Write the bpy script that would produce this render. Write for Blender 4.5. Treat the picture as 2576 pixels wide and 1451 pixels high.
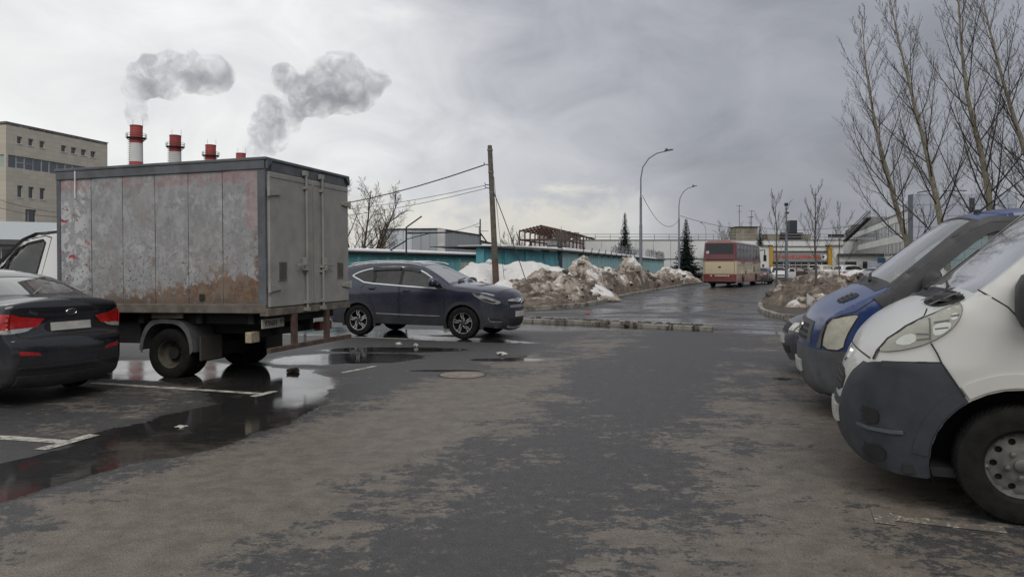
import bpy, bmesh, math, random
import numpy as np
from mathutils import Vector, Matrix, noise as mnoise
from mathutils.geometry import delaunay_2d_cdt
R = math.radians
random.seed(7)
scene = bpy.context.scene
for o in list(bpy.data.objects): bpy.data.objects.remove(o)

# ------------------------------------------------------------------ camera
EYE = 1.6; FPX = 1860.0; HOR = 670.0; CX = 1288.0        # measured in a 2576 x 1451 copy of the photograph
cam_d = bpy.data.cameras.new('camera'); cam = bpy.data.objects.new('camera', cam_d)
scene.collection.objects.link(cam)
cam.location = (0, 0, EYE); cam.rotation_euler = (R(90), 0, 0)
cam_d.sensor_width = 36; cam_d.lens = 36 * FPX / 2576; cam_d.shift_y = (HOR - 725.5) / 2576
cam_d.clip_start = .05; cam_d.clip_end = 3000
scene.camera = cam
def gp(x, y, z=0.0):                                      # point on the ground (height z) seen at a pixel
    d = (EYE - z) * FPX / (y - HOR); return ((x - CX) / FPX * d, d)
def at(x, y, d):                                          # point at depth d seen at a pixel
    return Vector(((x - CX) / FPX * d, d, EYE + (HOR - y) / FPX * d))

# ------------------------------------------------------------------ node helper
class NT:
    def __init__(s, nt): s.nt = nt
    def put(s, sock, v):
        if v is None: return
        if isinstance(v, bpy.types.NodeSocket): s.nt.links.new(v, sock)
        elif isinstance(v, (tuple, list)):
            v = tuple(v)
            if sock.type == 'RGBA' and len(v) == 3: v = v + (1,)
            sock.default_value = v
        elif sock.type == 'RGBA': sock.default_value = (v, v, v, 1)
        elif sock.type == 'VECTOR': sock.default_value = (v, v, v)
        else: sock.default_value = v
    def node(s, t, props=None, **k):
        n = s.nt.nodes.new(t)
        for a, b in (props or {}).items(): setattr(n, a, b)
        for a, b in k.items():
            s.put(n.inputs[a.replace('_', ' ')] if not a.startswith('i') or not a[1:].isdigit() else n.inputs[int(a[1:])], b)
        return n
    def m(s, op, a, b=None, c=None, clamp=False):
        n = s.node('ShaderNodeMath', {'operation': op, 'use_clamp': clamp})
        s.put(n.inputs[0], a); s.put(n.inputs[1], b); s.put(n.inputs[2], c); return n.outputs[0]
    def add(s, a, b): return s.m('ADD', a, b)
    def sub(s, a, b): return s.m('SUBTRACT', a, b)
    def mul(s, a, b): return s.m('MULTIPLY', a, b)
    def mx(s, a, b): return s.m('MAXIMUM', a, b)
    def mn(s, a, b): return s.m('MINIMUM', a, b)
    def sstep(s, x, lo, hi, a=0.0, b=1.0):
        n = s.node('ShaderNodeMapRange', {'interpolation_type': 'SMOOTHSTEP'})
        for i, v in enumerate((x, lo, hi, a, b)): s.put(n.inputs[i], v)
        return n.outputs[0]
    def lin(s, x, lo, hi, a=0.0, b=1.0):
        n = s.node('ShaderNodeMapRange')
        for i, v in enumerate((x, lo, hi, a, b)): s.put(n.inputs[i], v)
        return n.outputs[0]
    def mix(s, f, a, b, mode='MIX'):
        n = s.node('ShaderNodeMix', {'data_type': 'RGBA', 'blend_type': mode})
        s.put(n.inputs[0], f); s.put(n.inputs[6], a); s.put(n.inputs[7], b); return n.outputs[2]
    def noise(s, vec, scale, detail=4, rough=.5, dist=0.0):
        n = s.node('ShaderNodeTexNoise', Vector=vec, Scale=scale, Detail=detail, Roughness=rough, Distortion=dist)
        return n.outputs[0]
    def ramp(s, f, pts, interp='LINEAR'):
        n = s.node('ShaderNodeValToRGB'); cr = n.color_ramp; cr.interpolation = interp
        while len(cr.elements) < len(pts): cr.elements.new(.5)
        for e, (p, c) in zip(cr.elements, pts):
            e.position = p; c = (c, c, c) if isinstance(c, (int, float)) else c; e.color = tuple(c) + (1,)
        s.put(n.inputs[0], f); return n.outputs[0]
    def obj(s): return s.node('ShaderNodeTexCoord').outputs['Object']
    def sep(s, v): n = s.node('ShaderNodeSeparateXYZ', Vector=v); return n.outputs
    def comb(s, x, y, z): return s.node('ShaderNodeCombineXYZ', X=x, Y=y, Z=z).outputs[0]
    def vmul(s, v, k): n = s.node('ShaderNodeVectorMath', {'operation': 'MULTIPLY'}); s.put(n.inputs[0], v); s.put(n.inputs[1], k); return n.outputs[0]
    def bump(s, h, strength=.3, dist=.01): return s.node('ShaderNodeBump', Height=h, Strength=strength, Distance=dist).outputs[0]
    def rnd(s): return s.node('ShaderNodeObjectInfo').outputs['Random']

def new_mat(name):
    m = bpy.data.materials.new(name); m.use_nodes = True
    return m, NT(m.node_tree), m.node_tree.nodes['Principled BSDF']
def setb(n, b, **k):
    for a, v in k.items(): n.put(b.inputs[a.replace('_', ' ')], v)
MATS = {}
def simple(name, col, rough=.6, metal=0.0, var=.25, scale=6.0, spec=.5, bump=0.0, coat=0.0):
    if name in MATS: return MATS[name]
    m, n, b = new_mat(name); o = n.obj()
    f = n.noise(o, scale, 5, .6)
    dark = tuple(c * (1 - var) for c in col); lite = tuple(min(1, c * (1 + var)) for c in col)
    setb(n, b, Base_Color=n.mix(n.lin(f, .3, .7), dark, lite), Metallic=metal, Specular_IOR_Level=spec,
         Roughness=n.lin(f, .3, .7, max(.02, rough - .08), min(1, rough + .08)), Coat_Weight=coat)
    if bump: setb(n, b, Normal=n.bump(n.noise(o, scale * 6, 4), bump, .01))
    MATS[name] = m; return m
def paint(name, col, dirt=.5, zlo=.2, zhi=1.1, rough=.22, dust=(.085, .075, .065), flake=0.0):
    """car paint with road dirt that thickens towards the sills"""
    if name in MATS: return MATS[name]
    m, n, b = new_mat(name); o = n.obj(); z = n.sep(o)[2]
    g1 = n.noise(o, 1.7, 6, .6); g2 = n.noise(o, 14, 5, .65); g3 = n.noise(n.vmul(o, (30, 30, 3)), 1.0, 3)
    h = n.lin(z, zlo, zhi, 1, 0)
    d = n.add(n.mul(h, .9), n.mul(n.sub(g1, .5), .9)); d = n.add(d, n.mul(n.sub(g2, .5), .35)); d = n.add(d, n.mul(n.sub(g3, .5), .25))
    d = n.mul(n.sstep(d, .0, 1.0), dirt); d = n.add(d, .06 * dirt)
    setb(n, b, Base_Color=n.mix(d, col, dust), Roughness=n.lin(d, 0, .8, rough, .85), Coat_Weight=n.lin(d, 0, .5, .6, 0),
         Coat_Roughness=.08, Specular_IOR_Level=.5, Metallic=flake)
    MATS[name] = m; return m
def glass(name, tint=(.75, .85, .82), dirt=.25, rough=.03, refl=1.0):
    if name in MATS: return MATS[name]
    m, n, b = new_mat(name); nt = m.node_tree; out = nt.nodes['Material Output']; nt.nodes.remove(b); o = n.obj()
    tr = n.node('ShaderNodeBsdfTransparent', Color=tint).outputs[0]
    gl = n.node('ShaderNodeBsdfGlossy', Color=(1, 1, 1), Roughness=rough).outputs[0]
    di = n.node('ShaderNodeBsdfDiffuse', Color=(.32, .31, .29)).outputs[0]
    fr = n.node('ShaderNodeFresnel', IOR=1.6).outputs[0]
    s1 = n.node('ShaderNodeMixShader'); n.put(s1.inputs[0], n.m('MULTIPLY', fr, refl, clamp=True)); n.put(s1.inputs[1], tr); n.put(s1.inputs[2], gl)
    dd = n.mul(n.sstep(n.noise(o, 3, 6, .65), .25, .8), dirt)
    s2 = n.node('ShaderNodeMixShader'); n.put(s2.inputs[0], dd); n.put(s2.inputs[1], s1.outputs[0]); n.put(s2.inputs[2], di)
    nt.links.new(s2.outputs[0], out.inputs[0]); MATS[name] = m; return m

# ------------------------------------------------------------------ sky and light
SUN_AZ = R(165); SUN_EL = R(48)                           # soft sun lamp, put behind the camera to brighten the faces turned to it
world = bpy.data.worlds.new('World'); scene.world = world; world.use_nodes = True
wn = NT(world.node_tree); bg = world.node_tree.nodes['Background']
sky = wn.node('ShaderNodeTexSky', {'sky_type': 'NISHITA', 'sun_disc': False, 'sun_elevation': SUN_EL, 'sun_rotation': SUN_AZ,
                                   'air_density': 1.4, 'dust_density': 3.0}).outputs[0]
dirv = wn.node('ShaderNodeTexCoord').outputs['Generated']
dx, dy, dz = wn.sep(dirv)
zz = wn.add(wn.mx(dz, 0.0), .16)
pl = wn.comb(wn.m('DIVIDE', dx, zz), wn.m('DIVIDE', dy, zz), 0.0)
n_big = wn.noise(wn.node('ShaderNodeVectorMath', {'operation': 'ADD'}, i0=wn.vmul(dirv, (1, .8, 1.9)), i1=(3.3, 1.2, .4)).outputs[0], 2.1, 6, .48, .5)
n_mid = wn.noise(wn.node('ShaderNodeVectorMath', {'operation': 'ADD'}, i0=wn.vmul(dirv, (1, .8, 1.8)), i1=(7.3, 2.1, .9)).outputs[0], 6.5, 8, .55, .8)
horiz = wn.m('SQRT', wn.add(wn.mul(dx, dx), wn.mul(dy, dy)))
az = wn.m('DIVIDE', dx, wn.mx(horiz, .05))
base = wn.ramp(wn.lin(az, -1, 1), [(0, .84), (.23, .84), (.33, .78), (.43, .62), (.52, .45), (.62, .355), (.70, .31), (.78, .30), (1, .36)])
up = wn.lin(dz, .08, .40, 0, 1)                           # the left is brightest high up, the right is even
ctr = wn.lin(wn.add(wn.mul(n_big, .62), wn.mul(n_mid, .38)), .32, .68, -1, 1)
amp = wn.ramp(wn.lin(az, -1, 1), [(0, .15), (.25, .17), (.42, .40), (.6, .36), (1, .25)])
lum = wn.mul(base, wn.add(1.0, wn.mul(ctr, amp)))
# ragged lighter strip under the cloud base, low over the roofs
edge = wn.add(wn.lin(dz, .02, .13, 1.05, 0), wn.mul(wn.sub(wn.noise(wn.vmul(dirv, (1, 1, 1.6)), 9, 7, .6, .4), .5), 1.5))
win = wn.mul(wn.sstep(az, -.36, -.20), wn.sstep(az, .24, .06))
strip = wn.mul(wn.sstep(edge, .35, .62), win)
lum = wn.mix(strip, lum, wn.lin(n_mid, .3, .7, .56, .74))
dark = wn.lin(lum, .30, .80, 1, 0)
ccol = wn.mix(dark, (1.0, 1.0, 1.0), (.95, .985, 1.10))
ccol = wn.mix(strip, ccol, (1.02, 1.0, .93))
cloud = wn.mix(1.0, ccol, lum, 'MULTIPLY')
cloud = wn.node('ShaderNodeVectorMath', {'operation': 'SCALE'}, i0=cloud)
cloud.inputs['Scale'].default_value = 10.0
wn.put(bg.inputs['Color'], wn.mix(.95, sky, cloud.outputs[0])); bg.inputs['Strength'].default_value = .1
sun_d = bpy.data.lights.new('sun', 'SUN'); sun = bpy.data.objects.new('sun', sun_d); scene.collection.objects.link(sun)
sun_d.energy = 1.5; sun_d.angle = R(45); sun_d.color = (1, .97, .92)
sv = Vector((math.sin(SUN_AZ) * math.cos(SUN_EL), math.cos(SUN_AZ) * math.cos(SUN_EL), math.sin(SUN_EL)))
sun.rotation_euler = (-sv).to_track_quat('-Z', 'Y').to_euler()
vs = scene.view_settings; vs.view_transform = 'Standard'; vs.look = 'None'; vs.exposure = .12; vs.gamma = 1.0
scene.render.engine = 'CYCLES'; scene.cycles.use_denoising = True
scene.cycles.max_bounces = 6; scene.cycles.transparent_max_bounces = 12; scene.cycles.volume_bounces = 2
scene.cycles.sample_clamp_indirect = 4; scene.cycles.caustics_reflective = False; scene.cycles.caustics_refractive = False

# ------------------------------------------------------------------ mesh helpers
C = scene.collection
def link(name, me, mat=None, parent=None, loc=None, rot=None):
    o = bpy.data.objects.new(name, me); C.objects.link(o)
    if mat is not None and me is not None: me.materials.clear(); me.materials.append(mat)
    if parent is not None:
        o.parent = parent
        if parent.name in WORLD: o.matrix_parent_inverse = Matrix.Translation(-parent.location)
    if loc is not None: o.location = loc
    if rot is not None: o.rotation_euler = rot
    return o
def tag(o, label=None, cat=None, group=None, kind=None):
    if label: o['label'] = label
    if cat: o['category'] = cat
    if group: o['group'] = group
    if kind: o['kind'] = kind
    return o
def thing(name, label, cat, loc=(0, 0, 0), rz=0.0, group=None):
    o = bpy.data.objects.new(name, None); C.objects.link(o); o.location = loc; o.rotation_euler = (0, 0, rz)
    o.empty_display_size = .3
    return tag(o, label, cat, group)
def copy_tree(o, parent=None):
    c = o.copy(); C.objects.link(c); c.parent = parent
    for ch in list(o.children): copy_tree(ch, c)
    return c
WORLD = set()
def wthing(*a, **k):                                       # a thing whose parts are given in world coordinates
    o = thing(*a, **k); WORLD.add(o.name); return o
class MB:
    def __init__(s): s.v = []; s.f = []
    def face(s, pts):
        k = len(s.v); s.v += [tuple(p) for p in pts]; s.f.append(list(range(k, k + len(pts)))); return s
    def box(s, x0, x1, y0, y1, z0, z1):
        k = len(s.v)
        s.v += [(x, y, z) for z in (z0, z1) for y in (y0, y1) for x in (x0, x1)]
        s.f += [[k + i for i in q] for q in ((0, 2, 3, 1), (4, 5, 7, 6), (0, 1, 5, 4), (2, 6, 7, 3), (0, 4, 6, 2), (1, 3, 7, 5))]; return s
    def bar(s, a, b, w, h, upv=(0, 0, 1)):
        a = Vector(a); b = Vector(b); d = (b - a).normalized(); u = Vector(upv)
        x = d.cross(u)
        if x.length < 1e-4: x = d.cross(Vector((0, 1, 0)))
        x.normalize(); y = x.cross(d).normalized(); k = len(s.v)
        for p in (a, b):
            for sy in (-1, 1):
                for sx in (-1, 1): s.v.append(tuple(p + x * sx * w / 2 + y * sy * h / 2))
        s.f += [[k + i for i in q] for q in ((0, 1, 3, 2), (4, 6, 7, 5), (0, 4, 5, 1), (2, 3, 7, 6), (0, 2, 6, 4), (1, 5, 7, 3))]; return s
    def tube(s, pts, rad, n=6, caps=True):
        pts = [Vector(p) for p in pts]; N = len(pts)
        if not isinstance(rad, (list, tuple, np.ndarray)): rad = [rad] * N
        k = len(s.v); ref = None
        for i, p in enumerate(pts):
            d = (pts[min(i + 1, N - 1)] - pts[max(i - 1, 0)])
            if d.length < 1e-9: d = Vector((0, 0, 1))
            d.normalize()
            if ref is None: ref = Vector((0, 0, 1)) if abs(d.z) < .9 else Vector((1, 0, 0))
            x = d.cross(ref)
            if x.length < 1e-4: x = d.cross(Vector((0, 1, 0)))
            x.normalize(); y = x.cross(d)
            ref = y if y.length > .1 else ref
            for j in range(n):
                a = 2 * math.pi * j / n; s.v.append(tuple(p + (x * math.cos(a) + y * math.sin(a)) * rad[i]))
        for i in range(N - 1):
            for j in range(n): s.f.append([k + i * n + j, k + i * n + (j + 1) % n, k + (i + 1) * n + (j + 1) % n, k + (i + 1) * n + j])
        if caps: s.f.append([k + j for j in range(n)][::-1]); s.f.append([k + (N - 1) * n + j for j in range(n)])
        return s
    def lathe(s, prof, n=24, M=None, closed=False, cap0=True):
        """prof [(r, h)] turned about local z; M places it"""
        k = len(s.v); m = len(prof)
        for r, h in prof:
            for j in range(n):
                a = 2 * math.pi * j / n; p = Vector((r * math.cos(a), r * math.sin(a), h)); s.v.append(tuple(M @ p if M else p))
        for i in range(m if closed else m - 1):
            i2 = (i + 1) % m
            for j in range(n): s.f.append([k + i * n + j, k + i * n + (j + 1) % n, k + i2 * n + (j + 1) % n, k + i2 * n + j])
        if not closed:
            for i in (0, m - 1):
                if prof[i][0] > 1e-5 and (i or cap0): s.f.append([k + i * n + j for j in range(n)] if i else [k + i * n + j for j in range(n)][::-1])
        return s
    def prism(s, poly, fn0, fn1):
        """closed prism between two images of a polygon"""
        k = len(s.v); n = len(poly); s.v += [tuple(fn0(p)) for p in poly] + [tuple(fn1(p)) for p in poly]
        s.f.append([k + i for i in range(n)][::-1]); s.f.append([k + n + i for i in range(n)])
        for i in range(n): s.f.append([k + i, k + (i + 1) % n, k + n + (i + 1) % n, k + n + i])
        return s
    def add(s, v, f):
        k = len(s.v); s.v += [tuple(p) for p in v]; s.f += [[k + i for i in q] for q in f]; return s
    def mesh(s, name, smooth=None, fix=True):
        me = bpy.data.meshes.new(name); me.from_pydata(s.v, [], s.f)
        if fix:
            bm = bmesh.new(); bm.from_mesh(me); bmesh.ops.recalc_face_normals(bm, faces=bm.faces); bm.to_mesh(me); bm.free()
        if smooth:
            me.polygons.foreach_set('use_smooth', [True] * len(me.polygons)); me.set_sharp_from_angle(angle=R(smooth))
        me.update(); return me
    def build(s, name, mat, parent=None, smooth=None, bevel=0.0, fix=True, loc=None, rot=None):
        o = link(name, s.mesh(name, smooth, fix), mat, parent, loc, rot)
        if bevel:
            b = o.modifiers.new('bevel', 'BEVEL'); b.width = bevel; b.segments = 2; b.limit_method = 'ANGLE'; b.angle_limit = R(40)
        return o
def chaikin(p, n=2, closed=False):
    p = [tuple(q) for q in p]
    for _ in range(n):
        q = [] if closed else [p[0]]
        m = len(p)
        for i in range(m if closed else m - 1):
            a = p[i]; b = p[(i + 1) % m]
            q.append(tuple(.75 * x + .25 * y for x, y in zip(a, b))); q.append(tuple(.25 * x + .75 * y for x, y in zip(a, b)))
        if not closed: q.append(p[-1])
        p = q
    return p
def densify(p, step, closed=True):
    out = []; n = len(p)
    for i in range(n if closed else n - 1):
        a = np.array(p[i], float); b = np.array(p[(i + 1) % n], float); k = max(1, int(math.ceil(np.linalg.norm(b - a) / step)))
        for j in range(k): out.append(tuple(a + (b - a) * j / k))
    if not closed: out.append(tuple(p[-1]))
    return out
def inside(P, poly):
    P = np.asarray(P, float); x, y = P[:, 0], P[:, 1]; r = np.zeros(len(P), bool); n = len(poly)
    for i in range(n):
        x0, y0 = poly[i]; x1, y1 = poly[(i + 1) % n]
        if y0 == y1: continue
        c = ((y0 > y) != (y1 > y)) & (x < (x1 - x0) * (y - y0) / (y1 - y0) + x0); r ^= c
    return r
def tri_panel(outer, holes=(), step=.05, sx=1.0, sy=1.0):
    """triangulate a 2-D outline with holes and inner grid points (units scaled by sx, sy for the grid)"""
    loops = [densify([(a * sx, b * sy) for a, b in q], step) for q in [outer] + list(holes)]
    V = []; E = []
    for q in loops:
        k = len(V); V += q; E += [(k + i, k + (i + 1) % len(q)) for i in range(len(q))]
    o = np.array(loops[0]); lo = o.min(0); hi = o.max(0)
    g = np.array([(x + (step * .5 if j % 2 else 0), y) for j, y in enumerate(np.arange(lo[1] + step * .6, hi[1], step * .87)) for x in np.arange(lo[0] + step * .5, hi[0], step)])
    if len(g):
        ok = inside(g, loops[0])
        for h in loops[1:]: ok &= ~inside(g, h)
        allb = np.array(V)
        g = g[ok]
        if len(g):
            keep = np.array([np.min(np.sum((allb - p) ** 2, 1)) > (step * .35) ** 2 for p in g], bool); g = g[keep]
            V += [tuple(p) for p in g]
    vo, eo, fo, *_ = delaunay_2d_cdt([Vector(p) for p in V], E, [], 0, 1e-6)
    vo = np.array([(p[0], p[1]) for p in vo]); fo = [list(f) for f in fo]
    cen = np.array([vo[f].mean(0) for f in fo])
    ok = inside(cen, loops[0])
    for h in loops[1:]: ok &= ~inside(cen, h)
    fo = [f for f, k in zip(fo, ok) if k]
    used = sorted({i for f in fo for i in f}); mp = {a: i for i, a in enumerate(used)}
    return vo[used] / np.array([sx, sy]), [[mp[i] for i in f] for f in fo]
def interp(x, tab): return np.interp(x, [a for a, _ in tab], [b for _, b in tab])
_text_cache = {}
def text_mb(body, size, depth=.004, squeeze=1.0):
    """letters as a flat mesh in local x (right), y (up), centred"""
    cu = bpy.data.curves.new('t', 'FONT'); cu.body = body; cu.size = size; cu.extrude = depth; cu.resolution_u = 3
    cu.align_x = 'CENTER'; cu.align_y = 'CENTER'
    o = bpy.data.objects.new('t', cu); C.objects.link(o); bpy.context.view_layer.update()
    me = bpy.data.meshes.new_from_object(o.evaluated_get(bpy.context.evaluated_depsgraph_get()))
    v = [(p.co.x * squeeze, p.co.y, p.co.z) for p in me.vertices]; f = [list(p.vertices) for p in me.polygons]
    bpy.data.objects.remove(o); bpy.data.curves.remove(cu); bpy.data.meshes.remove(me)
    return v, f
# ------------------------------------------------------------------ ground
E_ = Vector((.33, .944)); P_ = Vector((.944, -.33))       # along the row of bays / across it
def ground_mat():
    m, n, b = new_mat('asphalt'); o = n.obj(); x, y, z = n.sep(o)
    c = n.sub(n.mul(x, .944), n.mul(y, .33)); a = n.add(n.mul(x, .33), n.mul(y, .944))
    n1 = n.noise(o, .38, 6, .6); n2 = n.noise(o, 1.3, 9, .68, .3); n3 = n.noise(o, 9, 6, .7); n4 = n.noise(o, 75, 3, .6)
    vo = n.node('ShaderNodeTexVoronoi', Vector=o, Scale=95.0).outputs[0]
    # sand left by the ploughs, kept off the wheel lanes
    lane = n.ramp(n.lin(c, -8, 4), [(0, .40), (.24, .36), (.29, .52), (.33, .86), (.41, .84), (.455, .60), (.51, .36), (.57, .38), (.61, .60), (.67, .72), (.74, .68), (.80, .56), (1, .50)])
    fade = n.ramp(n.lin(a, 0, 40), [(0, 1), (.19, 1), (.225, .88), (.27, .72), (.35, .62), (1, .62)])
    s = n.add(n.mul(lane, fade), n.mul(n.sub(n2, .5), 1.25)); s = n.add(s, n.mul(n.sub(n1, .5), .9)); s = n.add(s, n.mul(n.sub(n3, .5), .75)); s = n.add(s, n.mul(n.sub(n.noise(n.vmul(o, (.7, 1.5, 1)), 3.6, 7, .7, .4), .5), .9))
    s = n.add(s, n.mul(n.sub(n.noise(o, 24, 5, .7), .5), .75)); sand = n.sstep(s, .48, .62)
    # meltwater
    def ell(cx, cy, rx, ry, ang=0.0):
        ca, sa = math.cos(R(ang)), math.sin(R(ang)); ux = n.sub(x, cx); uy = n.sub(y, cy)
        p = n.m('DIVIDE', n.add(n.mul(ux, ca), n.mul(uy, sa)), rx); q = n.m('DIVIDE', n.sub(n.mul(uy, ca), n.mul(ux, sa)), ry)
        return n.sub(1.0, n.m('SQRT', n.add(n.mul(p, p), n.mul(q, q))))
    ws = None
    for e in WATER:
        k = ell(*e); ws = k if ws is None else n.mx(ws, k)
    road = n.mul(n.mul(n.sstep(y, 17.4, 19.5), n.sstep(y, 75, 45)), n.sstep(c, -9.0, -4.0))
    wn_ = n.add(n.mul(n.sub(n1, .5), .7), n.mul(n.sub(n2, .5), .55)); wn_ = n.add(wn_, n.mul(n.sub(n3, .5), .12))
    w0 = n.add(n.sub(ws, .05), n.mul(wn_, 1.15))
    nr = n.noise(n.vmul(o, (.8, 1.0, 1)), .42, 7, .62, .6)
    w1 = n.mul(road, n.add(n.sub(nr, .415), n.mul(n.sub(n2, .5), .35)))
    damp = n.mx(n.sstep(w0, -.20, -.02), n.sstep(w1, -.12, .06))
    water = n.mx(n.sstep(w0, .02, .09), n.mul(n.sstep(w1, .03, .12), .85))
    dry = n.mix(n.sstep(n3, .3, .7), (.050, .049, .051), (.142, .137, .134)); dry = n.mix(n.mul(n1, .5), dry, (.080, .074, .068))
    dry = n.mix(n.sstep(vo, .05, .55, .0, .6), dry, (.038, .038, .040)); dry = n.mix(n.sstep(n4, .60, .70, 0, .8), dry, (.22, .215, .205))
    sc = n.mix(n.sstep(n.noise(o, 5, 7, .75), .3, .7), (.168, .140, .110), (.330, .283, .230)); sc = n.mix(n.sstep(n4, .35, .7, 0, .6), sc, (.085, .074, .063))
    col = n.mix(n.mul(sand, .88), dry, sc)
    col = n.mix(n.mul(damp, .80), col, n.mix(.35, (.018, .0175, .018), col))
    col = n.mix(n.mul(water, .6), col, (.010, .009, .008))
    ro = n.lin(n3, .3, .7, .72, .92); ro = n.mix(damp, ro, .42); ro = n.mix(water, ro, n.lin(n2, .35, .65, .03, .16))
    hgt = n.add(n.mul(n4, .6), n.mul(vo, .5)); hgt = n.mix(water, hgt, n.mul(n.noise(o, 16, 2), .06))
    setb(n, b, Base_Color=col, Roughness=ro, Specular_IOR_Level=n.lin(damp, 0, 1, .35, .5), IOR=1.4, Normal=n.bump(hgt, .75, .008))
    return m
WATER = [(-3.95, 5.3, 2.3, .62, 66), (-3.05, 7.6, 2.0, .85, 72), (-3.2, 10.0, 2.0, .9, 105), (-5.0, 11.3, 2.8, 1.1, 160), (-2.9, 12.8, 1.6, .9, 10), (-2.2, 14.2, 1.6, .5, 0),
         (-7.2, 11.0, 1.6, .7, 165), (-2.0, 16.6, 3.0, .5, -25), (-1.0, 11.35, .7, .12, 0), (-.1, 12.7, .7, .25, 0), (-4.5, 18.5, 3.5, 1.2, -15), (2.5, 20.0, 6, .8, -30)]
g = MB(); g.face([(-700, -60, 0), (700, -60, 0), (700, 1300, 0), (-700, 1300, 0)])
tag(g.build('ground', ground_mat()), kind='structure')
soil = simple('wet_soil', (.055, .045, .036), .9, var=.5, scale=2.5, bump=.6)
def kerb_mat():
    m, n, b = new_mat('kerb_concrete'); o = n.obj(); f = n.noise(o, 2.2, 7, .65); g_ = n.noise(o, 18, 5, .6)
    setb(n, b, Base_Color=n.mix(n.sstep(f, .44, .62), n.mix(g_, (.20, .183, .155), (.29, .272, .238)), (.085, .073, .06)), Roughness=.85, Normal=n.bump(g_, .4, .01))
    return m
KERB = kerb_mat()
def kerb_run(name, pts, h, parent_kind='structure', w=.16, seg=1.0):
    """a run of kerb stones: every stone its own object under the run"""
    root = bpy.data.objects.new(name, None); C.objects.link(root); root['kind'] = 'structure'
    q = densify(pts, .12, False); acc = [0]
    for i in range(1, len(q)): acc.append(acc[-1] + math.dist(q[i], q[i - 1]))
    tot = acc[-1]; k = max(1, int(tot / seg)); L = tot / k
    def pos(s): return np.array([np.interp(s, acc, [p[0] for p in q]), np.interp(s, acc, [p[1] for p in q])])
    rg = random.Random(len(q))
    for i in range(k):
        a = pos(i * L + .012); b_ = pos((i + 1) * L - .012); d = (b_ - a); d = d / np.linalg.norm(d); nn = np.array([-d[1], d[0]]) * w / 2
        z = h + rg.uniform(-.012, .012); j = nn * rg.uniform(-.12, .12)
        mb = MB(); mb.prism([tuple(a + nn + j), tuple(a - nn + j), tuple(b_ - nn + j), tuple(b_ + nn + j)], lambda p: (p[0], p[1], -.02), lambda p: (p[0], p[1], z))
        mb.build('kerb_stone', KERB, root, bevel=.018)
    return root
KL = [gp(*p) for p in ((1040, 783), (1200, 784), (1320, 782), (1400, 778), (1480, 770), (1530, 758), (1570, 746), (1640, 733), (1720, 719), (1775, 712))]
KL = [(-22, 29.5)] + KL + [(24, 88)]
KLs = chaikin(KL, 2)
mb = MB(); 
mb.face([(p[0], p[1], .10) for p in KLs] + [(30, 150, .10), (-90, 150, .10), (-90, 29.5, .10)])
tag(mb.build('verge_left', soil), kind='structure')
kerb_run('kerb_left', KLs, .15)
KR = [(17.5, 20.9)] + [gp(*p) for p in ((2080, 812), (2010, 806), (1960, 801), (1926, 791), (1909, 778), (1916, 765), (1937, 745), (1965, 716))] + [(28, 78)]
KRs = chaikin(KR, 2)
mb = MB(); mb.face([(p[0], p[1], .10) for p in KRs] + [(60, 78, .10), (60, 18, .10)])
tag(mb.build('verge_right', soil), kind='structure')
kerb_run('kerb_right', KRs, .15)
NK = [(-7.5, 26.0), (-3, 23.6), (.37, 21.4), (3.0, 19.8), (5.0, 18.4)]
kerb_run('kerb_near', NK, .10)
def paint_mark():
    m, n, b = new_mat('road_paint'); o = n.obj(); f = n.noise(o, 7, 8, .75); g_ = n.noise(o, 45, 4, .7)
    k = n.sstep(n.add(n.mul(f, .7), n.mul(g_, .3)), .40, .56)
    setb(n, b, Base_Color=n.mix(k, (.10, .095, .085), (.44, .42, .37)), Roughness=.7); return m
def paint_worn():
    m, n, b = new_mat('road_paint_worn'); o = n.obj(); f = n.noise(o, 9, 8, .75); g_ = n.noise(o, 60, 4, .7)
    k = n.sstep(n.add(n.mul(f, .6), n.mul(g_, .4)), .52, .60)
    setb(n, b, Base_Color=n.mix(k, (.105, .09, .073), (.40, .37, .32)), Roughness=.8); return m
PM, PW = paint_mark(), paint_worn()
def line(a, b, w, mat=PM, z=.004, tee=None):
    a = Vector(a); b = Vector(b); d = (b - a).normalized(); nn = Vector((-d.y, d.x)) * w / 2
    pts = densify([tuple(a), tuple(b)], .25, False); mb = MB(); rg = random.Random(int(a.x * 91 + b.y * 37))
    L = [(p[0] + nn.x * (1 + rg.uniform(-.1, .1)), p[1] + nn.y * (1 + rg.uniform(-.1, .1)), z) for p in pts]
    Rr = [(p[0] - nn.x * (1 + rg.uniform(-.1, .1)), p[1] - nn.y * (1 + rg.uniform(-.1, .1)), z) for p in pts]
    for i in range(len(pts) - 1): mb.face([L[i], Rr[i], Rr[i + 1], L[i + 1]])
    if tee:
        t = Vector((-d.y, d.x)) * tee / 2; q = d * w / 2
        mb.face([tuple(b + t + q) + (z + .002,), tuple(b - t + q) + (z + .002,), tuple(b - t - q) + (z + .002,), tuple(b + t - q) + (z + .002,)])
    return tag(mb.build('parking_line', mat), kind='structure')
line(gp(232, 963), gp(664, 991), .11, tee=.42)
line((-8.2, 7.75), gp(172, 1112), .13, tee=.6)
line(gp(860, 938), gp(944, 921), .10)
line((-2.3, 16.3), (-8, 18.4), .1)
line(gp(2530, 1334), gp(2222, 1300), .12, PW, tee=.30)
for a, b_ in (((1325, 796), (1430, 800)), ((1560, 808), (1990, 822)), ((1330, 786), (1560, 781)), ((1700, 745), (1830, 742)), ((1640, 756), (1790, 754))):
    line(gp(*a), gp(*b_), .14)
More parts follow.
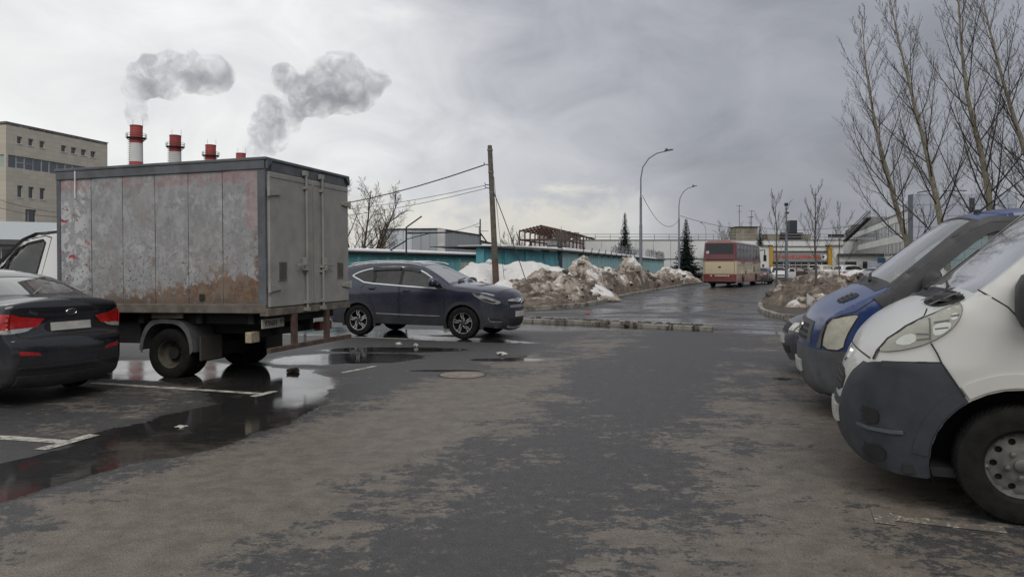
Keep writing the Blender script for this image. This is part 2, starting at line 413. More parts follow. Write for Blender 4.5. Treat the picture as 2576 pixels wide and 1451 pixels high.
# manhole covers and gully grates set in the asphalt
iron = simple('cast_iron', (.055, .045, .038), .75, var=.4, scale=20, bump=.5)
for (px, py, r, lab) in ((1163, 943, .36, 'round sandy manhole cover in the middle of the lot'), (1290, 896, .26, 'small dark drain cover in the puddle beyond the manhole')):
    gx, gy = gp(px, py); t = thing('manhole_cover', lab, 'manhole', (gx, gy, 0), 0, 'covers in the asphalt')
    MB().lathe([(r, .001), (r, .006), (r - .022, .006), (r - .022, .003)], 40).build('frame_ring', iron, t)
    mb = MB(); mb.lathe([(r - .035, .003), (r - .035, .008), (0, .008)], 40)
    for i in range(-5, 6):
        h = math.sqrt(max(0, (r - .06) ** 2 - (i * .055) ** 2))
        if h > .03: mb.box(i * .055 - .012, i * .055 + .012, -h, h, .008, .011)
    mb.build('lid', simple('sandy_iron', (.20, .172, .14), .9, var=.35, scale=8) if r > .3 else iron, t)
# ------------------------------------------------------------------ vehicle bodies
class Shell:
    """body surface: side skins given by a profile (u behind the nose, z) and half width w(u, z); a ribbon over nose, roof and tail"""
    def __init__(s, prof, L, plan, tum, r=.06, crown=.04, p=2.4, ch=2, dens=.035):
        q = densify(chaikin(prof, ch), dens, False); s.P = np.array(q); s.L = L; s.plan = plan; s.tum = tum; s.r = r; s.p = p
        d = np.gradient(s.P, axis=0); d /= np.linalg.norm(d, axis=1)[:, None] + 1e-9; s.N = np.stack([-d[:, 1], d[:, 0]], 1)
        s.T = np.concatenate([[0], np.cumsum(np.linalg.norm(np.diff(s.P, axis=0), axis=1))]); s.crown = crown if isinstance(crown, list) else [(0, crown), (1, crown)]
        s.A = s.P[:-1]; s.B = s.P[1:] - s.P[:-1]; s.B2 = (s.B ** 2).sum(1) + 1e-12
    nose = (0, 1, 1, 1)
    def w0(s, u, z):
        a, z0, z1, u1 = s.nose; return interp(u, s.plan) - interp(z, s.tum) - a * np.clip((np.asarray(z) - z0) / (z1 - z0 + 1e-9), 0, 1) * np.clip(1 - np.asarray(u) / u1, 0, 1)
    def w(s, u, z):
        u = np.atleast_1d(np.asarray(u, float)); z = np.atleast_1d(np.asarray(z, float)); q = np.stack([u, z], 1)
        d = np.full(len(q), 9.0)
        for i in range(0, len(q), 400):
            k = q[i:i + 400]; e = k[:, None, :] - s.A[None]; t = np.clip((e * s.B[None]).sum(2) / s.B2[None], 0, 1)
            d[i:i + 400] = np.sqrt((((e - t[..., None] * s.B[None]) ** 2).sum(2)).min(1))
        a = np.clip(s.r - d, 0, s.r); return s.w0(u, z) - (s.r - np.sqrt(np.maximum(s.r ** 2 - a ** 2, 0)))
    def side(s, sg):
        def f(V, off=0.0):
            V = np.asarray(V); w = s.w(V[:, 0], V[:, 1]); return np.stack([s.L / 2 - V[:, 0], sg * (w + off), V[:, 1]], 1)
        return f
    def rib(s, V, off=0.0):
        V = np.asarray(V); t, k = V[:, 0], V[:, 1]
        u = np.interp(t, s.T, s.P[:, 0]); z = np.interp(t, s.T, s.P[:, 1]); nu = np.interp(t, s.T, s.N[:, 0]); nz = np.interp(t, s.T, s.N[:, 1])
        we = s.w0(u, z) - s.r; c = interp(t / s.T[-1], s.crown) * (1 - np.abs(k) ** s.p) + off
        return np.stack([s.L / 2 - (u + nu * c), k * we, z + nz * c], 1)
    def t_at(s, u, z): return float(s.T[np.argmin((s.P[:, 0] - u) ** 2 + (s.P[:, 1] - z) ** 2)])
    def t_z(s, z, front):
        n = len(s.P); top = int(np.argmax(s.P[:, 1])); i = slice(0, top) if front else slice(top, n)
        zz_, tt = s.P[i, 1], s.T[i]; o = np.argsort(zz_); return float(np.interp(z, zz_[o], tt[o]))
    def tk(s, y, z, front):
        t = s.t_z(z, front); u = np.interp(t, s.T, s.P[:, 0]); return (t, y / float(s.w0(u, z) - s.r))
    def outline(s, zb, arches):
        o = [tuple(p) for p in s.P]
        for uc, zc, r in sorted(arches, reverse=True):
            a0 = math.asin(max(-1, min(1, (zb - zc) / r)))
            for j in range(19):
                a = a0 + (math.pi - 2 * a0) * j / 18; o.append((uc + r * math.cos(a), zc + r * math.sin(a)))
        return o
    def unproj(s, root, px, py, sg, dz=0.0):
        """(u, z) of the side skin seen at a pixel of the 2576-wide copy"""
        M = root.matrix_world.inverted(); o = M @ Vector((0, 0, EYE)); d = M.to_3x3() @ Vector(((px - CX) / FPX, 1, (HOR - py) / FPX))
        w = float(s.w0(1.5, .9))
        for _ in range(40):
            t = (sg * w - o.y) / d.y; u = s.L / 2 - (o.x + d.x * t); z = o.z + d.z * t
            w = .5 * w + .5 * float(s.w0(max(0, u), z))
        return (float(u), float(z))
def surf(name, fn, V, F, mat, parent, off=0.0, thick=0.0, smooth=40):
    v = [tuple(p) for p in fn(V, off)]; f = [list(q) for q in F]
    if thick:
        cnt = {}
        for q in f:
            for i in range(len(q)):
                a, b = q[i], q[(i + 1) % len(q)]; cnt[(a, b)] = cnt.get((a, b), 0) + 1
        bnd = [(a, b) for (a, b) in cnt if (b, a) not in cnt]; ids = sorted({i for e in bnd for i in e}); mp = {}
        low = fn(np.asarray(V)[ids], off - thick)
        for i, p in zip(ids, low): mp[i] = len(v); v.append(tuple(p))
        f += [[a, mp[a], mp[b], b] for a, b in bnd]
    me = bpy.data.meshes.new(name); me.from_pydata(v, [], f)
    bm = bmesh.new(); bm.from_mesh(me); bmesh.ops.recalc_face_normals(bm, faces=bm.faces); bm.to_mesh(me); bm.free()
    me.polygons.foreach_set('use_smooth', [True] * len(me.polygons)); me.set_sharp_from_angle(angle=R(smooth)); me.update()
    return link(name, me, mat, parent)
def body(sh, root, mat, zb, arches, side_holes=(), rib_holes=(), step=.06, name='body', holesL=None, holesR=None):
    out = sh.outline(zb, arches); mb = MB()
    for sg in (1, -1):
        hs = list(side_holes) + list((holesL if sg > 0 else holesR) or [])
        V, F = tri_panel(out, hs, step); mb.add(sh.side(sg)(V), F)
    wm = float(sh.w0(sh.L / 2, 1.0))
    V, F = tri_panel([(0, -1), (sh.T[-1], -1), (sh.T[-1], 1), (0, 1)], rib_holes, step, 1.0, wm); mb.add(sh.rib(V), F)
    me = bpy.data.meshes.new(name); me.from_pydata(mb.v, [], mb.f); bm = bmesh.new(); bm.from_mesh(me)
    bmesh.ops.remove_doubles(bm, verts=bm.verts, dist=.004); bmesh.ops.recalc_face_normals(bm, faces=bm.faces); bm.to_mesh(me); bm.free()
    me.polygons.foreach_set('use_smooth', [True] * len(me.polygons)); me.set_sharp_from_angle(angle=R(50)); me.update()
    return link(name, me, mat, root)
def side_part(sh, name, poly, mat, root, sg, off=.004, thick=.012, holes=(), step=.06, smooth=40):
    V, F = tri_panel(poly, holes, step); return surf(name, sh.side(sg), V, F, mat, root, off, thick, smooth)
def rib_part(sh, name, poly, mat, root, off=.004, thick=.012, holes=(), step=.06):
    V, F = tri_panel(poly, holes, step, 1.0, float(sh.w0(sh.L / 2, .9))); return surf(name, sh.rib, V, F, mat, root, off, thick)
def end_part(sh, name, yz, mat, root, front, off=.004, thick=.012, step=.05):
    return rib_part(sh, name, [(a, max(-1, min(1, b))) for a, b in (sh.tk(y, z, front) for y, z in yz)], mat, root, off, thick, (), step)
def strip(pts, w):
    """ribbon outline of width w along an open polyline"""
    p = [np.array(q, float) for q in pts]; L, Rr = [], []
    for i in range(len(p)):
        d = p[min(i + 1, len(p) - 1)] - p[max(i - 1, 0)]; d = d / (np.linalg.norm(d) + 1e-9); n_ = np.array([-d[1], d[0]]) * w / 2
        L.append(tuple(p[i] + n_)); Rr.append(tuple(p[i] - n_))
    return L + Rr[::-1]
def liner(sh, root, uc, zc, r, depth=.36, mat=None):
    """inner wheel arches"""
    for sg in (1, -1):
        w = float(sh.w0(uc, zc)); mb = MB(); n = 14; x = sh.L / 2 - uc
        A = [(x + r * math.cos(a), zc + r * math.sin(a)) for a in np.linspace(-.35, math.pi + .35, n)]
        for i in range(n - 1):
            (x0, z0), (x1, z1) = A[i], A[i + 1]; mb.face([(x0, sg * (w - .03), z0), (x1, sg * (w - .03), z1), (x1, sg * (w - depth), z1), (x0, sg * (w - depth), z0)])
        mb.face([(p[0], sg * (w - depth), p[1]) for p in A])
        mb.build('wheel_liner', BLACK, root, smooth=60)
BLACK = simple('black_plastic', (.012, .012, .013), .75, var=.3)
TRIM = simple('grey_black_trim', (.03, .031, .034), .6, var=.35, scale=9)
RUBBER = simple('tyre_rubber', (.013, .0125, .012), .9, var=.5, scale=10, bump=.15, spec=.15)
CHROME = simple('chrome', (.62, .63, .64), .18, 1.0, var=.1)
ALLOY = simple('alloy', (.60, .60, .61), .42, .9, var=.2)
STEEL = simple('steel_wheel', (.125, .12, .11), .6, .4, var=.45, scale=7, bump=.1)
PLATE = simple('number_plate', (.42, .41, .38), .5, var=.18, scale=9)
RED = simple('tail_lamp_red', (.36, .012, .012), .12, var=.25, coat=1.0)
REFL = simple('red_reflector', (.30, .02, .02), .3, var=.2)
CLEAR = simple('lamp_clear', (.36, .37, .36), .1, .25, var=.25, scale=14, coat=1.0)
LAMP_OLD = simple('lamp_yellowed', (.44, .42, .35), .22, .0, var=.2, scale=8, coat=.7)
ORANGE = simple('orange_lamp', (.6, .18, .02), .2, coat=1.0)
SEAT = simple('seat_cloth', (.03, .03, .033), .9)
GLASS = glass('clear_glass', (.72, .82, .79), .22)
TINT = glass('tinted_glass', (.10, .11, .12), .10)
TINT2 = glass('half_tinted_glass', (.34, .38, .38), .12)
def wheel(root, x, y, Rr, w, rim, sg, style='steel', zc=None, steer=0.0, name='wheel'):
    """tyre with tread, rim and hub; axis along local y, outer face towards sg"""
    zc = Rr if zc is None else zc
    t = bpy.data.objects.new(name, None); C.objects.link(t); t.parent = root; t.location = (x, y, zc); t.rotation_euler = (0, 0, steer)
    M = Matrix.Rotation(R(-90) * sg, 4, 'X'); h = w / 2
    prof = [(rim - .012, -h * .8), (rim + .012, -h * .98), (rim + (Rr - rim) * .5, -h * 1.0), (Rr - .035, -h * .97), (Rr - .012, -h * .86), (Rr - .006, -h * .72),
            (Rr - .006, h * .72), (Rr - .012, h * .86), (Rr - .035, h * .97), (rim + (Rr - rim) * .5, h * 1.0), (rim + .012, h * .98), (rim - .012, h * .8)]
    mb = MB(); mb.lathe(prof, 48, M, True)
    tyre = mb.build('tyre', RUBBER, t, smooth=35)
    if style in ('van', 'alloy5', 'truck'):
        mb = MB(); nb = 64 if style == 'van' else 44
        for row, (y0, y1) in enumerate(((-.80, -.46), (-.38, -.04), (.04, .38), (.46, .80))):
            for j in range(nb):
                a = 2 * math.pi * (j + .5 * (row % 2)) / nb; da = math.pi / nb * .76; P = []
                for rr in (Rr - .012, Rr + .001):
                    for hh, aa in ((y0 * h, a - da), (y1 * h, a - da * .8), (y1 * h, a + da), (y0 * h, a + da * .8)):
                        r2 = rr - (.012 if abs(hh) > .75 * h else 0); P.append(tuple(M @ Vector((r2 * math.cos(aa), r2 * math.sin(aa), hh))))
                k = len(mb.v); mb.v += P; mb.f += [[k + 4, k + 5, k + 6, k + 7], [k, k + 1, k + 5, k + 4], [k + 1, k + 2, k + 6, k + 5], [k + 2, k + 3, k + 7, k + 6], [k + 3, k, k + 4, k + 7]]
        link('tread', mb.mesh('tread'), RUBBER, t)
        tag(t.children[-1], kind='stuff')
    if style in ('van', 'steel'):
        nh = 10; hr = rim * .10; out = [(rim * .97 * math.cos(a), rim * .97 * math.sin(a)) for a in np.linspace(0, 2 * math.pi, 49)[:-1]]
        hol = [[(rim * .68 * math.cos(b) + hr * math.cos(a), rim * .68 * math.sin(b) + hr * math.sin(a)) for a in np.linspace(0, 2 * math.pi, 13)[:-1]] for b in np.linspace(0, 2 * math.pi, nh + 1)[:-1]]
        V, F = tri_panel(out, hol, rim * .12)
        def fz(V, off=0.0):
            r = np.hypot(V[:, 0], V[:, 1]) / rim; z = np.interp(r, [0, .22, .26, .46, .50, .56, .80, .88, .93, .97], [.55, .55, .50, .50, .44, .36, .30, .20, .55, .78]) * h + off
            return np.array([M @ Vector((a, b, c)) for a, b, c in zip(V[:, 0], V[:, 1], z)])
        surf('rim', fz, V, F, STEEL, t, 0, .02, 30)
        mb = MB()
        for j in range(5):
            a = 2 * math.pi * j / 5 + .3; mb.lathe([(.018, .49 * h), (.018, .62 * h), (.011, .66 * h), (0, .66 * h)], 6, M @ Matrix.Translation((rim * .36 * math.cos(a), rim * .36 * math.sin(a), 0)))
        mb.lathe([(rim * .19, .5 * h), (rim * .19, .68 * h), (rim * .13, .74 * h), (0, .74 * h)], 20, M)
        mb.build('hub', STEEL, t, smooth=40)
        mb = MB(); mb.lathe([(rim * .95, -.1 * h), (rim * .95, 0.0), (0, 0.0)], 24, M); mb.build('brake_drum', BLACK, t)
    elif style == 'truck':
        mb = MB(); mb.lathe([(rim, .86 * h), (rim * .97, .80 * h), (rim * .90, .70 * h), (rim * .84, -.35 * h), (rim * .62, -.75 * h), (rim * .36, -.72 * h), (rim * .34, -.45 * h), (rim * .2, -.42 * h), (0, -.42 * h)], 36, M, cap0=False)
        mb.build('rim', simple('rusty_rim', (.075, .066, .052), .8, .2, var=.5, scale=6), t, smooth=35)
        mb = MB()
        for j in range(6):
            a = 2 * math.pi * j / 6; mb.lathe([(.02, -.74 * h), (.02, -.5 * h), (0, -.5 * h)], 6, M @ Matrix.Translation((rim * .48 * math.cos(a), rim * .48 * math.sin(a), 0)))
        mb.build('wheel_nut', BLACK, t)
    else:
        mb = MB(); mb.lathe([(rim, .80 * h), (rim * .965, .78 * h), (rim * .93, .45 * h), (rim * .92, -.3 * h), (0, -.3 * h)], 32, M, cap0=False); mb.build('rim_barrel', BLACK, t, smooth=40)
        mb = MB(); mb.lathe([(rim * 1.0, .80 * h), (rim * 1.0, .86 * h), (rim * .945, .84 * h), (rim * .945, .70 * h)], 40, M, True); mb.build('rim_lip', ALLOY if style == 'alloy5' else STEEL, t, smooth=40)
        for j in range(5):
            a = 2 * math.pi * j / 5 + .35; ca, sa = math.cos(a), math.sin(a)
            def q(p, hh): return M @ Vector((rim * (p[0] * ca - p[1] * sa), rim * (p[0] * sa + p[1] * ca), hh))
            mb = MB(); poly = [(.14, -.12), (.40, -.14), (.62, -.02), (.95, -.14), (.95, .20), (.66, .20), (.44, .06), (.14, .12)]
            mb.prism(poly, lambda p: q(p, .30 * h), lambda p: q(p, .66 * h)); sp = mb.build('spoke', TRIM, t)
            for path in ([(.20, -.13), (.42, -.13), (.64, -.01), (.94, -.11)], [(.40, .05), (.66, .18), (.94, .18)]):
                mb = MB(); mb.prism(strip(path, .095), lambda p: q(p, .64 * h), lambda p: q(p, .71 * h)); mb.build('machined_edge', ALLOY, sp)
        MB().lathe([(rim * .2, .4 * h), (rim * .2, .72 * h), (rim * .15, .76 * h), (0, .76 * h)], 20, M).build('hub_cap', TRIM, t, smooth=40)
    return t
def seats(root, rows, z0=.42, y=.38, w=.46, h=.66):
    for x in rows:
        for sg in (1, -1):
            mb = MB(); mb.box(x - .25, x + .28, sg * y - w / 2, sg * y + w / 2, z0, z0 + .16)
            s = mb.build('seat', SEAT, root, bevel=.05)
            MB().prism([(x - .22, z0 + .12), (x - .10, z0 + .14), (x - .26, z0 + h), (x - .36, z0 + h)], lambda p: (p[0], sg * y - w / 2, p[1]), lambda p: (p[0], sg * y + w / 2, p[1])).build('backrest', SEAT, s, bevel=.04)
            MB().box(x - .37, x - .27, sg * y - .13, sg * y + .13, z0 + h + .03, z0 + h + .2).build('headrest', SEAT, s, bevel=.03)
def dash(root, x0, x1, z, w, col=None):
    MB().prism([(x0, z - .35), (x0, z - .04), (x0 + .12, z), (x1, z - .02), (x1, z - .35)], lambda p: (p[0], -w, p[1]), lambda p: (p[0], w, p[1])).build('dashboard', SEAT, root, bevel=.03)
def steering(root, x, y, z, r=.19, tilt=25):
    M = Matrix.Translation((x, y, z)) @ Matrix.Rotation(R(-90 + tilt), 4, 'Y')
    mb = MB(); mb.tube([M @ Vector((r * math.cos(a), r * math.sin(a), 0)) for a in np.linspace(0, 2 * math.pi, 25)], .016, 6, False)
    for a in (R(90), R(-90), R(180)): mb.bar(M @ Vector((0, 0, .0)), M @ Vector((r * math.cos(a), r * math.sin(a), 0)), .03, .02)
    mb.lathe([(.06, -.02), (.06, .03), (0, .035)], 12, M); mb.build('steering_wheel', BLACK, root, smooth=60)
def mirror_part(sh, root, u, z, sg, mat, size=(.12, .22, .17), out=.16):
    w = float(sh.w0(u, z)); x = sh.L / 2 - u; a, b, c = size
    mb = MB(); cx, cy, cz = x, sg * (w + out), z + c * .45
    pr = [(-.5, .9), (-.3, 1.0), (.2, .93), (.5, .6), (.55, 0)]
    M = Matrix.Translation((cx, cy, cz)) @ Matrix.Rotation(R(90), 4, 'Y')
    rows = []
    for t_, k in ((-.5, .92), (-.42, 1.0), (-.1, 1.0), (.25, .86), (.45, .55), (.52, .1)):
        rows.append([(cx + t_ * a, cy + .5 * b * k * math.copysign(abs(math.cos(q)) ** .6, math.cos(q)), cz + .5 * c * k * math.copysign(abs(math.sin(q)) ** .6, math.sin(q))) for q in np.linspace(0, 2 * math.pi, 17)[:-1]])
    k0 = len(mb.v)
    for r_ in rows: mb.v += r_
    for i in range(len(rows) - 1):
        for j in range(16): mb.f.append([k0 + i * 16 + j, k0 + i * 16 + (j + 1) % 16, k0 + (i + 1) * 16 + (j + 1) % 16, k0 + (i + 1) * 16 + j])
    mb.f.append([k0 + j for j in range(16)]); mb.f.append([k0 + (len(rows) - 1) * 16 + j for j in range(16)])
    m = mb.build('door_mirror', mat, root, smooth=50)
    MB().bar((x, sg * (w - .03), z - .03), (cx, cy - sg * b * .3, cz - c * .35), .05, .05).build('mirror_arm', BLACK, m)
    return m
def floor_pan(sh, root, z, u0=.25, u1=None):
    u1 = u1 or sh.L - .25; w = float(sh.w0(sh.L / 2, .5)) - .1
    MB().box(sh.L / 2 - u1, sh.L / 2 - u0, -w, w, z, z + .06).build('floor_pan', BLACK, root)
def emblem_text(root, body, size, M, mat, name='lettering', squeeze=1.0, depth=.003):
    v, f = text_mb(body, size, depth, squeeze); mb = MB(); mb.add([M @ Vector(p) for p in v], f); return mb.build(name, mat, root, fix=False)
def place(root, x, y, hx, hy):
    root.location = (x, y, 0); root.rotation_euler = (0, 0, math.atan2(hy, hx)); bpy.context.view_layer.update()

def wrap_part(sh, name, z0, z1, back, mat, root, off, step=.05, wedge=None):
    """bumper that wraps round the nose: side skins below the line `back` joined with the ribbon between heights z0 and z1"""
    top = int(np.argmax(sh.P[:, 1])); idx = [i for i in range(top) if z0 <= sh.P[i][1] <= z1 and sh.P[i][0] < .4]
    prof = [tuple(sh.P[i]) for i in idx]; T = [sh.T[i] for i in idx]; mb = MB()
    V, F = tri_panel(prof + back, (), step)
    for sg in (1, -1): mb.add(sh.side(sg)(V), F)
    if wedge: inner = [(sh.tk(0, z, True)[0], k) for z, k in wedge]; rp = [(t, -1) for t in T] + [(t, -k) for t, k in inner] + [(t, k) for t, k in inner[::-1]] + [(t, 1) for t in T[::-1]]
    else: rp = [(t, -1) for t in T] + [(t, 1) for t in T[::-1]]
    V, F = tri_panel(rp, (), step, 1.0, float(sh.w0(sh.L / 2, .9))); mb.add(sh.rib(V), F)
    me = bpy.data.meshes.new(name); me.from_pydata(mb.v, [], mb.f); bm = bmesh.new(); bm.from_mesh(me)
    bmesh.ops.remove_doubles(bm, verts=bm.verts, dist=.006); bmesh.ops.recalc_face_normals(bm, faces=bm.faces); bm.normal_update()
    c = sum((v.co for v in bm.verts), Vector()) / len(bm.verts); q = max(bm.verts, key=lambda v: v.co.x)
    s_ = 1 if q.normal.x > 0 else -1
    if s_ < 0: bmesh.ops.reverse_faces(bm, faces=bm.faces); bm.normal_update()
    be = [e for e in bm.edges if e.is_boundary]
    for v in bm.verts: v.co += v.normal * off
    ex = bmesh.ops.extrude_edge_only(bm, edges=be)['geom']
    for v in [g_ for g_ in ex if isinstance(g_, bmesh.types.BMVert)]:
        n_ = Vector((0, 0, 0))
        for e in v.link_edges:
            o_ = e.other_vert(v)
            if o_ not in ex: n_ = o_.normal
        v.co -= n_ * (off + .015)
    bm.normal_update(); bm.to_mesh(me); bm.free()
    me.polygons.foreach_set('use_smooth', [True] * len(me.polygons)); me.set_sharp_from_angle(angle=R(45)); me.update()
    return link(name, me, mat, root)
# ------------------------------------------------------------------ box truck
HX, HY = -.961, .276                                       # direction the parked row points (left, slightly away)
def truck_skin():
    m, n, b = new_mat('truck_side_skin'); o = n.obj(); x, y, z = n.sep(o)
    a1 = n.noise(o, 2.1, 9, .7, .2); a2 = n.noise(o, 9, 8, .72, .2); a3 = n.noise(n.vmul(o, (1, 1, .6)), 6.5, 10, .82, .15); a4 = n.noise(o, 22, 5, .6)
    base = n.mix(n.sstep(a3, .38, .62), (.205, .205, .212), (.31, .315, .325)); base = n.mix(n.mul(n.sstep(n.noise(o, 1.1, 4, .5), .42, .62), .35), base, (.235, .222, .214)); base = n.mix(n.mul(n.sstep(n.noise(o, 3.4, 8, .75, .3), .55, .60), .5), base, (.40, .405, .41))
    base = n.mix(n.mul(n.sstep(a2, .50, .62), .55), base, (.16, .155, .148))
    base = n.mix(n.mul(n.sstep(a1, .52, .66), .5), base, (.225, .205, .195))
    # bare spots
    base = n.mix(n.mul(n.sstep(a4, .66, .70), .8), base, (.10, .075, .06))
    # flaking white and red at the front end
    fr = n.sstep(x, 2.85, 3.15); fl = n.noise(o, 5.0, 7, .62, 1.2)
    base = n.mix(n.mul(fr, n.sstep(fl, .50, .53)), base, (.42, .43, .44))
    fl2 = n.noise(n.vmul(o, (1.1, 1, 1.5)), 4.1, 6, .6, 1.3)
    base = n.mix(n.mul(n.mul(fr, n.sstep(fl2, .595, .615)), n.sstep(z, 1.45, 1.8)), base, (.30, .045, .05))
    # old red paint along the top and the rear edge
    edge = n.mx(n.sstep(z, 2.70, 2.80), n.mul(n.sstep(x, .34, .26), n.sstep(z, 2.05, 2.2)))
    redm = n.mul(edge, n.sstep(n.add(n.mul(a1, .7), n.mul(a2, .3)), .47, .53))
    redm = n.mx(redm, n.mul(n.mul(n.sstep(x, .34, .28), n.sstep(z, 2.05, 2.15)), .85))
    base = n.mix(n.mul(redm, .42), base, (.28, .12, .115))
    # rust creeping up from the sill, higher towards the rear
    lim = n.ramp(n.lin(x, 0, 3.57), [(0, .52), (.10, .44), (.30, .42), (.45, .26), (.62, .22), (.74, .18), (.80, .0), (1, 0)])
    rr = n.sub(n.add(n.sub(lim, n.sub(z, 1.05)), n.mul(n.sub(a1, .5), .9)), n.mul(n.sub(.5, a2), .55))
    rust = n.mul(n.sstep(rr, .02, .12), n.lin(a2, .30, .48, .45, 1))
    seam = n.mul(n.sstep(n.m('ABSOLUTE', n.sub(n.m('FRACT', n.m('DIVIDE', n.sub(x, .12), .572)), .5)), .43, .5), n.sstep(z, 2.3, 1.3))
    rust = n.mx(rust, n.mul(n.mul(n.sstep(a4, .575, .62), n.sstep(z, 2.35, 1.5)), .9)); rust = n.mx(rust, n.mul(seam, n.sstep(a2, .50, .55))); rust = n.mx(rust, n.mul(n.sstep(x, .22, .14), n.mul(n.sstep(z, 2.2, 1.9), n.sstep(a2, .44, .52))))
    rc = n.mix(n.sstep(a2, .38, .62), (.060, .034, .022), (.185, .108, .068)); rc = n.mix(n.mul(n.sstep(a1, .48, .62), .65), rc, (.19, .158, .128)); rc = n.mix(n.mul(n.sstep(z, 1.22, 1.10), .5), rc, (.085, .07, .057))
    base = n.mix(rust, base, rc)
    setb(n, b, Base_Color=base, Roughness=n.lin(rust, 0, 1, .58, .92), Normal=n.bump(n.add(n.mul(a2, .6), n.mul(rust, .5)), .25, .01)); return m
TSKIN = truck_skin()
T_RAIL = simple('truck_rail_grey', (.085, .09, .10), .6, var=.35, scale=4)
T_DOOR = simple('truck_door_dusty', (.25, .245, .225), .8, var=.18, scale=3, bump=.05)
T_DARK = simple('chassis_dark', (.016, .015, .015), .85, var=.5)
T_RUST = simple('rusty_iron', (.075, .048, .036), .9, var=.5, scale=9, bump=.3)
T_SILL = simple('truck_sill', (.12, .105, .085), .85, var=.45, scale=5, bump=.3)
def truck():
    t = thing('box_truck', 'white cab truck with rusty grey box body parked on the left', 'truck'); place(t, -3.0, 11.10, HX, HY)
    t.rotation_euler[1] = R(.7)
    W = 1.145; z0, z1 = .98, 3.07; L = 3.57
    for sg in (1, -1):
        MB().box(0, .12, min(sg * W - sg * .13, sg * W), max(sg * W - sg * .13, sg * W), z0, z1 - .02).build('corner_post', T_RAIL, t, bevel=.01); MB().box(L - .07, L, min(sg * W - sg * .07, sg * W), max(sg * W - sg * .07, sg * W), z0, z1 - .02).build('corner_post', T_RAIL, t, bevel=.01)
    MB().box(-.03, L + .02, -W - .02, W + .02, z1 - .03, z1 + .015).build('roof', T_RAIL, t, bevel=.01)
    for sg in (1, -1):
        MB().box(0, L, sg * (W - .035), sg * (W + .012), z1 - .15, z1 - .03).build('top_rail', T_RAIL, t, bevel=.01)
        MB().box(0, L, sg * (W - .05), sg * (W + .006), z0 - .02, z0 + .11).build('sill_rail', T_SILL, t, bevel=.012)
    MB().box(L - .03, L, -W + .07, W - .07, z0, z1 - .03).build('front_wall', T_RAIL, t)
    MB().box(.02, L - .03, -W + .06, W - .06, z0, z0 + .06).build('cargo_floor', T_DARK, t)
    n = 6; xs = np.linspace(.12, L - .07, n + 1)
    rg = random.Random(3)
    for sg in (1, -1):
        for i in range(n):
            a, b_ = xs[i] + .003, xs[i + 1] - .003; mb = MB(); nx, nz = 8, 20; yy = sg * (W - .014)
            for j in range(nz + 1):
                for k in range(nx + 1):
                    X = a + (b_ - a) * k / nx; Z = z0 + .11 + (z1 - .15 - z0 - .11) * j / nz
                    d = .010 * mnoise.noise(Vector((X * 2.2, sg * 3, Z * 2.2))) * (1 if 0 < k < nx else .4) + (.006 * math.sin(math.pi * k / nx))
                    mb.v.append((X, yy + sg * d, Z))
            for j in range(nz):
                for k in range(nx): q = j * (nx + 1) + k; mb.f.append([q, q + 1, q + nx + 2, q + nx + 1])
            mb.build('side_panel', TSKIN, t, smooth=60)
        mb = MB()
        for i in range(1, n): mb.box(xs[i] - .003, xs[i] + .003, sg * (W - .03), sg * (W - .012), z0 + .11, z1 - .15)
        mb.build('panel_seam', T_DARK, t)
    # rear doors
    hd = MB(); hd.box(-.012, .02, -W + .13, W - .13, z1 - .17, z1 - .03); hd.build('door_header', T_RAIL, t, bevel=.008)
    MB().box(-.03, .10, -W, W, z0 - .06, z0 + .05).build('rear_sill', T_SILL, t, bevel=.012)
    for sg in (1, -1):
        ya, yb = sg * .012, sg * (W - .05); lo, hi = min(ya, yb), max(ya, yb)
        d = MB(); nx, nz = 6, 12
        d.box(-.035, .012, lo, hi, z0 + .06, z1 - .175)
        dr = d.build('rear_door', T_DOOR, t, bevel=.012)
        e = MB(); e.box(-.043, -.035, lo + .015, hi - .015, z1 - .25, z1 - .20); e.box(-.043, -.035, sg * .03 - .018, sg * .03 + .018, z0 + .08, z1 - .26); e.build('door_rib', T_DOOR, dr)
        yr = sg * .225; rod = MB(); rod.tube([(-.075, yr, z0 - .02), (-.075, yr, z1 - .10)], .017, 8)
        rd = rod.build('lock_rod', T_DOOR, dr, smooth=40)
        br = MB()
        for z in (z0 + .10, z0 + .62, z1 - .32): br.box(-.095, -.035, yr - .035, yr + .035, z - .02, z + .02)
        br.box(-.085, -.03, yr - .045, yr + .045, z1 - .14, z1 - .07); br.box(-.10, -.03, yr - .04, yr + .04, z0 - .03, z0 + .02)
        br.build('rod_bracket', T_DOOR, rd)
        ha = MB(); zh = z0 + .66; ha.bar((-.10, yr, zh), (-.105, yr + sg * .28, zh - .03), .02, .035); ha.box(-.11, -.04, yr + sg * .05 - .03, yr + sg * .05 + .03, zh - .10, zh + .09)
        ha.box(-.07, -.035, yr + sg * .0 - .05, yr + sg * .0 + .05, zh - .13, zh - .10); ha.build('door_handle', T_DOOR, rd, bevel=.004)
        v0 = sg * .80; ve = MB(); ve.box(-.042, -.035, v0 - .11, v0 + .11, z0 + .42, z0 + .70)
        vo = ve.build('vent', T_DOOR, dr)
        lv = MB()
        for i in range(9): z = z0 + .445 + i * .028; lv.prism([(-.042, z), (-.056, z - .004), (-.042, z + .018)], lambda p: (p[0], v0 - .09, p[1]), lambda p: (p[0], v0 + .09, p[1]))
        lv.build('louvre', simple('louvre_dark', (.085, .08, .07), .8), vo)
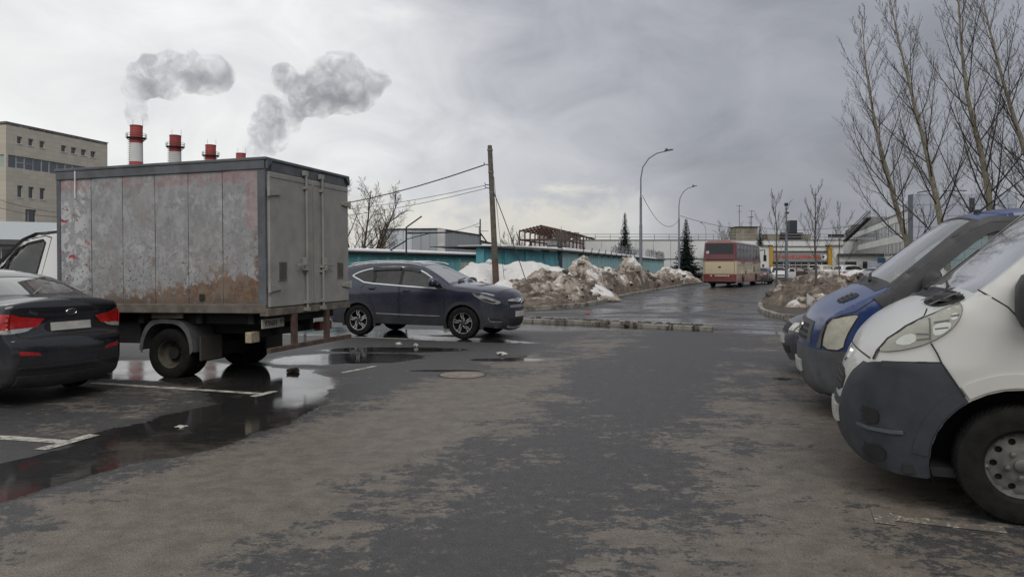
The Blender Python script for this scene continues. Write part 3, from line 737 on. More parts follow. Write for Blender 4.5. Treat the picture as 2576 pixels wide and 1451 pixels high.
        for z in (z0 + .32, z1 - .46):
            hg = MB(); ye = sg * (W - .02); hg.tube([(-.05, ye, z - .06), (-.05, ye, z + .06)], .022, 8)
            hg.prism([(ye, z - .055), (ye, z + .055), (ye - sg * .26, z + .022), (ye - sg * .26, z - .022)], lambda p: (-.036, p[0], p[1]), lambda p: (-.058, p[0], p[1]))
            hg.build('hinge', T_DOOR, dr, bevel=.005)
        MB().prism([(sg * (W - .13), z1 - .03), (sg * (W - .005), z1 - .03), (sg * (W - .005), z1 - .14)], lambda p: (-.045, p[0], p[1]), lambda p: (-.01, p[0], p[1])).build('corner_plate', T_RAIL, t)
    # chassis, guard bar, lamps, plate
    ch = MB()
    for sg in (1, -1): ch.box(.25, 5.4, sg * .42 - .05, sg * .42 + .05, .62, .80)
    for x in (.35, 1.2, 2.2, 3.2): ch.box(x - .05, x + .05, -1.0, 1.0, .80, z0 - .02)
    ch.box(1.5, 1.95, -.75, .75, .26, .46); ch.tube([(1.72, -.9, .365), (1.72, .9, .365)], .09, 10); ch.tube([(1.72, -.2, .365), (1.72, .2, .365)], .2, 12)
    ch.box(2.3, 3.0, .45, .9, .5, .95); ch.box(2.4, 3.4, -.95, -.5, .5, .9); ch.box(.2, .5, -.9, .9, .84, .98)
    ch.build('chassis', T_DARK, t, bevel=.01)
    MB().box(.15, 3.5, -.9, .9, .80, .93).build('subframe', T_DARK, t)
    gb = MB(); gb.box(-.06, 0.0, -1.12, 1.14, .425, .49); gb.build('guard_bar', T_RUST, t, bevel=.006)
    for y in (.50, -.40): MB().box(-.05, .01, y - .045, y + .045, .49, z0 - .06).build('guard_post', T_RUST, t)
    pl_ = MB(); pl_.box(.115, .13, .54, 1.07, .745, .875); pb = pl_.build('number_plate', simple('plate_old', (.36, .34, .29), .6, var=.25, scale=7), t, bevel=.004)
    ink = simple('plate_ink', (.015, .015, .015), .6)
    def onrear(x, y, z): return Matrix.Translation((x, y, z)) @ Matrix(((0, 0, -1, 0), (-1, 0, 0, 0), (0, 1, 0, 0), (0, 0, 0, 1)))
    emblem_text(pb, 'У704АУ', .115, onrear(.114, .86, .805), ink, squeeze=.78); emblem_text(pb, '17', .085, onrear(.114, .615, .82), ink, squeeze=.8)
    MB().box(.36, .40, -.95, 1.05, .60, .70).build('lamp_beam', T_DARK, t)
    MB().box(.27, .37, .90, 1.10, .55, .70).build('tail_lamp', simple('muddy_lamp', (.30, .26, .18), .6, var=.3, scale=20), t, bevel=.012)
    MB().box(.24, .36, -1.02, -.66, .58, .72).build('tail_lamp', simple('dusty_red_lamp', (.17, .035, .03), .5), t, bevel=.012)
    ck = MB()
    for i in range(5): ck.tube([(.30 + .012 * math.cos(a), -.30 + .012 * math.cos(a), .56 - i * .03 + .02 * math.sin(a)) for a in np.linspace(0, 2 * math.pi, 9)], .004, 4, False)
    ck.build('chain', T_RUST, t)
    # side marker lamp, white drip
    MB().box(.98, 1.06, W, W + .012, z0 + .16, z0 + .25).build('side_marker', BLACK, t, bevel=.004)
    dr_ = MB(); rgd = random.Random(5); zz_ = z1 - .03
    pts = [(3.20 + rgd.uniform(-.008, .008), z) for z in np.linspace(z1 - .03, 1.75, 14)]
    dr_.prism(strip([(p[0], p[1]) for p in pts[:5]], .022), lambda p: (p[0], W + .012, p[1]), lambda p: (p[0], W + .016, p[1])); dr_.build('paint_drip', simple('white_drip', (.6, .6, .6), .6), t)
    # wheels: duals at the back
    for sg in (1, -1):
        wheel(t, 1.72, sg * .90, .363, .19, .215, sg, 'truck'); wheel(t, 1.72, sg * .66, .363, .19, .215, sg, 'truck'); wheel(t, 5.0, sg * .86, .35, .19, .215, sg, 'truck', zc=.40)
        fe = MB(); A = [(1.28, .42), (1.30, .62), (1.38, .78), (1.52, .86), (1.92, .87), (2.06, .80), (2.16, .64), (2.20, .44)]
        A = chaikin(A, 1)
        for i in range(len(A) - 1): fe.prism([A[i], A[i + 1], (A[i + 1][0], A[i + 1][1] - .025), (A[i][0], A[i][1] - .025)], lambda p: (p[0], sg * .52, p[1]), lambda p: (p[0], sg * 1.02, p[1]))
        for i in range(len(A) - 1): fe.prism([A[i], A[i + 1], (A[i + 1][0] + (.05 if A[i+1][0] < 1.5 else -.04 if A[i+1][0] > 1.9 else 0), A[i + 1][1] - .06), (A[i][0] + (.05 if A[i][0] < 1.5 else -.04 if A[i][0] > 1.9 else 0), A[i][1] - .06)], lambda p: (p[0], sg * 1.015, p[1]), lambda p: (p[0], sg * 1.03, p[1]))
        fe.build('wheel_fender', simple('fender_grey', (.10, .10, .105), .6, var=.3), t, smooth=40)
        MB().box(1.45, 1.98, sg * 1.0, sg * 1.03, .88, .95).build('fender_bracket', simple('tan_bracket', (.20, .17, .13), .8), t)
        MB().box(1.16, 1.19, sg * .55, sg * 1.0, .28, .62).build('mud_flap', simple('mud_flap', (.045, .042, .036), .9), t)
    # cab
    cab = bpy.data.objects.new('cab', None); C.objects.link(cab); cab.parent = t; cab.location = (4.78, 0, 0)
    CL = 2.33
    sh = Shell([(.06, .45), (0, .62), (.02, .88), (.10, 1.05), (.28, 1.16), (.50, 1.27), (.56, 1.32), (1.02, 1.72), (1.46, 2.08), (1.62, 2.16), (1.95, 2.23), (2.22, 2.26), (2.30, 2.24), (2.33, 2.15), (2.33, .5)], CL,
               [(0, .70), (.12, .82), (.4, .93), (.9, .97), (2.33, .97)], [(.3, .03), (.6, 0), (1.15, 0), (1.5, .05), (2.26, .16)], r=.07, crown=[(0, .06), (.15, .06), (.3, .07), (.6, .04), (1, .01)])
    bpy.context.view_layer.update()
    sq = lambda a: [sh.unproj(cab, x / 4.837 / 1.59, (840 + y / 4.837) / 1.59, 1) for x, y in a]
    win = [(.62, 1.30), (.84, 1.52), (1.06, 1.74), (1.28, 1.94), (1.40, 2.00), (1.78, 2.06), (1.83, 2.02), (1.72, 1.50), (1.66, 1.30), (1.55, 1.24), (.95, 1.23)]
    door = [(.56, .55), (.54, 1.28), (.80, 1.53), (1.02, 1.76), (1.24, 1.97), (1.38, 2.06), (1.82, 2.13), (1.95, 2.10), (1.84, 1.55), (1.80, .55)]
    WHT = paint('cab_white', (.62, .62, .61), .35, .3, 1.2, .3)
    t0, t1 = sh.t_at(.58, 1.34), sh.t_at(1.40, 2.04); ws = [(t0, -.93), (t1, -.90), (t1, .90), (t0, .93)]
    body(sh, cab, WHT, .45, [(.95, .40, .42)], side_holes=[door], rib_holes=[ws], step=.07, name='cab_body')
    dins = [(.575, .565), (.555, 1.275), (.81, 1.518), (1.03, 1.745), (1.25, 1.953), (1.385, 2.045), (1.815, 2.115), (1.93, 2.085), (1.828, 1.55), (1.788, .565)]
    for sg in (1, -1):
        d = side_part(sh, 'cab_door', dins, WHT, cab, sg, 0, .03, [win], .07)
        side_part(sh, 'window_glass', win, GLASS, d, sg, -.012, 0, (), .1)
        side_part(sh, 'window_seal', [(1.12, 1.80), (1.18, 1.86), (1.02, 1.24), (.96, 1.24)], BLACK, d, sg, .004, .012)
        side_part(sh, 'window_rubber', strip(win + [win[0]], .035), BLACK, d, sg, .003, .01, (), .08)
        side_part(sh, 'door_handle', [(1.60, 1.06), (1.76, 1.06), (1.76, 1.11), (1.60, 1.11)], BLACK, d, sg, .02, .03)
        side_part(sh, 'rain_gutter', strip([(.60, 1.37), (1.0, 1.77), (1.36, 2.07), (1.6, 2.16), (2.28, 2.20)], .04), BLACK, cab, sg, .008, .02)
        liner(sh, cab, .95, .40, .42)
    rib_part(sh, 'windscreen', ws, GLASS, cab, -.005, 0)
    dash(cab, CL / 2 - .95, CL / 2 - .45, 1.30, .85); steering(cab, CL / 2 - 1.15, .38, 1.30); seats(cab, [CL / 2 - 1.98], .75, .42, .44, .55)
    MB().box(-CL / 2 + .05, CL / 2 - .5, -.88, .88, .55, .62).build('cab_floor', BLACK, cab)
    for sg in (1, -1): end_part(sh, 'headlight', [(sg * .48, .82), (sg * .72, .82), (sg * .74, 1.0), (sg * .48, 1.0)], CLEAR, cab, True)
    mir = mirror_part(sh, cab, .70, 1.30, -1, BLACK, (.08, .18, .34), .2); mirror_part(sh, cab, .70, 1.30, 1, BLACK, (.08, .18, .34), .2)
    return t
truck()

# ------------------------------------------------------------------ dark sedan, rear seen at the left edge
def sedan_left():
    L = 4.40
    t = thing('parked_sedan', 'dirty black sedan cut off by the left edge, seen from behind', 'car')
    rc = Vector((-5.20, 8.98)); place(t, rc.x + HX * L / 2, rc.y + HY * L / 2, HX * .985 - HY * .1, HY * .985 + HX * -.09)
    pr = [(.10, .24), (.02, .40), (0, .58), (.06, .72), (.2, .80), (.6, .92), (1.05, 1.01), (1.18, 1.05), (1.6, 1.30), (1.98, 1.47), (2.3, 1.53), (2.75, 1.54), (3.1, 1.50), (3.35, 1.43), (3.62, 1.30), (3.88, 1.17), (4.0, 1.155),
          (4.22, 1.165), (4.30, 1.175), (4.335, 1.15), (4.31, 1.05), (4.31, .92), (4.33, .80), (4.39, .74), (4.40, .60), (4.39, .45), (4.33, .30), (4.25, .25)]
    sh = Shell(pr, L, [(0, .50), (.1, .66), (.3, .78), (.7, .86), (1.5, .87), (3.6, .865), (4.0, .84), (4.25, .78), (4.4, .68)], [(.2, .05), (.45, 0), (1.0, .0), (1.15, .04), (1.5, .24)], r=.035,
               crown=[(0, .10), (.12, .09), (.3, .05), (.5, .04), (.68, .05), (.8, .06), (1, .07)], ch=1)
    K = paint('sedan_black', (.009, .010, .014), .34, .25, .80, .12, (.06, .055, .05))
    ws = (sh.t_at(1.24, 1.08), sh.t_at(2.02, 1.47)); rw = (sh.t_at(3.36, 1.42), sh.t_at(3.80, 1.21))
    wsp = [(ws[0], -.93), (ws[1], -.86), (ws[1], .86), (ws[0], .93)]; rwp = chaikin([(rw[0], -.88), (rw[1], -.90), (rw[1], .90), (rw[0], .88)], 2, True)
    win = [(1.45, 1.06), (2.05, 1.42), (2.75, 1.46), (3.20, 1.38), (3.48, 1.20), (3.45, 1.08)]
    body(sh, t, K, .26, [(.87, .32, .35), (3.46, .32, .35)], [win], [wsp, rwp], .032)
    for sg in (1, -1):
        side_part(sh, 'side_window', win, TINT, t, sg, -.008, 0); liner(sh, t, .87, .32, .35); liner(sh, t, 3.46, .32, .35)
        for u in (.87, 3.46): wheel(t, L / 2 - u, sg * .76, .315, .19, .19, sg, 'steel' if u > 2 else 'steel')
        # tail lamp: red on boot lid and wing, clear strip below
        tl = end_part(sh, 'tail_lamp', [(sg * .33, 1.0), (sg * .60, 1.035), (sg * .73, 1.065), (sg * .735, .895), (sg * .54, .885), (sg * .42, .90)], RED, t, False, .012, .02)
        end_part(sh, 'clear_lens', [(sg * .46, .905), (sg * .735, .895), (sg * .735, .845), (sg * .60, .85), (sg * .52, .865)], CLEAR, tl, False, .012, .02)
        side_part(sh, 'tail_lamp_wing', [(3.98, 1.04), (4.10, 1.075), (4.325, 1.065), (4.325, .895), (4.18, .87), (4.05, .93)], RED, tl, sg, .008, .02, (), .03)
        side_part(sh, 'clear_wing', [(4.10, .90), (4.325, .89), (4.325, .845), (4.20, .85)], CLEAR, tl, sg, .008, .02, (), .03)
        end_part(sh, 'reflector', [(sg * .42, .585), (sg * .74, .605), (sg * .74, .655), (sg * .44, .62)], REFL, t, False, .004, .01)
        # bumper / lid joints
        side_part(sh, 'bumper_joint', strip([(3.85, .78), (4.10, .80), (4.33, .80)], .010), BLACK, t, sg, .001, 0, (), .05)
        side_part(sh, 'headlight', [(.12, .70), (.55, .86), (.60, .78), (.18, .62)], CLEAR, t, sg)
        mirror_part(sh, t, 1.45, 1.05, sg, K)
    rib_part(sh, 'windscreen', wsp, TINT2, t, -.004, 0); rib_part(sh, 'rear_window', rwp, glass('rear_glass', (.05, .055, .055), .22, .03, 2.6), t, -.004, 0)
    # boot lid outline, plate recess, crease, lower valance
    lid = [(sg_ * y, z) for sg_, y, z in ((1, .66, .885), (1, .62, .80), (1, .50, .765), (-1, .50, .765), (-1, .62, .80), (-1, .66, .885))]
    end_part(sh, 'lid_joint', strip(lid, .012), BLACK, t, False, .002, 0, .03)
    rec = chaikin([(-.33, .80), (.33, .80), (.33, .985), (-.33, .985)], 2, True); end_part(sh, 'plate_recess', rec, simple('recess_black', (.007, .007, .008), .5), t, False, .003, .004)
    end_part(sh, 'number_plate', [(-.26, .835), (.26, .835), (.26, .945), (-.26, .945)], PLATE, t, False, .014, .012)
    end_part(sh, 'bumper_lip', [(-.66, .455), (.66, .455), (.66, .475), (-.66, .475)], K, t, False, .022, .03)
    end_part(sh, 'rear_valance', [(-.66, .27), (.66, .27), (.66, .375), (-.66, .375)], TRIM, t, False, .012, .02)
    # emblem and lettering on the lid
    def onend(y, z, off):
        tk = sh.tk(y, z, False); p = sh.rib([tk], off)[0]; q = sh.rib([(tk[0] - .03, tk[1])], off)[0]; r_ = sh.rib([(tk[0], tk[1] - .05)], off)[0]
        up_ = (Vector(q) - Vector(p)).normalized(); rt = (Vector(r_) - Vector(p)).normalized(); nn = rt.cross(up_).normalized(); rt = up_.cross(nn)
        return Matrix((( rt.x, up_.x, nn.x, p[0]), (rt.y, up_.y, nn.y, p[1]), (rt.z, up_.z, nn.z, p[2]), (0, 0, 0, 1)))
    Mx = onend(0, 1.075, .006); ov = MB()
    E1 = [(.068 * math.cos(a), .034 * math.sin(a)) for a in np.linspace(0, 2 * math.pi, 33)[:-1]]
    ov.prism(E1, lambda p: Mx @ Vector((p[0], p[1], 0)), lambda p: Mx @ Vector((p[0], p[1], .004))); em = ov.build('emblem', BLACK, t)
    rg_ = MB(); rg_.tube([Mx @ Vector((.068 * math.cos(a), .034 * math.sin(a), .004)) for a in np.linspace(0, 2 * math.pi, 33)], .005, 6, False); rg_.build('emblem_ring', CHROME, em)
    emblem_text(em, 'KIA', .052, Mx @ Matrix.Translation((0, 0, .006)), CHROME, squeeze=1.15)
    emblem_text(t, 'RIO', .045, onend(.46, 1.075, .004), CHROME, squeeze=1.35)
    dash(t, L / 2 - 1.75, L / 2 - 1.3, 1.0, .7); seats(t, [L / 2 - 2.2, L / 2 - 3.1], .35, .36); floor_pan(sh, t, .27)
    MB().box(-L / 2 + .55, -L / 2 + 1.0, -.65, .65, 1.08, 1.11).build('parcel_shelf', SEAT, t)
    return t
sedan_left()

# ------------------------------------------------------------------ dark blue SUV, right side seen
def suv():
    L = 4.60; fw = Vector((gp(1173, 855)[0], 16.25)); rw_ = Vector((gp(903, 842)[0], 17.25)); h = (fw - rw_).normalized()
    t = thing('parked_suv', 'dark blue SUV with chrome window line behind the truck', 'car')
    mid = (fw + rw_) / 2; lef = Vector((-h.y, h.x)); c = mid + lef * .80 - h * .04; place(t, c.x, c.y, h.x, h.y)
    pr = [(.14, .24), (.05, .34), (.01, .48), (0, .66), (.02, .82), (.07, .93), (.16, 1.0), (.45, 1.08), (.9, 1.14), (1.2, 1.175), (1.28, 1.20), (1.65, 1.42), (2.05, 1.60), (2.35, 1.665), (2.8, 1.69), (3.4, 1.68), (3.9, 1.63), (4.2, 1.575), (4.28, 1.52),
          (4.42, 1.25), (4.50, 1.08), (4.57, .95), (4.60, .75), (4.60, .55), (4.54, .36), (4.46, .30)]
    sh = Shell(pr, L, [(0, .52), (.08, .64), (.25, .78), (.5, .87), (.93, .925), (2.3, .92), (3.6, .925), (4.1, .88), (4.4, .80), (4.6, .68)], [(.2, .05), (.5, .01), (.75, 0), (1.0, .0), (1.14, .025), (1.3, .10), (1.55, .20), (1.69, .27)], r=.07,
               crown=[(0, .10), (.10, .10), (.2, .07), (.4, .06), (.6, .04), (.8, .06), (1, .08)])
    B = paint('suv_blue', (.020, .025, .046), .42, .25, 1.2, .14, (.085, .078, .072), .3)
    dlo = [(1.36, 1.12), (1.83, 1.42), (2.06, 1.52), (2.40, 1.585), (2.9, 1.59), (3.34, 1.55), (3.62, 1.48), (3.80, 1.40), (3.82, 1.38), (3.56, 1.28), (3.44, 1.225), (2.58, 1.17), (1.78, 1.125), (1.40, 1.10)]
    dls = chaikin(dlo, 1, True)
    ws = (sh.t_at(1.33, 1.22), sh.t_at(2.06, 1.60)); wsp = [(ws[0], -.97), (ws[1], -.90), (ws[1], .90), (ws[0], .97)]
    rw = (sh.t_at(4.28, 1.50), sh.t_at(4.44, 1.20)); rwp = [(rw[0], -.85), (rw[1], -.88), (rw[1], .88), (rw[0], .85)]
    fd = [(1.40, .40), (1.36, .62), (1.36, 1.09), (1.42, 1.088), (1.78, 1.112), (2.50, 1.158), (2.51, .40)]
    rd = [(2.53, .40), (2.52, 1.16), (3.42, 1.212), (3.52, 1.10), (3.46, .98), (3.30, .84), (3.16, .66), (3.12, .50), (3.10, .40)]
    fin = lambda p, d=.007: p
    body(sh, t, B, .30, [(.93, .36, .41), (3.59, .36, .41)], [dls, fd, rd], [wsp, rwp], .055)
    def inset(p, d):
        p = np.array(p, float); c_ = p.mean(0); return [tuple(q + (c_ - q) / np.linalg.norm(c_ - q) * d) for q in p]
    for sg in (1, -1):
        for nm, pp in (('front_door', fd), ('rear_door', rd)):
            d = side_part(sh, nm, inset(pp, .010), B, t, sg, 0, .02, (), .055)
            hx_ = 2.33 if nm == 'front_door' else 3.23; hz = 1.06 if nm == 'front_door' else 1.105
            side_part(sh, 'door_handle', chaikin([(hx_ - .11, hz - .012), (hx_ + .11, hz - .005), (hx_ + .11, hz + .028), (hx_ - .11, hz + .02)], 1, True), B, d, sg, .03, .035, (), .04)
            side_part(sh, 'handle_recess', [(hx_ - .07, hz - .05), (hx_ + .07, hz - .045), (hx_ + .07, hz - .01), (hx_ - .07, hz - .015)], BLACK, d, sg, .003, .004, (), .04)
        gl = side_part(sh, 'side_glass', dls, TINT, t, sg, -.01, 0, (), .08)
        side_part(sh, 'front_side_glass', [(1.75, 1.14), (2.0, 1.42), (2.15, 1.52), (2.48, 1.55), (2.48, 1.165)], TINT2, gl, sg, -.006, 0)
        for ps in ([(2.50, 1.17), (2.50, 1.58)], [(3.22, 1.21), (3.20, 1.35), (3.26, 1.55)]):
            side_part(sh, 'window_pillar', strip(ps, .075), BLACK, gl, sg, -.002, .01)
        for ps in ([(2.05, 1.495), (2.25, 1.545), (2.47, 1.555)], [(2.55, 1.56), (2.95, 1.555), (3.28, 1.535)]):
            side_part(sh, 'wind_deflector', strip(ps, .07), simple('deflector', (.02, .02, .022), .15), gl, sg, .025, .02)
        side_part(sh, 'chrome_trim', strip(dls + [dls[0], dls[1]], .024), CHROME, t, sg, .006, .012, (), .06)
        for uc in (.93, 3.59):
            A = [(uc + r_ * math.cos(a), .36 + r_ * math.sin(a)) for r_, rng in ((.475, np.linspace(-.30, math.pi + .30, 22)), (.405, np.linspace(math.pi + .30, -.30, 22))) for a in rng]
            side_part(sh, 'arch_cladding', A, TRIM if 0 else simple('suv_cladding', (.028, .030, .036), .55, var=.3), t, sg, .014, .03, (), .05)
            liner(sh, t, uc, .36, .405); wheel(t, L / 2 - uc, sg * .80, .36, .235, .235, sg, 'alloy5')
        side_part(sh, 'sill_cladding', [(1.33, .30), (1.36, .46), (1.50, .44), (3.14, .47), (3.19, .30)], simple('suv_cladding', (.028, .030, .036), .55), t, sg, .016, .03)
        side_part(sh, 'sill_strip', strip([(1.48, .50), (2.5, .515), (3.1, .53)], .018), ALLOY, t, sg, .006, .01)
        hl = side_part(sh, 'headlight', chaikin([(.10, .80), (.16, .87), (.45, .965), (.72, 1.02), (.62, .93), (.40, .83), (.20, .775)], 1, True), CLEAR, t, sg, .006, .015, (), .04)
        side_part(sh, 'lamp_eyebrow', strip([(.14, .86), (.45, .955), (.70, 1.015)], .02), CHROME, hl, sg, .012, .01, (), .05)
        side_part(sh, 'lamp_core', [(.20, .83), (.42, .90), (.52, .90), (.38, .84), (.24, .80)], BLACK, hl, sg, .011, .006, (), .05)
        side_part(sh, 'fog_lamp', [(.10, .40), (.32, .42), (.36, .47), (.12, .46)], BLACK, t, sg, .005, .01, (), .04)
        side_part(sh, 'fog_trim', strip([(.36, .49), (.32, .40), (.10, .385)], .02), CHROME, t, sg, .01, .012, (), .04)
        side_part(sh, 'tail_lamp', [(4.30, 1.35), (4.40, 1.10), (4.20, .98), (4.22, 1.06), (4.28, 1.1)], RED, t, sg, .008, .015, (), .04)
        rl = MB(); pts = [sh.side(sg)(np.array([[u, z]]), -.0)[0] for u, z in ((2.0, 1.62), (2.1, 1.66), (2.6, 1.705), (3.3, 1.70), (3.85, 1.655), (3.95, 1.62))]
        pts = [(p[0], sg * .62, p[2] + .02) for p in pts]; rl.tube(pts, .016, 8); rl.build('roof_rail', CHROME, t, smooth=60)
        mirror_part(sh, t, 1.55, 1.16, sg, B, (.16, .26, .19), .16)
    rib_part(sh, 'windscreen', wsp, glass('suv_windscreen', (.50, .57, .54), .22, .03, .65), t, -.004, 0); rib_part(sh, 'rear_window', rwp, TINT, t, -.004, 0)
    # front: grille bar, badge, plate, lower intake
    gr = end_part(sh, 'grille', [(-.45, .68), (.45, .68), (.50, .86), (-.50, .86)], BLACK, t, True, .004, .008)
    end_part(sh, 'grille_bar', [(-.50, .835), (-.16, .785), (.16, .785), (.50, .835), (.50, .86), (-.50, .86)], CHROME, gr, True, .014, .015)
    for z in (.70, .73): end_part(sh, 'grille_slat', [(-.44, z - .008), (.44, z - .008), (.44, z + .008), (-.44, z + .008)], ALLOY, gr, True, .012, .01)
    bx_ = MB(); tk = sh.tk(0, .80, True); pc = sh.rib([tk], .02)[0]
    Mb = Matrix(((0, 0, 1, pc[0]), (1, 0, 0, pc[1]), (0, 1, 0, pc[2]), (0, 0, 0, 1)))
    for a, b_ in (((-.035, .045), (-.028, -.045)), ((.035, .045), (.028, -.045)), ((-.03, 0), (.03, 0))): bx_.bar(Mb @ Vector((a[0], a[1], 0)), Mb @ Vector((b_[0], b_[1], 0)), .012, .012)
    bx_.tube([Mb @ Vector((.055 * math.cos(a) , .06 * math.sin(a), 0)) for a in np.linspace(0, 2 * math.pi, 25)], .007, 6, False); bx_.build('badge', CHROME, gr)
    end_part(sh, 'number_plate', [(-.26, .50), (.26, .50), (.26, .61), (-.26, .61)], PLATE, t, True, .016, .014)
    end_part(sh, 'lower_intake', [(-.42, .33), (.42, .33), (.46, .46), (-.46, .46)], BLACK, t, True, .004, .008)
    end_part(sh, 'bumper_strip', [(-.44, .285), (.44, .285), (.44, .315), (-.44, .315)], ALLOY, t, True, .02, .02)
    t0, t1 = sh.t_at(.18, 1.01), sh.t_at(1.20, 1.175)
    rib_part(sh, 'bonnet_joint', strip([(t0, -.98), (t0, .98)], .012), BLACK, t, .003, 0)
    for k in (-.5, .15):
        wp = MB(); p0 = sh.rib([(ws[0] - .02, k)], .03)[0]; p1 = sh.rib([(ws[0] + .05, k + .6)], .03)[0]; wp.bar(p0, p1, .02, .02); wp.build('wiper', BLACK, t)
    dash(t, L / 2 - 1.95, L / 2 - 1.45, 1.10, .75); steering(t, L / 2 - 2.0, .38, 1.10); seats(t, [L / 2 - 2.45, L / 2 - 3.35], .50, .38, .5, .7); floor_pan(sh, t, .28)
    for uc in (.99, 3.6): pass
    return t
suv()
# ------------------------------------------------------------------ vans on the right
def nose_plan(W, w0, a, tail, n=9, p=2.0):
    return [(a * i / n, w0 + (W - w0) * (1 - (1 - i / n) ** p) ** (1 / p)) for i in range(n + 1)] + tail
def z8(l): return [((3100 + x / 1.0753) / 1.59, (800 + y / 1.0753) / 1.59) for x, y in l]
def z5(l): return [((3300 + x / 2.418) / 1.59, (850 + y / 2.418) / 1.59) for x, y in l]
def arch_pts(uc, zc, r, a0, a1, n=12): return [(uc + r * math.cos(a), zc + r * math.sin(a)) for a in np.linspace(a0, a1, n)]
def white_van():
    L = 5.41; HV = Vector((-.934, .358)); N = Vector((2.62, 5.83)); c = N - HV * L / 2
    t = thing('white_van', 'white panel van with dark grey bumper at the right edge', 'van'); place(t, c.x, c.y, HV.x, HV.y)
    sh = Shell([(.20, .22), (.09, .26), (.03, .34), (0, .48), (.015, .64), (.05, .79), (.10, .91), (.13, .97), (.16, 1.05), (.26, 1.165), (.42, 1.265), (.58, 1.34), (.70, 1.40), (1.04, 1.71), (1.51, 2.14), (1.72, 2.30), (2.0, 2.42), (2.5, 2.49), (4.9, 2.52), (5.25, 2.48), (5.38, 2.36), (5.41, 2.1), (5.41, .55), (5.38, .4)], L,
               nose_plan(1.025, .50, .80, [(5.0, 1.025), (5.41, .98)]), [(.2, .05), (.45, .012), (.7, 0), (1.25, .0), (1.5, .05), (2.0, .14), (2.55, .24)], r=.06,
               crown=[(0, .06), (.08, .07), (.11, .06), (.15, .06), (.185, .05), (.205, .02), (.35, .02), (.6, .04), (1, .02)], p=2.2)
    sh.nose = (.16, .95, 1.35, .85)
    Wp = paint('van_white', (.50, .50, .475), .30, .25, 1.0, .30, (.17, .145, .115))
    Gp = simple('van_bumper_grey', (.030, .034, .042), .60, var=.35, scale=5, bump=.08)
    u5 = lambda l: [sh.unproj(t, x, y, 1) for x, y in z5(l)]; u8 = lambda l: [sh.unproj(t, x, y, 1) for x, y in z8(l)]
    cl = lambda l, e=.012: [(max(a, float(np.interp(b_, sh.P[:60, 1], sh.P[:60, 0])) + e if b_ < 1.3 else a), b_) for a, b_ in l]
    ws = (sh.t_at(.73, 1.425), sh.t_at(1.66, 2.26)); wsp = [(ws[0], -.96), (ws[1], -.90), (ws[1], .90), (ws[0], .96)]
    win = chaikin([(1.02, 1.42), (1.26, 1.64), (1.59, 1.96), (1.78, 2.02), (2.15, 2.02), (2.18, 1.95), (2.18, 1.38), (1.2, 1.34)], 1, True)
    AR = (.95, .34, .50)
    body(sh, t, Wp, .24, [AR, (4.40, .36, .44)], [win], [wsp], .045)
    j1, j2, j3 = u8([(410, 688), (715, 700), (815, 845)]); fl = u5([(1020, 1260), (1080, 1360)])
    aw = math.atan2(j3[1] - AR[1], j3[0] - AR[0]); ra = math.hypot(j3[1] - AR[1], j3[0] - AR[0])
    zt = j1[1]; back = [(j1[0] + .06, zt), (j2[0], j2[1]), ((j2[0] + j3[0]) / 2, (j2[1] + j3[1]) / 2), j3] + arch_pts(*AR, aw if aw > 0 else R(128), R(192), 9) + [(.44, .225), (.30, .22)]
    bm_ = wrap_part(sh, 'bumper', .24, zt - .02, back, Gp, t, .012, .045, [(zt - .03, .90), (.84, .76), (.62, .60), (.60, .50)])
    for sg in (1, -1):
        side_part(sh, 'side_window', win, TINT2, t, sg, -.01, 0, (), .09)
        side_part(sh, 'window_rubber', strip(win + [win[0]], .03), BLACK, t, sg, .003, .01, (), .06)
        liner(sh, t, *AR, .40); liner(sh, t, 4.40, .36, .44)
        for u in (.95, 4.40): wheel(t, L / 2 - u, sg * .905, .365, .22, .215, sg, 'van')
        side_part(sh, 'arch_flare', arch_pts(.95, .34, .60, R(30), aw - .03, 20) + arch_pts(.95, .34, .515, aw - .03, R(30), 20), Wp, t, sg, .016, .03, (), .05)
        side_part(sh, 'bumper_flare', arch_pts(.95, .34, .60, aw + .03, R(176), 12) + arch_pts(.95, .34, .515, R(176), aw + .03, 12), Gp, bm_, sg, .022, .03, (), .05)
        side_part(sh, 'bumper_slot', chaikin(cl([(.03, .52), (.12, .53), (.16, .54), (.16, .625), (.11, .64), (.03, .635)]), 1, True), BLACK, bm_, sg, .030, .004, (), .03)
        side_part(sh, 'fog_recess', chaikin(cl([(.055, .30), (.13, .275), (.20, .29), (.205, .37), (.15, .395), (.06, .385)], .02), 1, True), BLACK, bm_, sg, .028, .004, (), .03)
        side_part(sh, 'bumper_step', strip([(.04, .50), (.10, .495), (.24, .50), (.30, .51)], .020), simple('bumper_ledge', (.075, .08, .09), .7), bm_, sg, .036, .03, (), .03)
        side_part(sh, 'bumper_joint', strip([(j1[0] + .06, zt + .004), (j2[0], j2[1] + .004)], .008), BLACK, t, sg, .014, 0, (), .05)
        side_part(sh, 'wing_joint', strip([fl[0], fl[1], j2, j3], .010), BLACK, t, sg, .015, 0, (), .05)
        hp = cl(u5([(455, 1330), (530, 1215), (640, 1095), (800, 1005), (1060, 975), (1200, 910), (1300, 858), (1322, 880), (1325, 960), (1290, 1050), (1200, 1150), (1020, 1255), (800, 1320), (600, 1343)]))
        hp = chaikin(hp, 1, True); ins = lambda p, d: [tuple(np.array(q) + (np.mean(p, 0) - q) / np.linalg.norm(np.mean(p, 0) - q) * d) for q in np.array(p)]
        hs = side_part(sh, 'headlight', hp, simple('lamp_shell', (.56, .56, .52), .45, .0, var=.2, scale=6), t, sg, .006, .012, (), .035)
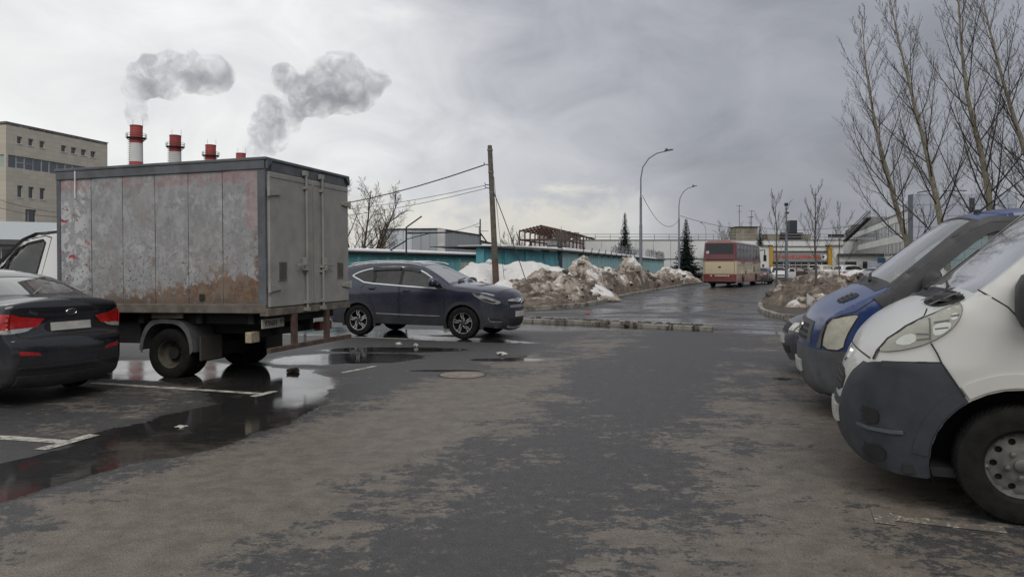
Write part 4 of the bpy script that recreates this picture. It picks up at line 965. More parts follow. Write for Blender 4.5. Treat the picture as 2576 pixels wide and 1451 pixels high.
        for q in ([(660, 1265), (740, 1190), (860, 1160), (890, 1235), (790, 1285)], [(1040, 1080), (1200, 1050), (1230, 1100), (1130, 1180), (1040, 1190)], [(1215, 980), (1290, 960), (1280, 1030), (1215, 1040)]):
            side_part(sh, 'reflector_bowl', chaikin(u5(q), 1, True), CHROME, hs, sg, .009, .004, (), .03)
        for q in ([(1010, 1020), (1015, 1230)], [(880, 1170), (1000, 1175)], [(885, 1230), (1005, 1215)], [(1050, 1060), (1200, 1040)], [(1060, 1125), (1190, 1110)], [(1215, 1000), (1295, 985)]):
            side_part(sh, 'lamp_bar', strip(u5(q), .009), simple('lamp_bar', (.13, .13, .125), .4, .2), hs, sg, .012, .006, (), .04)
        side_part(sh, 'headlight_lens', ins(hp, .004), glass('lamp_lens', (.93, .93, .89), .25, .10, .6), hs, sg, .022, .016, (), .04)
        side_part(sh, 'lamp_gap', strip(hp + [hp[0]], .006), BLACK, hs, sg, .004, 0, (), .05)
        bj = cl(u5([(440, 1415), (452, 1325), (530, 1210), (640, 1090), (800, 1000), (985, 928)]), .008)
        side_part(sh, 'bonnet_joint', strip(bj, .009), BLACK, t, sg, .0075, 0, (), .04)
        dj = u5([(1480, 745), (1620, 825), (1770, 915)])
        side_part(sh, 'door_joint', strip(dj + [(dj[2][0] + .12, dj[2][1] - .15), (1.12, 1.0), (1.12, .86)], .009), BLACK, t, sg, .001, 0, (), .05)
        side_part(sh, 'door_joint', strip([(2.28, .40), (2.28, 2.10)], .009), BLACK, t, sg, .001, 0, (), .08)
        side_part(sh, 'rubbing_strip', [(1.50, .46), (3.9, .46), (3.9, .60), (1.50, .60)], Gp, t, sg, .015, .02, (), .1)
        um, zm = u5([(1850, 930)])[0]; mirror_part(sh, t, um + .06, zm - .12, sg, TRIM, (.16, .24, .38), .06)
    rib_part(sh, 'windscreen', wsp, glass('van_windscreen', (.62, .68, .66), .30, .05, 2.2), t, -.004, 0)
    gr = end_part(sh, 'grille', chaikin([(-.26, .64), (.26, .64), (.30, .80), (-.30, .80)], 1, True), BLACK, t, True, .006, .01)
    for z in (.68, .72, .76): end_part(sh, 'grille_slat', [(-.26, z - .006), (.26, z - .006), (.26, z + .006), (-.26, z + .006)], TRIM, gr, True, .012, .01)
    end_part(sh, 'badge', chaikin([(-.07, .84), (.07, .84), (.06, .95), (-.06, .95)], 1, True), CHROME, t, True, .012, .02)
    end_part(sh, 'number_plate', [(-.26, .44), (.26, .44), (.26, .55), (-.26, .55)], PLATE, t, True, .030, .03)
    t0 = sh.t_at(.13, .97); rib_part(sh, 'bonnet_front_joint', strip([(t0, -.99), (t0, .99)], .012), BLACK, t, .002, 0)
    # scuttle: black tray at the foot of the windscreen, wipers and tape
    tc = sh.t_at(.62, 1.345); tray = chaikin([(tc - .13, .50), (tc - .10, .90), (tc + .02, .97), (tc + .09, .95), (tc + .09, .40), (tc - .02, .30)], 2, True)
    sc = rib_part(sh, 'scuttle_tray', tray, BLACK, t, .004, .01, (), .04)
    rib_part(sh, 'scuttle_tray', [(tc - .08, -.95), (tc + .09, -.95), (tc + .09, .36), (tc - .06, .30)], BLACK, t, .003, .01, (), .06)
    TP = simple('grey_tape', (.20, .20, .21), .4, var=.3, scale=20)
    for a, b_ in (((tc - .12, .52), (tc + .06, .56)), ((tc - .10, .60), (tc + .02, .70)), ((tc + .0, .66), (tc + .07, .93)), ((tc - .11, .80), (tc + .08, .86)), ((tc - .02, .50), (tc + .10, .62))):
        p0 = Vector(sh.rib([a], .02)[0]); p1 = Vector(sh.rib([b_], .03)[0]); MB().bar(p0, p1, .030, .006).build('tape_strip', TP, sc)
    p = Vector(sh.rib([(tc, .75)], .0)[0]); MB().lathe([(.09, -.01), (.085, .03), (.05, .045), (0, .047)], 18, Matrix.Translation(p)).build('reservoir_cap', TRIM, sc, smooth=40)
    for k0, k1 in ((.70, .0), (-.05, -.75)):
        wp = MB(); a = Vector(sh.rib([(tc, k0)], .03)[0]); b_ = Vector(sh.rib([(tc + .16, k1)], .02)[0]); m_ = Vector(sh.rib([(tc + .09, (k0 + k1) / 2 + .12)], .035)[0])
        wp.tube([a, m_, b_], [.014, .01, .008], 6); wp.build('wiper', BLACK, t)
    dash(t, L / 2 - 1.60, L / 2 - .95, 1.30, .85); steering(t, L / 2 - 1.60, .45, 1.30, .2, 40); seats(t, [L / 2 - 2.2], .75, .50, .5, .8); floor_pan(sh, t, .24, .3)
    MB().box(L / 2 - 2.62, L / 2 - 2.58, -.9, .9, .4, 2.3).build('bulkhead', SEAT, t)
    return t
white_van()

def blue_van():
    L = 4.86; N = Vector((3.42, 8.55)); c = N - Vector((HX, HY)) * L / 2
    t = thing('blue_van', 'blue van with black window pillars behind the white van', 'van'); place(t, c.x, c.y, HX, HY)
    sh = Shell([(.20, .26), (.08, .30), (.02, .42), (0, .60), (.02, .78), (.05, .92), (.09, 1.02), (.16, 1.10), (.30, 1.19), (.45, 1.27), (.58, 1.33), (.66, 1.37), (1.08, 1.72), (1.40, 1.99), (1.56, 2.08), (1.8, 2.14), (2.5, 2.16), (4.5, 2.16), (4.75, 2.10), (4.85, 1.95), (4.86, .6), (4.82, .4)], L,
               nose_plan(.98, .60, .45, [(4.5, .98), (4.86, .94)]), [(.2, .06), (.5, .01), (.8, 0), (1.2, 0), (1.4, .04), (2.1, .20)], r=.035, crown=[(0, .10), (.14, .10), (.25, .08), (.45, .07), (.6, .04), (1, .02)], p=2.3)
    Bp = paint('van_blue', (.007, .028, .125), .22, .3, 1.1, .34, (.07, .07, .07)); Gp = simple('van_bumper_light', (.075, .078, .083), .7, var=.3, scale=5, bump=.05)
    Kp = simple('van_black_pillar', (.020, .020, .022), .5, var=.2)
    up = lambda pts: [sh.unproj(t, x, y, 1) for x, y in z8(pts)]
    ws = (sh.t_at(.71, 1.41), sh.t_at(1.49, 2.05)); wsp = [(ws[0], -.93), (ws[1], -.86), (ws[1], .86), (ws[0], .93)]
    win = chaikin([(.95, 1.40), (1.25, 1.66), (1.55, 1.91), (1.69, 1.96), (2.42, 1.96), (2.46, 1.90), (2.46, 1.28), (1.15, 1.22), (.97, 1.28)], 1, True)
    AR = (.95, .34, .42)
    body(sh, t, Bp, .28, [AR, (3.85, .34, .40)], [win], [wsp], .06)
    bm_ = wrap_part(sh, 'bumper', .28, .72, [(.25, .725), (.54, .72)] + arch_pts(*AR, R(120), R(188), 8) + [(.50, .28), (.24, .27)], Gp, t, .014, .05)
    for sg in (1, -1):
        side_part(sh, 'side_window', win, GLASS, t, sg, -.01, 0, (), .09)
        out = [(.52, 1.28), (.685, 1.375), (1.085, 1.71), (1.405, 1.975), (1.60, 2.06), (2.55, 2.08), (2.55, 1.20), (1.10, 1.10), (.98, .98), (.80, .98)]
        side_part(sh, 'window_surround', out, Kp, t, sg, .013, .02, [win], .035)
        liner(sh, t, *AR); liner(sh, t, 3.85, .34, .40)
        for u in (.95, 3.85): wheel(t, L / 2 - u, sg * .86, .34, .20, .20, sg, 'steel')
        side_part(sh, 'bumper_groove', strip([(.02, .60), (.2, .595), (.55, .59)], .012), BLACK, bm_, sg, .0155, 0, (), .05)
        side_part(sh, 'fog_recess', chaikin([(.05, .40), (.20, .38), (.22, .46), (.06, .47)], 1, True), BLACK, bm_, sg, .016, .004, (), .04)
        hp = chaikin([(.055, .735), (.07, .88), (.11, 1.03), (.19, 1.075), (.40, 1.125), (.34, 1.02), (.27, .88), (.24, .735)], 1, True)
        hl = side_part(sh, 'headlight', hp, LAMP_OLD, t, sg, .008, .015, (), .04)
        side_part(sh, 'lamp_gap', strip(hp + [hp[0]], .012), BLACK, hl, sg, .009, 0, (), .05)
        side_part(sh, 'nose_panel', [(.022, .74), (.045, .735), (.06, .88), (.10, 1.03), (.065, .97), (.04, .86)], Gp, t, sg, .01, .02, (), .03)
        side_part(sh, 'bonnet_joint', strip([(.12, 1.045), (.24, 1.10), (.36, 1.14), (.48, 1.23), (.58, 1.30)], .010), BLACK, t, sg, .001, 0, (), .05)
        side_part(sh, 'body_crease', [(.45, .86), (.70, .88), (.70, .91), (.45, .89)], Bp, t, sg, .012, .02, (), .04)
        side_part(sh, 'rain_channel', strip([(.70, 1.385), (1.10, 1.72), (1.42, 1.985), (1.60, 2.07), (2.6, 2.085)], .055), Kp, t, sg, .017, .01, (), .07)
        mirror_part(sh, t, 1.02, 1.22, sg, TRIM, (.15, .19, .36), .10)
    rib_part(sh, 'windscreen', wsp, glass('blue_van_windscreen', (.66, .78, .72), .35, .04, 1.8), t, -.004, 0)
    fr = [(ws[0] - .06, -.99), (ws[1] + .03, -.985), (ws[1] + .03, .985), (ws[0] - .06, .99)]
    rib_part(sh, 'windscreen_frame', fr, simple('dusty_black', (.045, .044, .045), .7, var=.2), t, .004, .012, [wsp])
    gr = end_part(sh, 'grille', [(-.50, .76), (.50, .76), (.52, .98), (-.52, .98)], Gp, t, True, .010, .02)
    for z in (.80, .86, .92): end_part(sh, 'grille_slat', [(-.40, z - .018), (.40, z - .018), (.40, z + .018), (-.40, z + .018)], BLACK, gr, True, .014, .01)
    em = end_part(sh, 'badge', [(.11 * math.cos(a), .90 + .05 * math.sin(a)) for a in np.linspace(0, 2 * math.pi, 21)[:-1]], CHROME, gr, True, .03, .02)
    end_part(sh, 'number_plate', [(-.26, .45), (.26, .45), (.26, .56), (-.26, .56)], PLATE, t, True, .035, .03)
    ta = sh.t_at(.36, 1.225); vent = rib_part(sh, 'bonnet_vent', chaikin([(ta - .10, .55), (ta + .10, .62), (ta + .10, .86), (ta - .10, .80)], 1, True), BLACK, t, .006, .01, (), .04)
    for i in range(4): rib_part(sh, 'vent_slat', strip([(ta - .07 + i * .045, .58), (ta - .07 + i * .045, .80)], .014), TRIM, vent, .012, .006, (), .05)
    tc = sh.t_at(.60, 1.345); rib_part(sh, 'scuttle', [(tc - .05, -.9), (tc + .06, -.94), (tc + .06, .94), (tc - .05, .9)], TRIM, t, .003, .01)
    for k0, k1 in ((.6, 0), (-.1, -.7)):
        a = Vector(sh.rib([(tc, k0)], .05)[0]); b_ = Vector(sh.rib([(tc + .16, k1)], .03)[0]); MB().tube([a, (a + b_) / 2 + Vector((0, 0, .03)), b_], [.02, .012, .008], 6).build('wiper', BLACK, t)
    a = Vector(sh.rib([(sh.t_at(1.66, 2.11), .45)], 0)[0]); an = MB(); an.tube([a, a + Vector((-.50, .02, .42))], [.012, .004], 6); an.lathe([(.04, -.01), (.03, .03), (0, .035)], 10, Matrix.Translation(a)); an.build('aerial', BLACK, t)
    dash(t, L / 2 - 1.25, L / 2 - .75, 1.28, .82); steering(t, L / 2 - 1.45, .42, 1.28, .2, 35); seats(t, [L / 2 - 2.45], .75, .48, .5, .75); floor_pan(sh, t, .27, .3)
    mb = MB(); p = Vector((L / 2 - 1.45, 0, 1.88)); mb.box(p.x - .02, p.x + .02, -.12, .12, p.z - .04, p.z + .04); mb.build('interior_mirror', BLACK, t, bevel=.012)
    return t
blue_van()

# ------------------------------------------------------------------ ordinary cars (near nose behind the vans, and the far ones)
PROF = {
 'sedan': ([(.10, .24), (.02, .40), (0, .56), (.08, .72), (.25, .80), (.7, .92), (1.1, 1.0), (1.2, 1.04), (1.6, 1.27), (2.0, 1.43), (2.4, 1.48), (2.9, 1.46), (3.3, 1.36), (3.75, 1.10), (4.0, 1.06), (4.25, 1.05), (4.33, .98), (4.38, .75), (4.36, .45), (4.28, .28)], 4.38,
           [(1.42, 1.05), (2.02, 1.39), (2.7, 1.42), (3.2, 1.32), (3.5, 1.12), (3.45, 1.04)], (1.24, 1.07, 2.0, 1.42), (3.30, 1.35, 3.72, 1.12), .32, (.85, 3.45)),
 'hatch': ([(.10, .24), (.02, .40), (0, .56), (.06, .72), (.2, .82), (.55, .96), (.85, 1.04), (.95, 1.08), (1.4, 1.36), (1.75, 1.50), (2.2, 1.55), (2.9, 1.54), (3.4, 1.48), (3.6, 1.40), (3.78, 1.05), (3.84, .85), (3.85, .50), (3.78, .30)], 3.85,
           [(1.15, 1.09), (1.75, 1.44), (2.4, 1.48), (3.15, 1.44), (3.4, 1.20), (3.35, 1.08)], (1.0, 1.12, 1.75, 1.49), (3.58, 1.40, 3.76, 1.10), .30, (.75, 3.2)),
 'suv': ([(.12, .28), (.03, .42), (0, .62), (.04, .86), (.14, 1.0), (.5, 1.09), (1.05, 1.15), (1.15, 1.19), (1.6, 1.48), (1.95, 1.66), (2.4, 1.73), (3.2, 1.73), (4.0, 1.70), (4.28, 1.64), (4.45, 1.20), (4.53, 1.0), (4.55, .60), (4.48, .35)], 4.55,
         [(1.35, 1.18), (1.95, 1.58), (2.6, 1.64), (3.7, 1.60), (4.05, 1.35), (4.0, 1.20)], (1.2, 1.23, 1.95, 1.65), (4.28, 1.62, 4.44, 1.24), .36, (.9, 3.6))}
def car(name, label, kind, x, y, hx, hy, col, mat=None, lamp=None, cat='car', group=None, step=.11, style='steel', detail=True):
    pr, L, win, w4, r4, Rw, (uf, ur) = PROF[kind]; W = .86 if kind != 'suv' else .92
    t = thing(name, label, cat, group=group); place(t, x, y, hx, hy)
    sh = Shell(pr, L, [(0, .54), (.1, .68), (.3, .80), (.7, W), (L - .8, W), (L - .25, W - .08), (L, W - .18)], [(.2, .05), (.45, 0), (1.0, 0), (1.15, .04), (1.5, .22), (1.75, .30)], r=.06, crown=[(0, .08), (.2, .07), (.5, .04), (.8, .06), (1, .08)], dens=.06)
    M_ = mat or paint(name + '_paint', col, .4)
    wt = (sh.t_at(*w4[:2]), sh.t_at(*w4[2:])); rt = (sh.t_at(*r4[:2]), sh.t_at(*r4[2:]))
    wsp = [(wt[0], -.93), (wt[1], -.86), (wt[1], .86), (wt[0], .93)]; rwp = [(rt[0], -.86), (rt[1], -.88), (rt[1], .88), (rt[0], .86)]
    body(sh, t, M_, .27, [(uf, Rw, Rw + .04), (ur, Rw, Rw + .04)], [win], [wsp, rwp], step)
    for sg in (1, -1):
        side_part(sh, 'side_window', win, TINT, t, sg, -.008, 0, (), .15); liner(sh, t, uf, Rw, Rw + .04); liner(sh, t, ur, Rw, Rw + .04)
        um = (win[0][0] + win[-1][0]) / 2 + .1; side_part(sh, 'window_pillar', strip([(um, win[-1][1]), (um, win[2][1])], .07), BLACK, t, sg, .002, .01)
        for u in (uf, ur): wheel(t, L / 2 - u, sg * (W - .11), Rw, .19, Rw * .62, sg, style)
        side_part(sh, 'headlight', [(.06, .66), (.12, .74), (.48, .86), (.50, .78), (.2, .64)], lamp or CLEAR, t, sg, .006, .012, (), .06)
        side_part(sh, 'tail_lamp', [(L - .45, 1.0), (L - .12, 1.0), (L - .06, .82), (L - .35, .84)], RED, t, sg, .006, .012, (), .06)
        end_part(sh, 'rear_lamp', [(sg * .46, .84), (sg * (W - .24), .82), (sg * (W - .25), 1.0), (sg * .52, .99)], RED, t, False, .012, .02)
        end_part(sh, 'front_lamp', [(sg * .38, .64), (sg * .62, .66), (sg * .62, .76), (sg * .42, .73)], lamp or CLEAR, t, True, .010, .02)
        for u in (1.35 if kind != 'hatch' else 1.1, 2.35, 3.2): side_part(sh, 'door_joint', strip([(u, .38), (u, 1.04)], .012), BLACK, t, sg, .001, 0)
        mirror_part(sh, t, win[0][0] + .1, win[0][1], sg, M_)
    rib_part(sh, 'windscreen', wsp, TINT2, t, -.004, 0); rib_part(sh, 'rear_window', rwp, TINT, t, -.004, 0)
    end_part(sh, 'grille', [(-.36, .60), (.36, .60), (.36, .71), (-.36, .71)], BLACK, t, True); end_part(sh, 'lower_intake', [(-.45, .34), (.45, .34), (.45, .44), (-.45, .44)], BLACK, t, True)
    end_part(sh, 'number_plate', [(-.26, .47), (.26, .47), (.26, .57), (-.26, .57)], PLATE, t, True, .02, .02)
    end_part(sh, 'rear_plate', [(-.26, .76), (.26, .76), (.26, .87), (-.26, .87)], PLATE, t, False, .016, .02)
    seats(t, [L / 2 - 2.2, L / 2 - 3.0], .38, .36); dash(t, L / 2 - 1.75, L / 2 - 1.25, 1.0, .68); floor_pan(sh, t, .28)
    return t, sh
N3 = Vector((4.2, 11.3)); c3 = N3 - Vector((HX, HY)) * 4.38 / 2
car('navy_sedan', 'navy car whose nose peeks out beyond the blue van', 'sedan', c3.x, c3.y, HX, HY, (.018, .023, .045), lamp=LAMP_OLD, step=.06)
# ------------------------------------------------------------------ coach
def coach():
    L = 11.6; W = 1.25; near_l = Vector((14.45, 56.0)); h = Vector((.454, .891)); right = Vector((h.y, -h.x))
    cr = near_l + right * W; c = cr + h * L / 2
    t = thing('coach', 'maroon and cream coach seen from behind on the wet road', 'bus'); place(t, c.x, c.y, h.x, h.y)
    MA = paint('coach_maroon', (.125, .020, .028), .4, .3, 1.6, .35); CR = paint('coach_cream', (.47, .40, .27), .35, .3, 1.6, .35); DK = simple('coach_glass', (.016, .018, .022), .22, var=.2)
    PK = paint('coach_faded', (.25, .115, .11), .35, .3, 1.4, .4)
    x0, x1 = -L / 2, L / 2
    # outline slices: rounded box shells at three heights
    def shell(name, z0, z1, mat, wb, wt, xr, xf, arches=()):
        mb = MB(); r = .16; sec = []
        for z, w, a, b_ in ((z0, wb, xr, xf), (z1, wt, xr + .02 * (z1 - z0), xf - .04 * (z1 - z0))):
            loop = []
            for cx, cy, q0 in ((b_ - r, w - r, 0), (a + r, w - r, 90), (a + r, -w + r, 180), (b_ - r, -w + r, 270)):
                for k in range(6): an = R(q0 + 18 * k); loop.append((cx + r * math.cos(an), cy + r * math.sin(an), z))
            sec.append(loop)
        n_ = len(sec[0]); mb.v += sec[0] + sec[1]
        for i in range(n_): mb.f.append([i, (i + 1) % n_, n_ + (i + 1) % n_, n_ + i])
        mb.f.append(list(range(n_))[::-1]); mb.f.append([n_ + i for i in range(n_)])
        return mb.build(name, mat, t, smooth=40)
    shell('lower_body', 1.02, 2.0, CR, W, W, x0, x1); shell('upper_body', 2.0, 3.36, MA, W, W - .10, x0 + .01, x1 - .05)
    rf = shell('roof', 3.362, 3.50, PK, W - .10, W - .30, x0 + .06, x1 - .2)
    MB().box(x0 + 1.2, x0 + 3.0, -.55, .55, 3.50, 3.60).build('roof_unit', PK, rf, bevel=.05)
    # skirt with wheel openings
    wx = [x0 + 2.75, x0 + 9.0]
    for sg in (1, -1):
        cuts = [x0 + .02]
        for w_ in wx: cuts += [w_ - .58, w_ + .58]
        cuts.append(x1 - .02)
        for i in range(0, len(cuts), 2): MB().box(cuts[i], cuts[i + 1], sg * (W - .06), sg * (W - .004), .36, 1.018).build('skirt_panel', PK if sg < 0 else PK, t, bevel=.01)
        for w_ in wx:
            mb = MB(); A = [(w_ + .58 * math.cos(a), .50 + .56 * math.sin(a)) for a in np.linspace(0, math.pi, 13)]
            for i in range(12): mb.prism([A[i], A[i + 1], (A[i + 1][0], 1.019), (A[i][0], 1.019)], lambda p: (p[0], sg * (W - .06), p[1]), lambda p: (p[0], sg * (W - .004), p[1]))
            mb.build('wheel_arch', PK, t)
            wheel(t, w_, sg * (W - .2), .50, .30, .30, sg, 'steel')
        # side glazing panes with pillars and curtains behind
        for i in range(7):
            a = x0 + .35 + i * 1.55; b_ = min(a + 1.49, x1 - .35)
            mb = MB(); mb.prism([(a, 2.22), (b_, 2.22), (b_ - .0, 3.28), (a, 3.28)], lambda p: (p[0], sg * (W - (p[1] - 2.0) * .073 + .004), p[1]), lambda p: (p[0], sg * (W - (p[1] - 2.0) * .073 - .012), p[1]))
            wn_ = mb.build('side_window', simple('coach_window', (.045, .050, .060), .15, var=.6, scale=2.5), t)
            if sg < 0:
                rgc = random.Random(i); cu = MB()
                q = lambda p: (p[0], -(W - (p[1] - 2.0) * .073 + .009), p[1]); q2 = lambda p: (p[0], -(W - (p[1] - 2.0) * .073 + .005), p[1])
                pts = [(a + .10, 3.24), (b_ - .12, 3.24), (b_ - .14, 2.98 + rgc.uniform(-.05, .05)), ((a + b_) / 2, 2.86 + rgc.uniform(-.06, .06)), (a + .12, 2.97 + rgc.uniform(-.05, .05))]
                cu.prism(pts, q, q2); cu.build('curtain', simple('curtain', (.20, .215, .235), .7, var=.3, scale=5), wn_)
                cu = MB(); cu.prism([(a + .06, 2.28), (a + .30, 2.28), (a + .22, 2.9), (a + .06, 2.95)], q, q2); cu.build('curtain', simple('curtain', (.20, .215, .235), .7), wn_)
        MB().box(x0 + .2, x1 - .1, sg * (W + .001), sg * (W + .012), 1.98, 2.03).build('waist_rail', MA, t)
        MB().box(x0 + .05, x1 - .2, sg * (W + .001), sg * (W + .010), 1.00, 1.05).build('gold_stripe', simple('gold_stripe', (.40, .24, .07), .5), t)
        for x in (x0 + 1.4, x0 + 3.6, x0 + 4.4, x0 + 6.4, x0 + 8.2): MB().box(x - .01, x + .01, sg * W, sg * (W + .004), .40, 1.95).build('locker_joint', BLACK, t)
        for a, b_, z in ((x0 + .3, x0 + 3.4, 1.72), (x0 + 4.5, x0 + 7.6, 1.66), (x0 + .3, x0 + 3.2, 1.62)): MB().box(a, b_, sg * W, sg * (W + .005), z, z + .035).build('stripe', PK, t)
        for a, b_ in ((x0 + 1.9, x0 + 3.5), (x0 + 7.2, x0 + 9.4)): MB().box(a, b_, sg * W, sg * (W + .006), 1.80, 1.97).build('livery_patch', PK, t)
        for k in range(4): MB().box(x0 + 7.4, x0 + 8.3, sg * W, sg * (W + .012), 1.16 + k * .13, 1.22 + k * .13).build('vent_slot', BLACK, t)
        MB().box(x0 + 3.75, x0 + 4.05, sg * W, sg * (W + .01), .95, 1.25).build('locker_vent', BLACK, t)
    # tail
    def tail(name, y0, y1, z0, z1, mat, d=.012, par=None, up_=False):
        q = lambda z: .02 * max(0, z - 2.0) + (.01 if z > 2 else 0)
        mb = MB(); mb.prism([(y0, z0), (y1, z0), (y1, z1), (y0, z1)], lambda p: (x0 + q(p[1]) + .004, p[0], p[1]), lambda p: (x0 + q(p[1]) - d, p[0], p[1])); return mb.build(name, mat, par or t, bevel=.004)
    tail('rear_window', -1.0, 1.02, 2.52, 3.32, DK)
    def disc(y, z, r, mat, d): mb = MB(); mb.lathe([(r, 0), (r, d), (0, d)], 18, Matrix.Translation((x0 + .02, y, z)) @ Matrix.Rotation(R(-90), 4, 'Y')); return mb.build('speed_sticker', mat, t)
    st = disc(.88, 2.66, .11, simple('sticker_white', (.6, .6, .6), .6), .03); disc(.88, 2.66, .05, PK, .034)
    tail('tail_slot', -1.02, 1.02, 2.08, 2.14, BLACK, .016); tail('tail_shelf', -1.05, 1.05, 2.02, 2.05, MA, .03)
    ht = tail('engine_hatch', -1.08, 1.08, 1.06, 1.94, CR, .014); tail('hatch_stripe', -1.14, 1.14, 1.955, 1.985, simple('gold_stripe', (.40, .24, .07), .5), .016)
    tail('hatch_badge', -.10, .10, 1.48, 1.60, BLACK, .02, ht)
    for y in (-1.09, 1.09): tail('hatch_joint', y - .012, y + .012, 1.0, 1.96, BLACK, .005)
    for y in (-.7, .7): tail('air_grille', y - .07, y + .07, 2.36, 2.48, MA, .03)
    bu = shell('rear_bumper', .46, 1.018, paint('coach_bumper', (.14, .016, .020), .4, .3, 1.0, .3), W - .02, W - .005, x0 - .03, x0 + 1.0)
    tail('number_plate', -.55, .35, .86, .95, PLATE, .05, bu); 
    for y in (-.85, -.65, .62, .84): tail('tail_lamp', y - .06, y + .06, .84, .96, LAMP_OLD if abs(y) < .7 else RED, .05, bu)
    MB().box(x0 + .1, x1 - .1, -W + .1, W - .1, .40, .52).build('floor_pan', BLACK, t)
    MB().box(x0 + .3, x0 + 1.6, -.9, .9, .30, .45).build('engine_block', T_DARK, t)
    mr = MB(); mr.tube([(x1 - .1, -W + .05, 3.0), (x1 + .25, -W - .28, 3.05), (x1 + .30, -W - .30, 2.5)], .05, 6); mr.box(x1 + .2, x1 + .42, -W - .42, -W - .18, 2.05, 2.6); mr.build('mirror_horn', BLACK, t, bevel=.03)
    return t
coach()
# ------------------------------------------------------------------ other vehicles on the far road
def aim(a): return math.sin(R(a)), math.cos(R(a))          # heading measured from straight ahead, clockwise
def where(px, d): return (px - CX) / FPX * d
car('grey_sedan', 'dark grey car half hidden by the right side of the coach', 'sedan', where(1929, 66), 67.5, *aim(24), (.05, .052, .06))
wc, wsh = car('white_hatchback', 'white hatchback with its driver door open facing us', 'hatch', where(1974, 76), 78, *aim(190), (.55, .56, .57))
dv = MB(); dv.prism([(.0, .35), (.95, .35), (.95, 1.02), (.75, 1.44), (.25, 1.40), (.0, 1.02)], lambda p: (0.70 - p[0] * .30, .80 + p[0] * .95, p[1]), lambda p: (0.73 - p[0] * .30, .83 + p[0] * .95, p[1]))
od = dv.build('open_door', paint('white_hatchback_paint', (.55, .56, .57), .4), wc)
dv = MB(); dv.prism([(.12, 1.05), (.85, 1.05), (.70, 1.36), (.28, 1.34)], lambda p: (0.694 - p[0] * .30, .798 + p[0] * .95, p[1]), lambda p: (0.736 - p[0] * .30, .832 + p[0] * .95, p[1])); dv.build('door_window', DKG if 0 else TINT, od)
car('pale_suv', 'pale beige SUV with red tail lamps parked before the shop', 'suv', where(2086, 84), 86, *aim(6), (.42, .40, .35))
car('maroon_car', 'dark maroon car low behind the mound before the shop doors', 'sedan', where(2022, 88), 90, *aim(96), (.05, .028, .032))
car('white_estate', 'white car behind the small snow heap right of the shop', 'suv', where(2165, 82), 84, *aim(70), (.5, .51, .52))
car('silver_sedan', 'silver grey sedan right of the snow heap near the blue van', 'sedan', where(2225, 70), 71, *aim(60), (.25, .26, .29))
car('blue_hatchback', 'blue grey car behind the snow left of the coach', 'hatch', where(1744, 84), 85, *aim(8), (.10, .12, .17))
def white_bus():
    d = 106; X = where(1942, d); t = thing('white_bus', 'white bus front with dark windscreen beyond the coach', 'bus'); place(t, X + 1.2, d + 4.5, *aim(196))
    Wm = paint('bus_white', (.52, .53, .50), .35, .3, 1.3, .35); x1 = 4.5
    MB().box(-4.5, x1, -1.15, 1.15, .45, 2.95).build('body', Wm, t, bevel=.12); MB().box(-4.4, x1 - .1, -1.05, 1.05, 2.95, 3.12).build('roof', Wm, t, bevel=.06)
    mb = MB(); mb.box(x1, x1 + .02, -1.0, 1.0, 1.55, 2.72); ws_ = mb.build('windscreen', simple('bus_glass', (.03, .035, .042), .1, var=.3, coat=1.0), t, bevel=.008)
    MB().box(x1 + .02, x1 + .026, -.45, .55, 1.62, 2.35).build('blind', simple('blind', (.20, .22, .25), .7), ws_)
    MB().box(x1, x1 + .06, -1.12, 1.12, .42, .70).build('bumper', simple('bus_bumper', (.10, .10, .10), .6), t, bevel=.03)
    for sg in (1, -1):
        MB().lathe([(.12, 0), (.12, .03), (0, .04)], 16, Matrix.Translation((x1 + .01, sg * .85, .95)) @ Matrix.Rotation(R(90), 4, 'Y')).build('headlight', CLEAR, t)
        for k in range(4): MB().box(-4.0 + k * 2.0, -2.2 + k * 2.0, sg * 1.15, sg * 1.162, 1.6, 2.6).build('side_window', simple('bus_glass', (.03, .035, .042), .1), t)
        for x in (-2.8, 3.0): wheel(t, x, sg * 1.0, .45, .26, .27, sg, 'steel')
        mr = MB(); mr.tube([(x1, sg * 1.1, 2.75), (x1 + .3, sg * 1.32, 2.7), (x1 + .3, sg * 1.34, 2.3)], .04, 6); mr.box(x1 + .22, x1 + .38, sg * 1.34 - .12, sg * 1.34 + .12, 1.75, 2.3); mr.build('mirror', BLACK, t, bevel=.03)
    return t
white_bus()
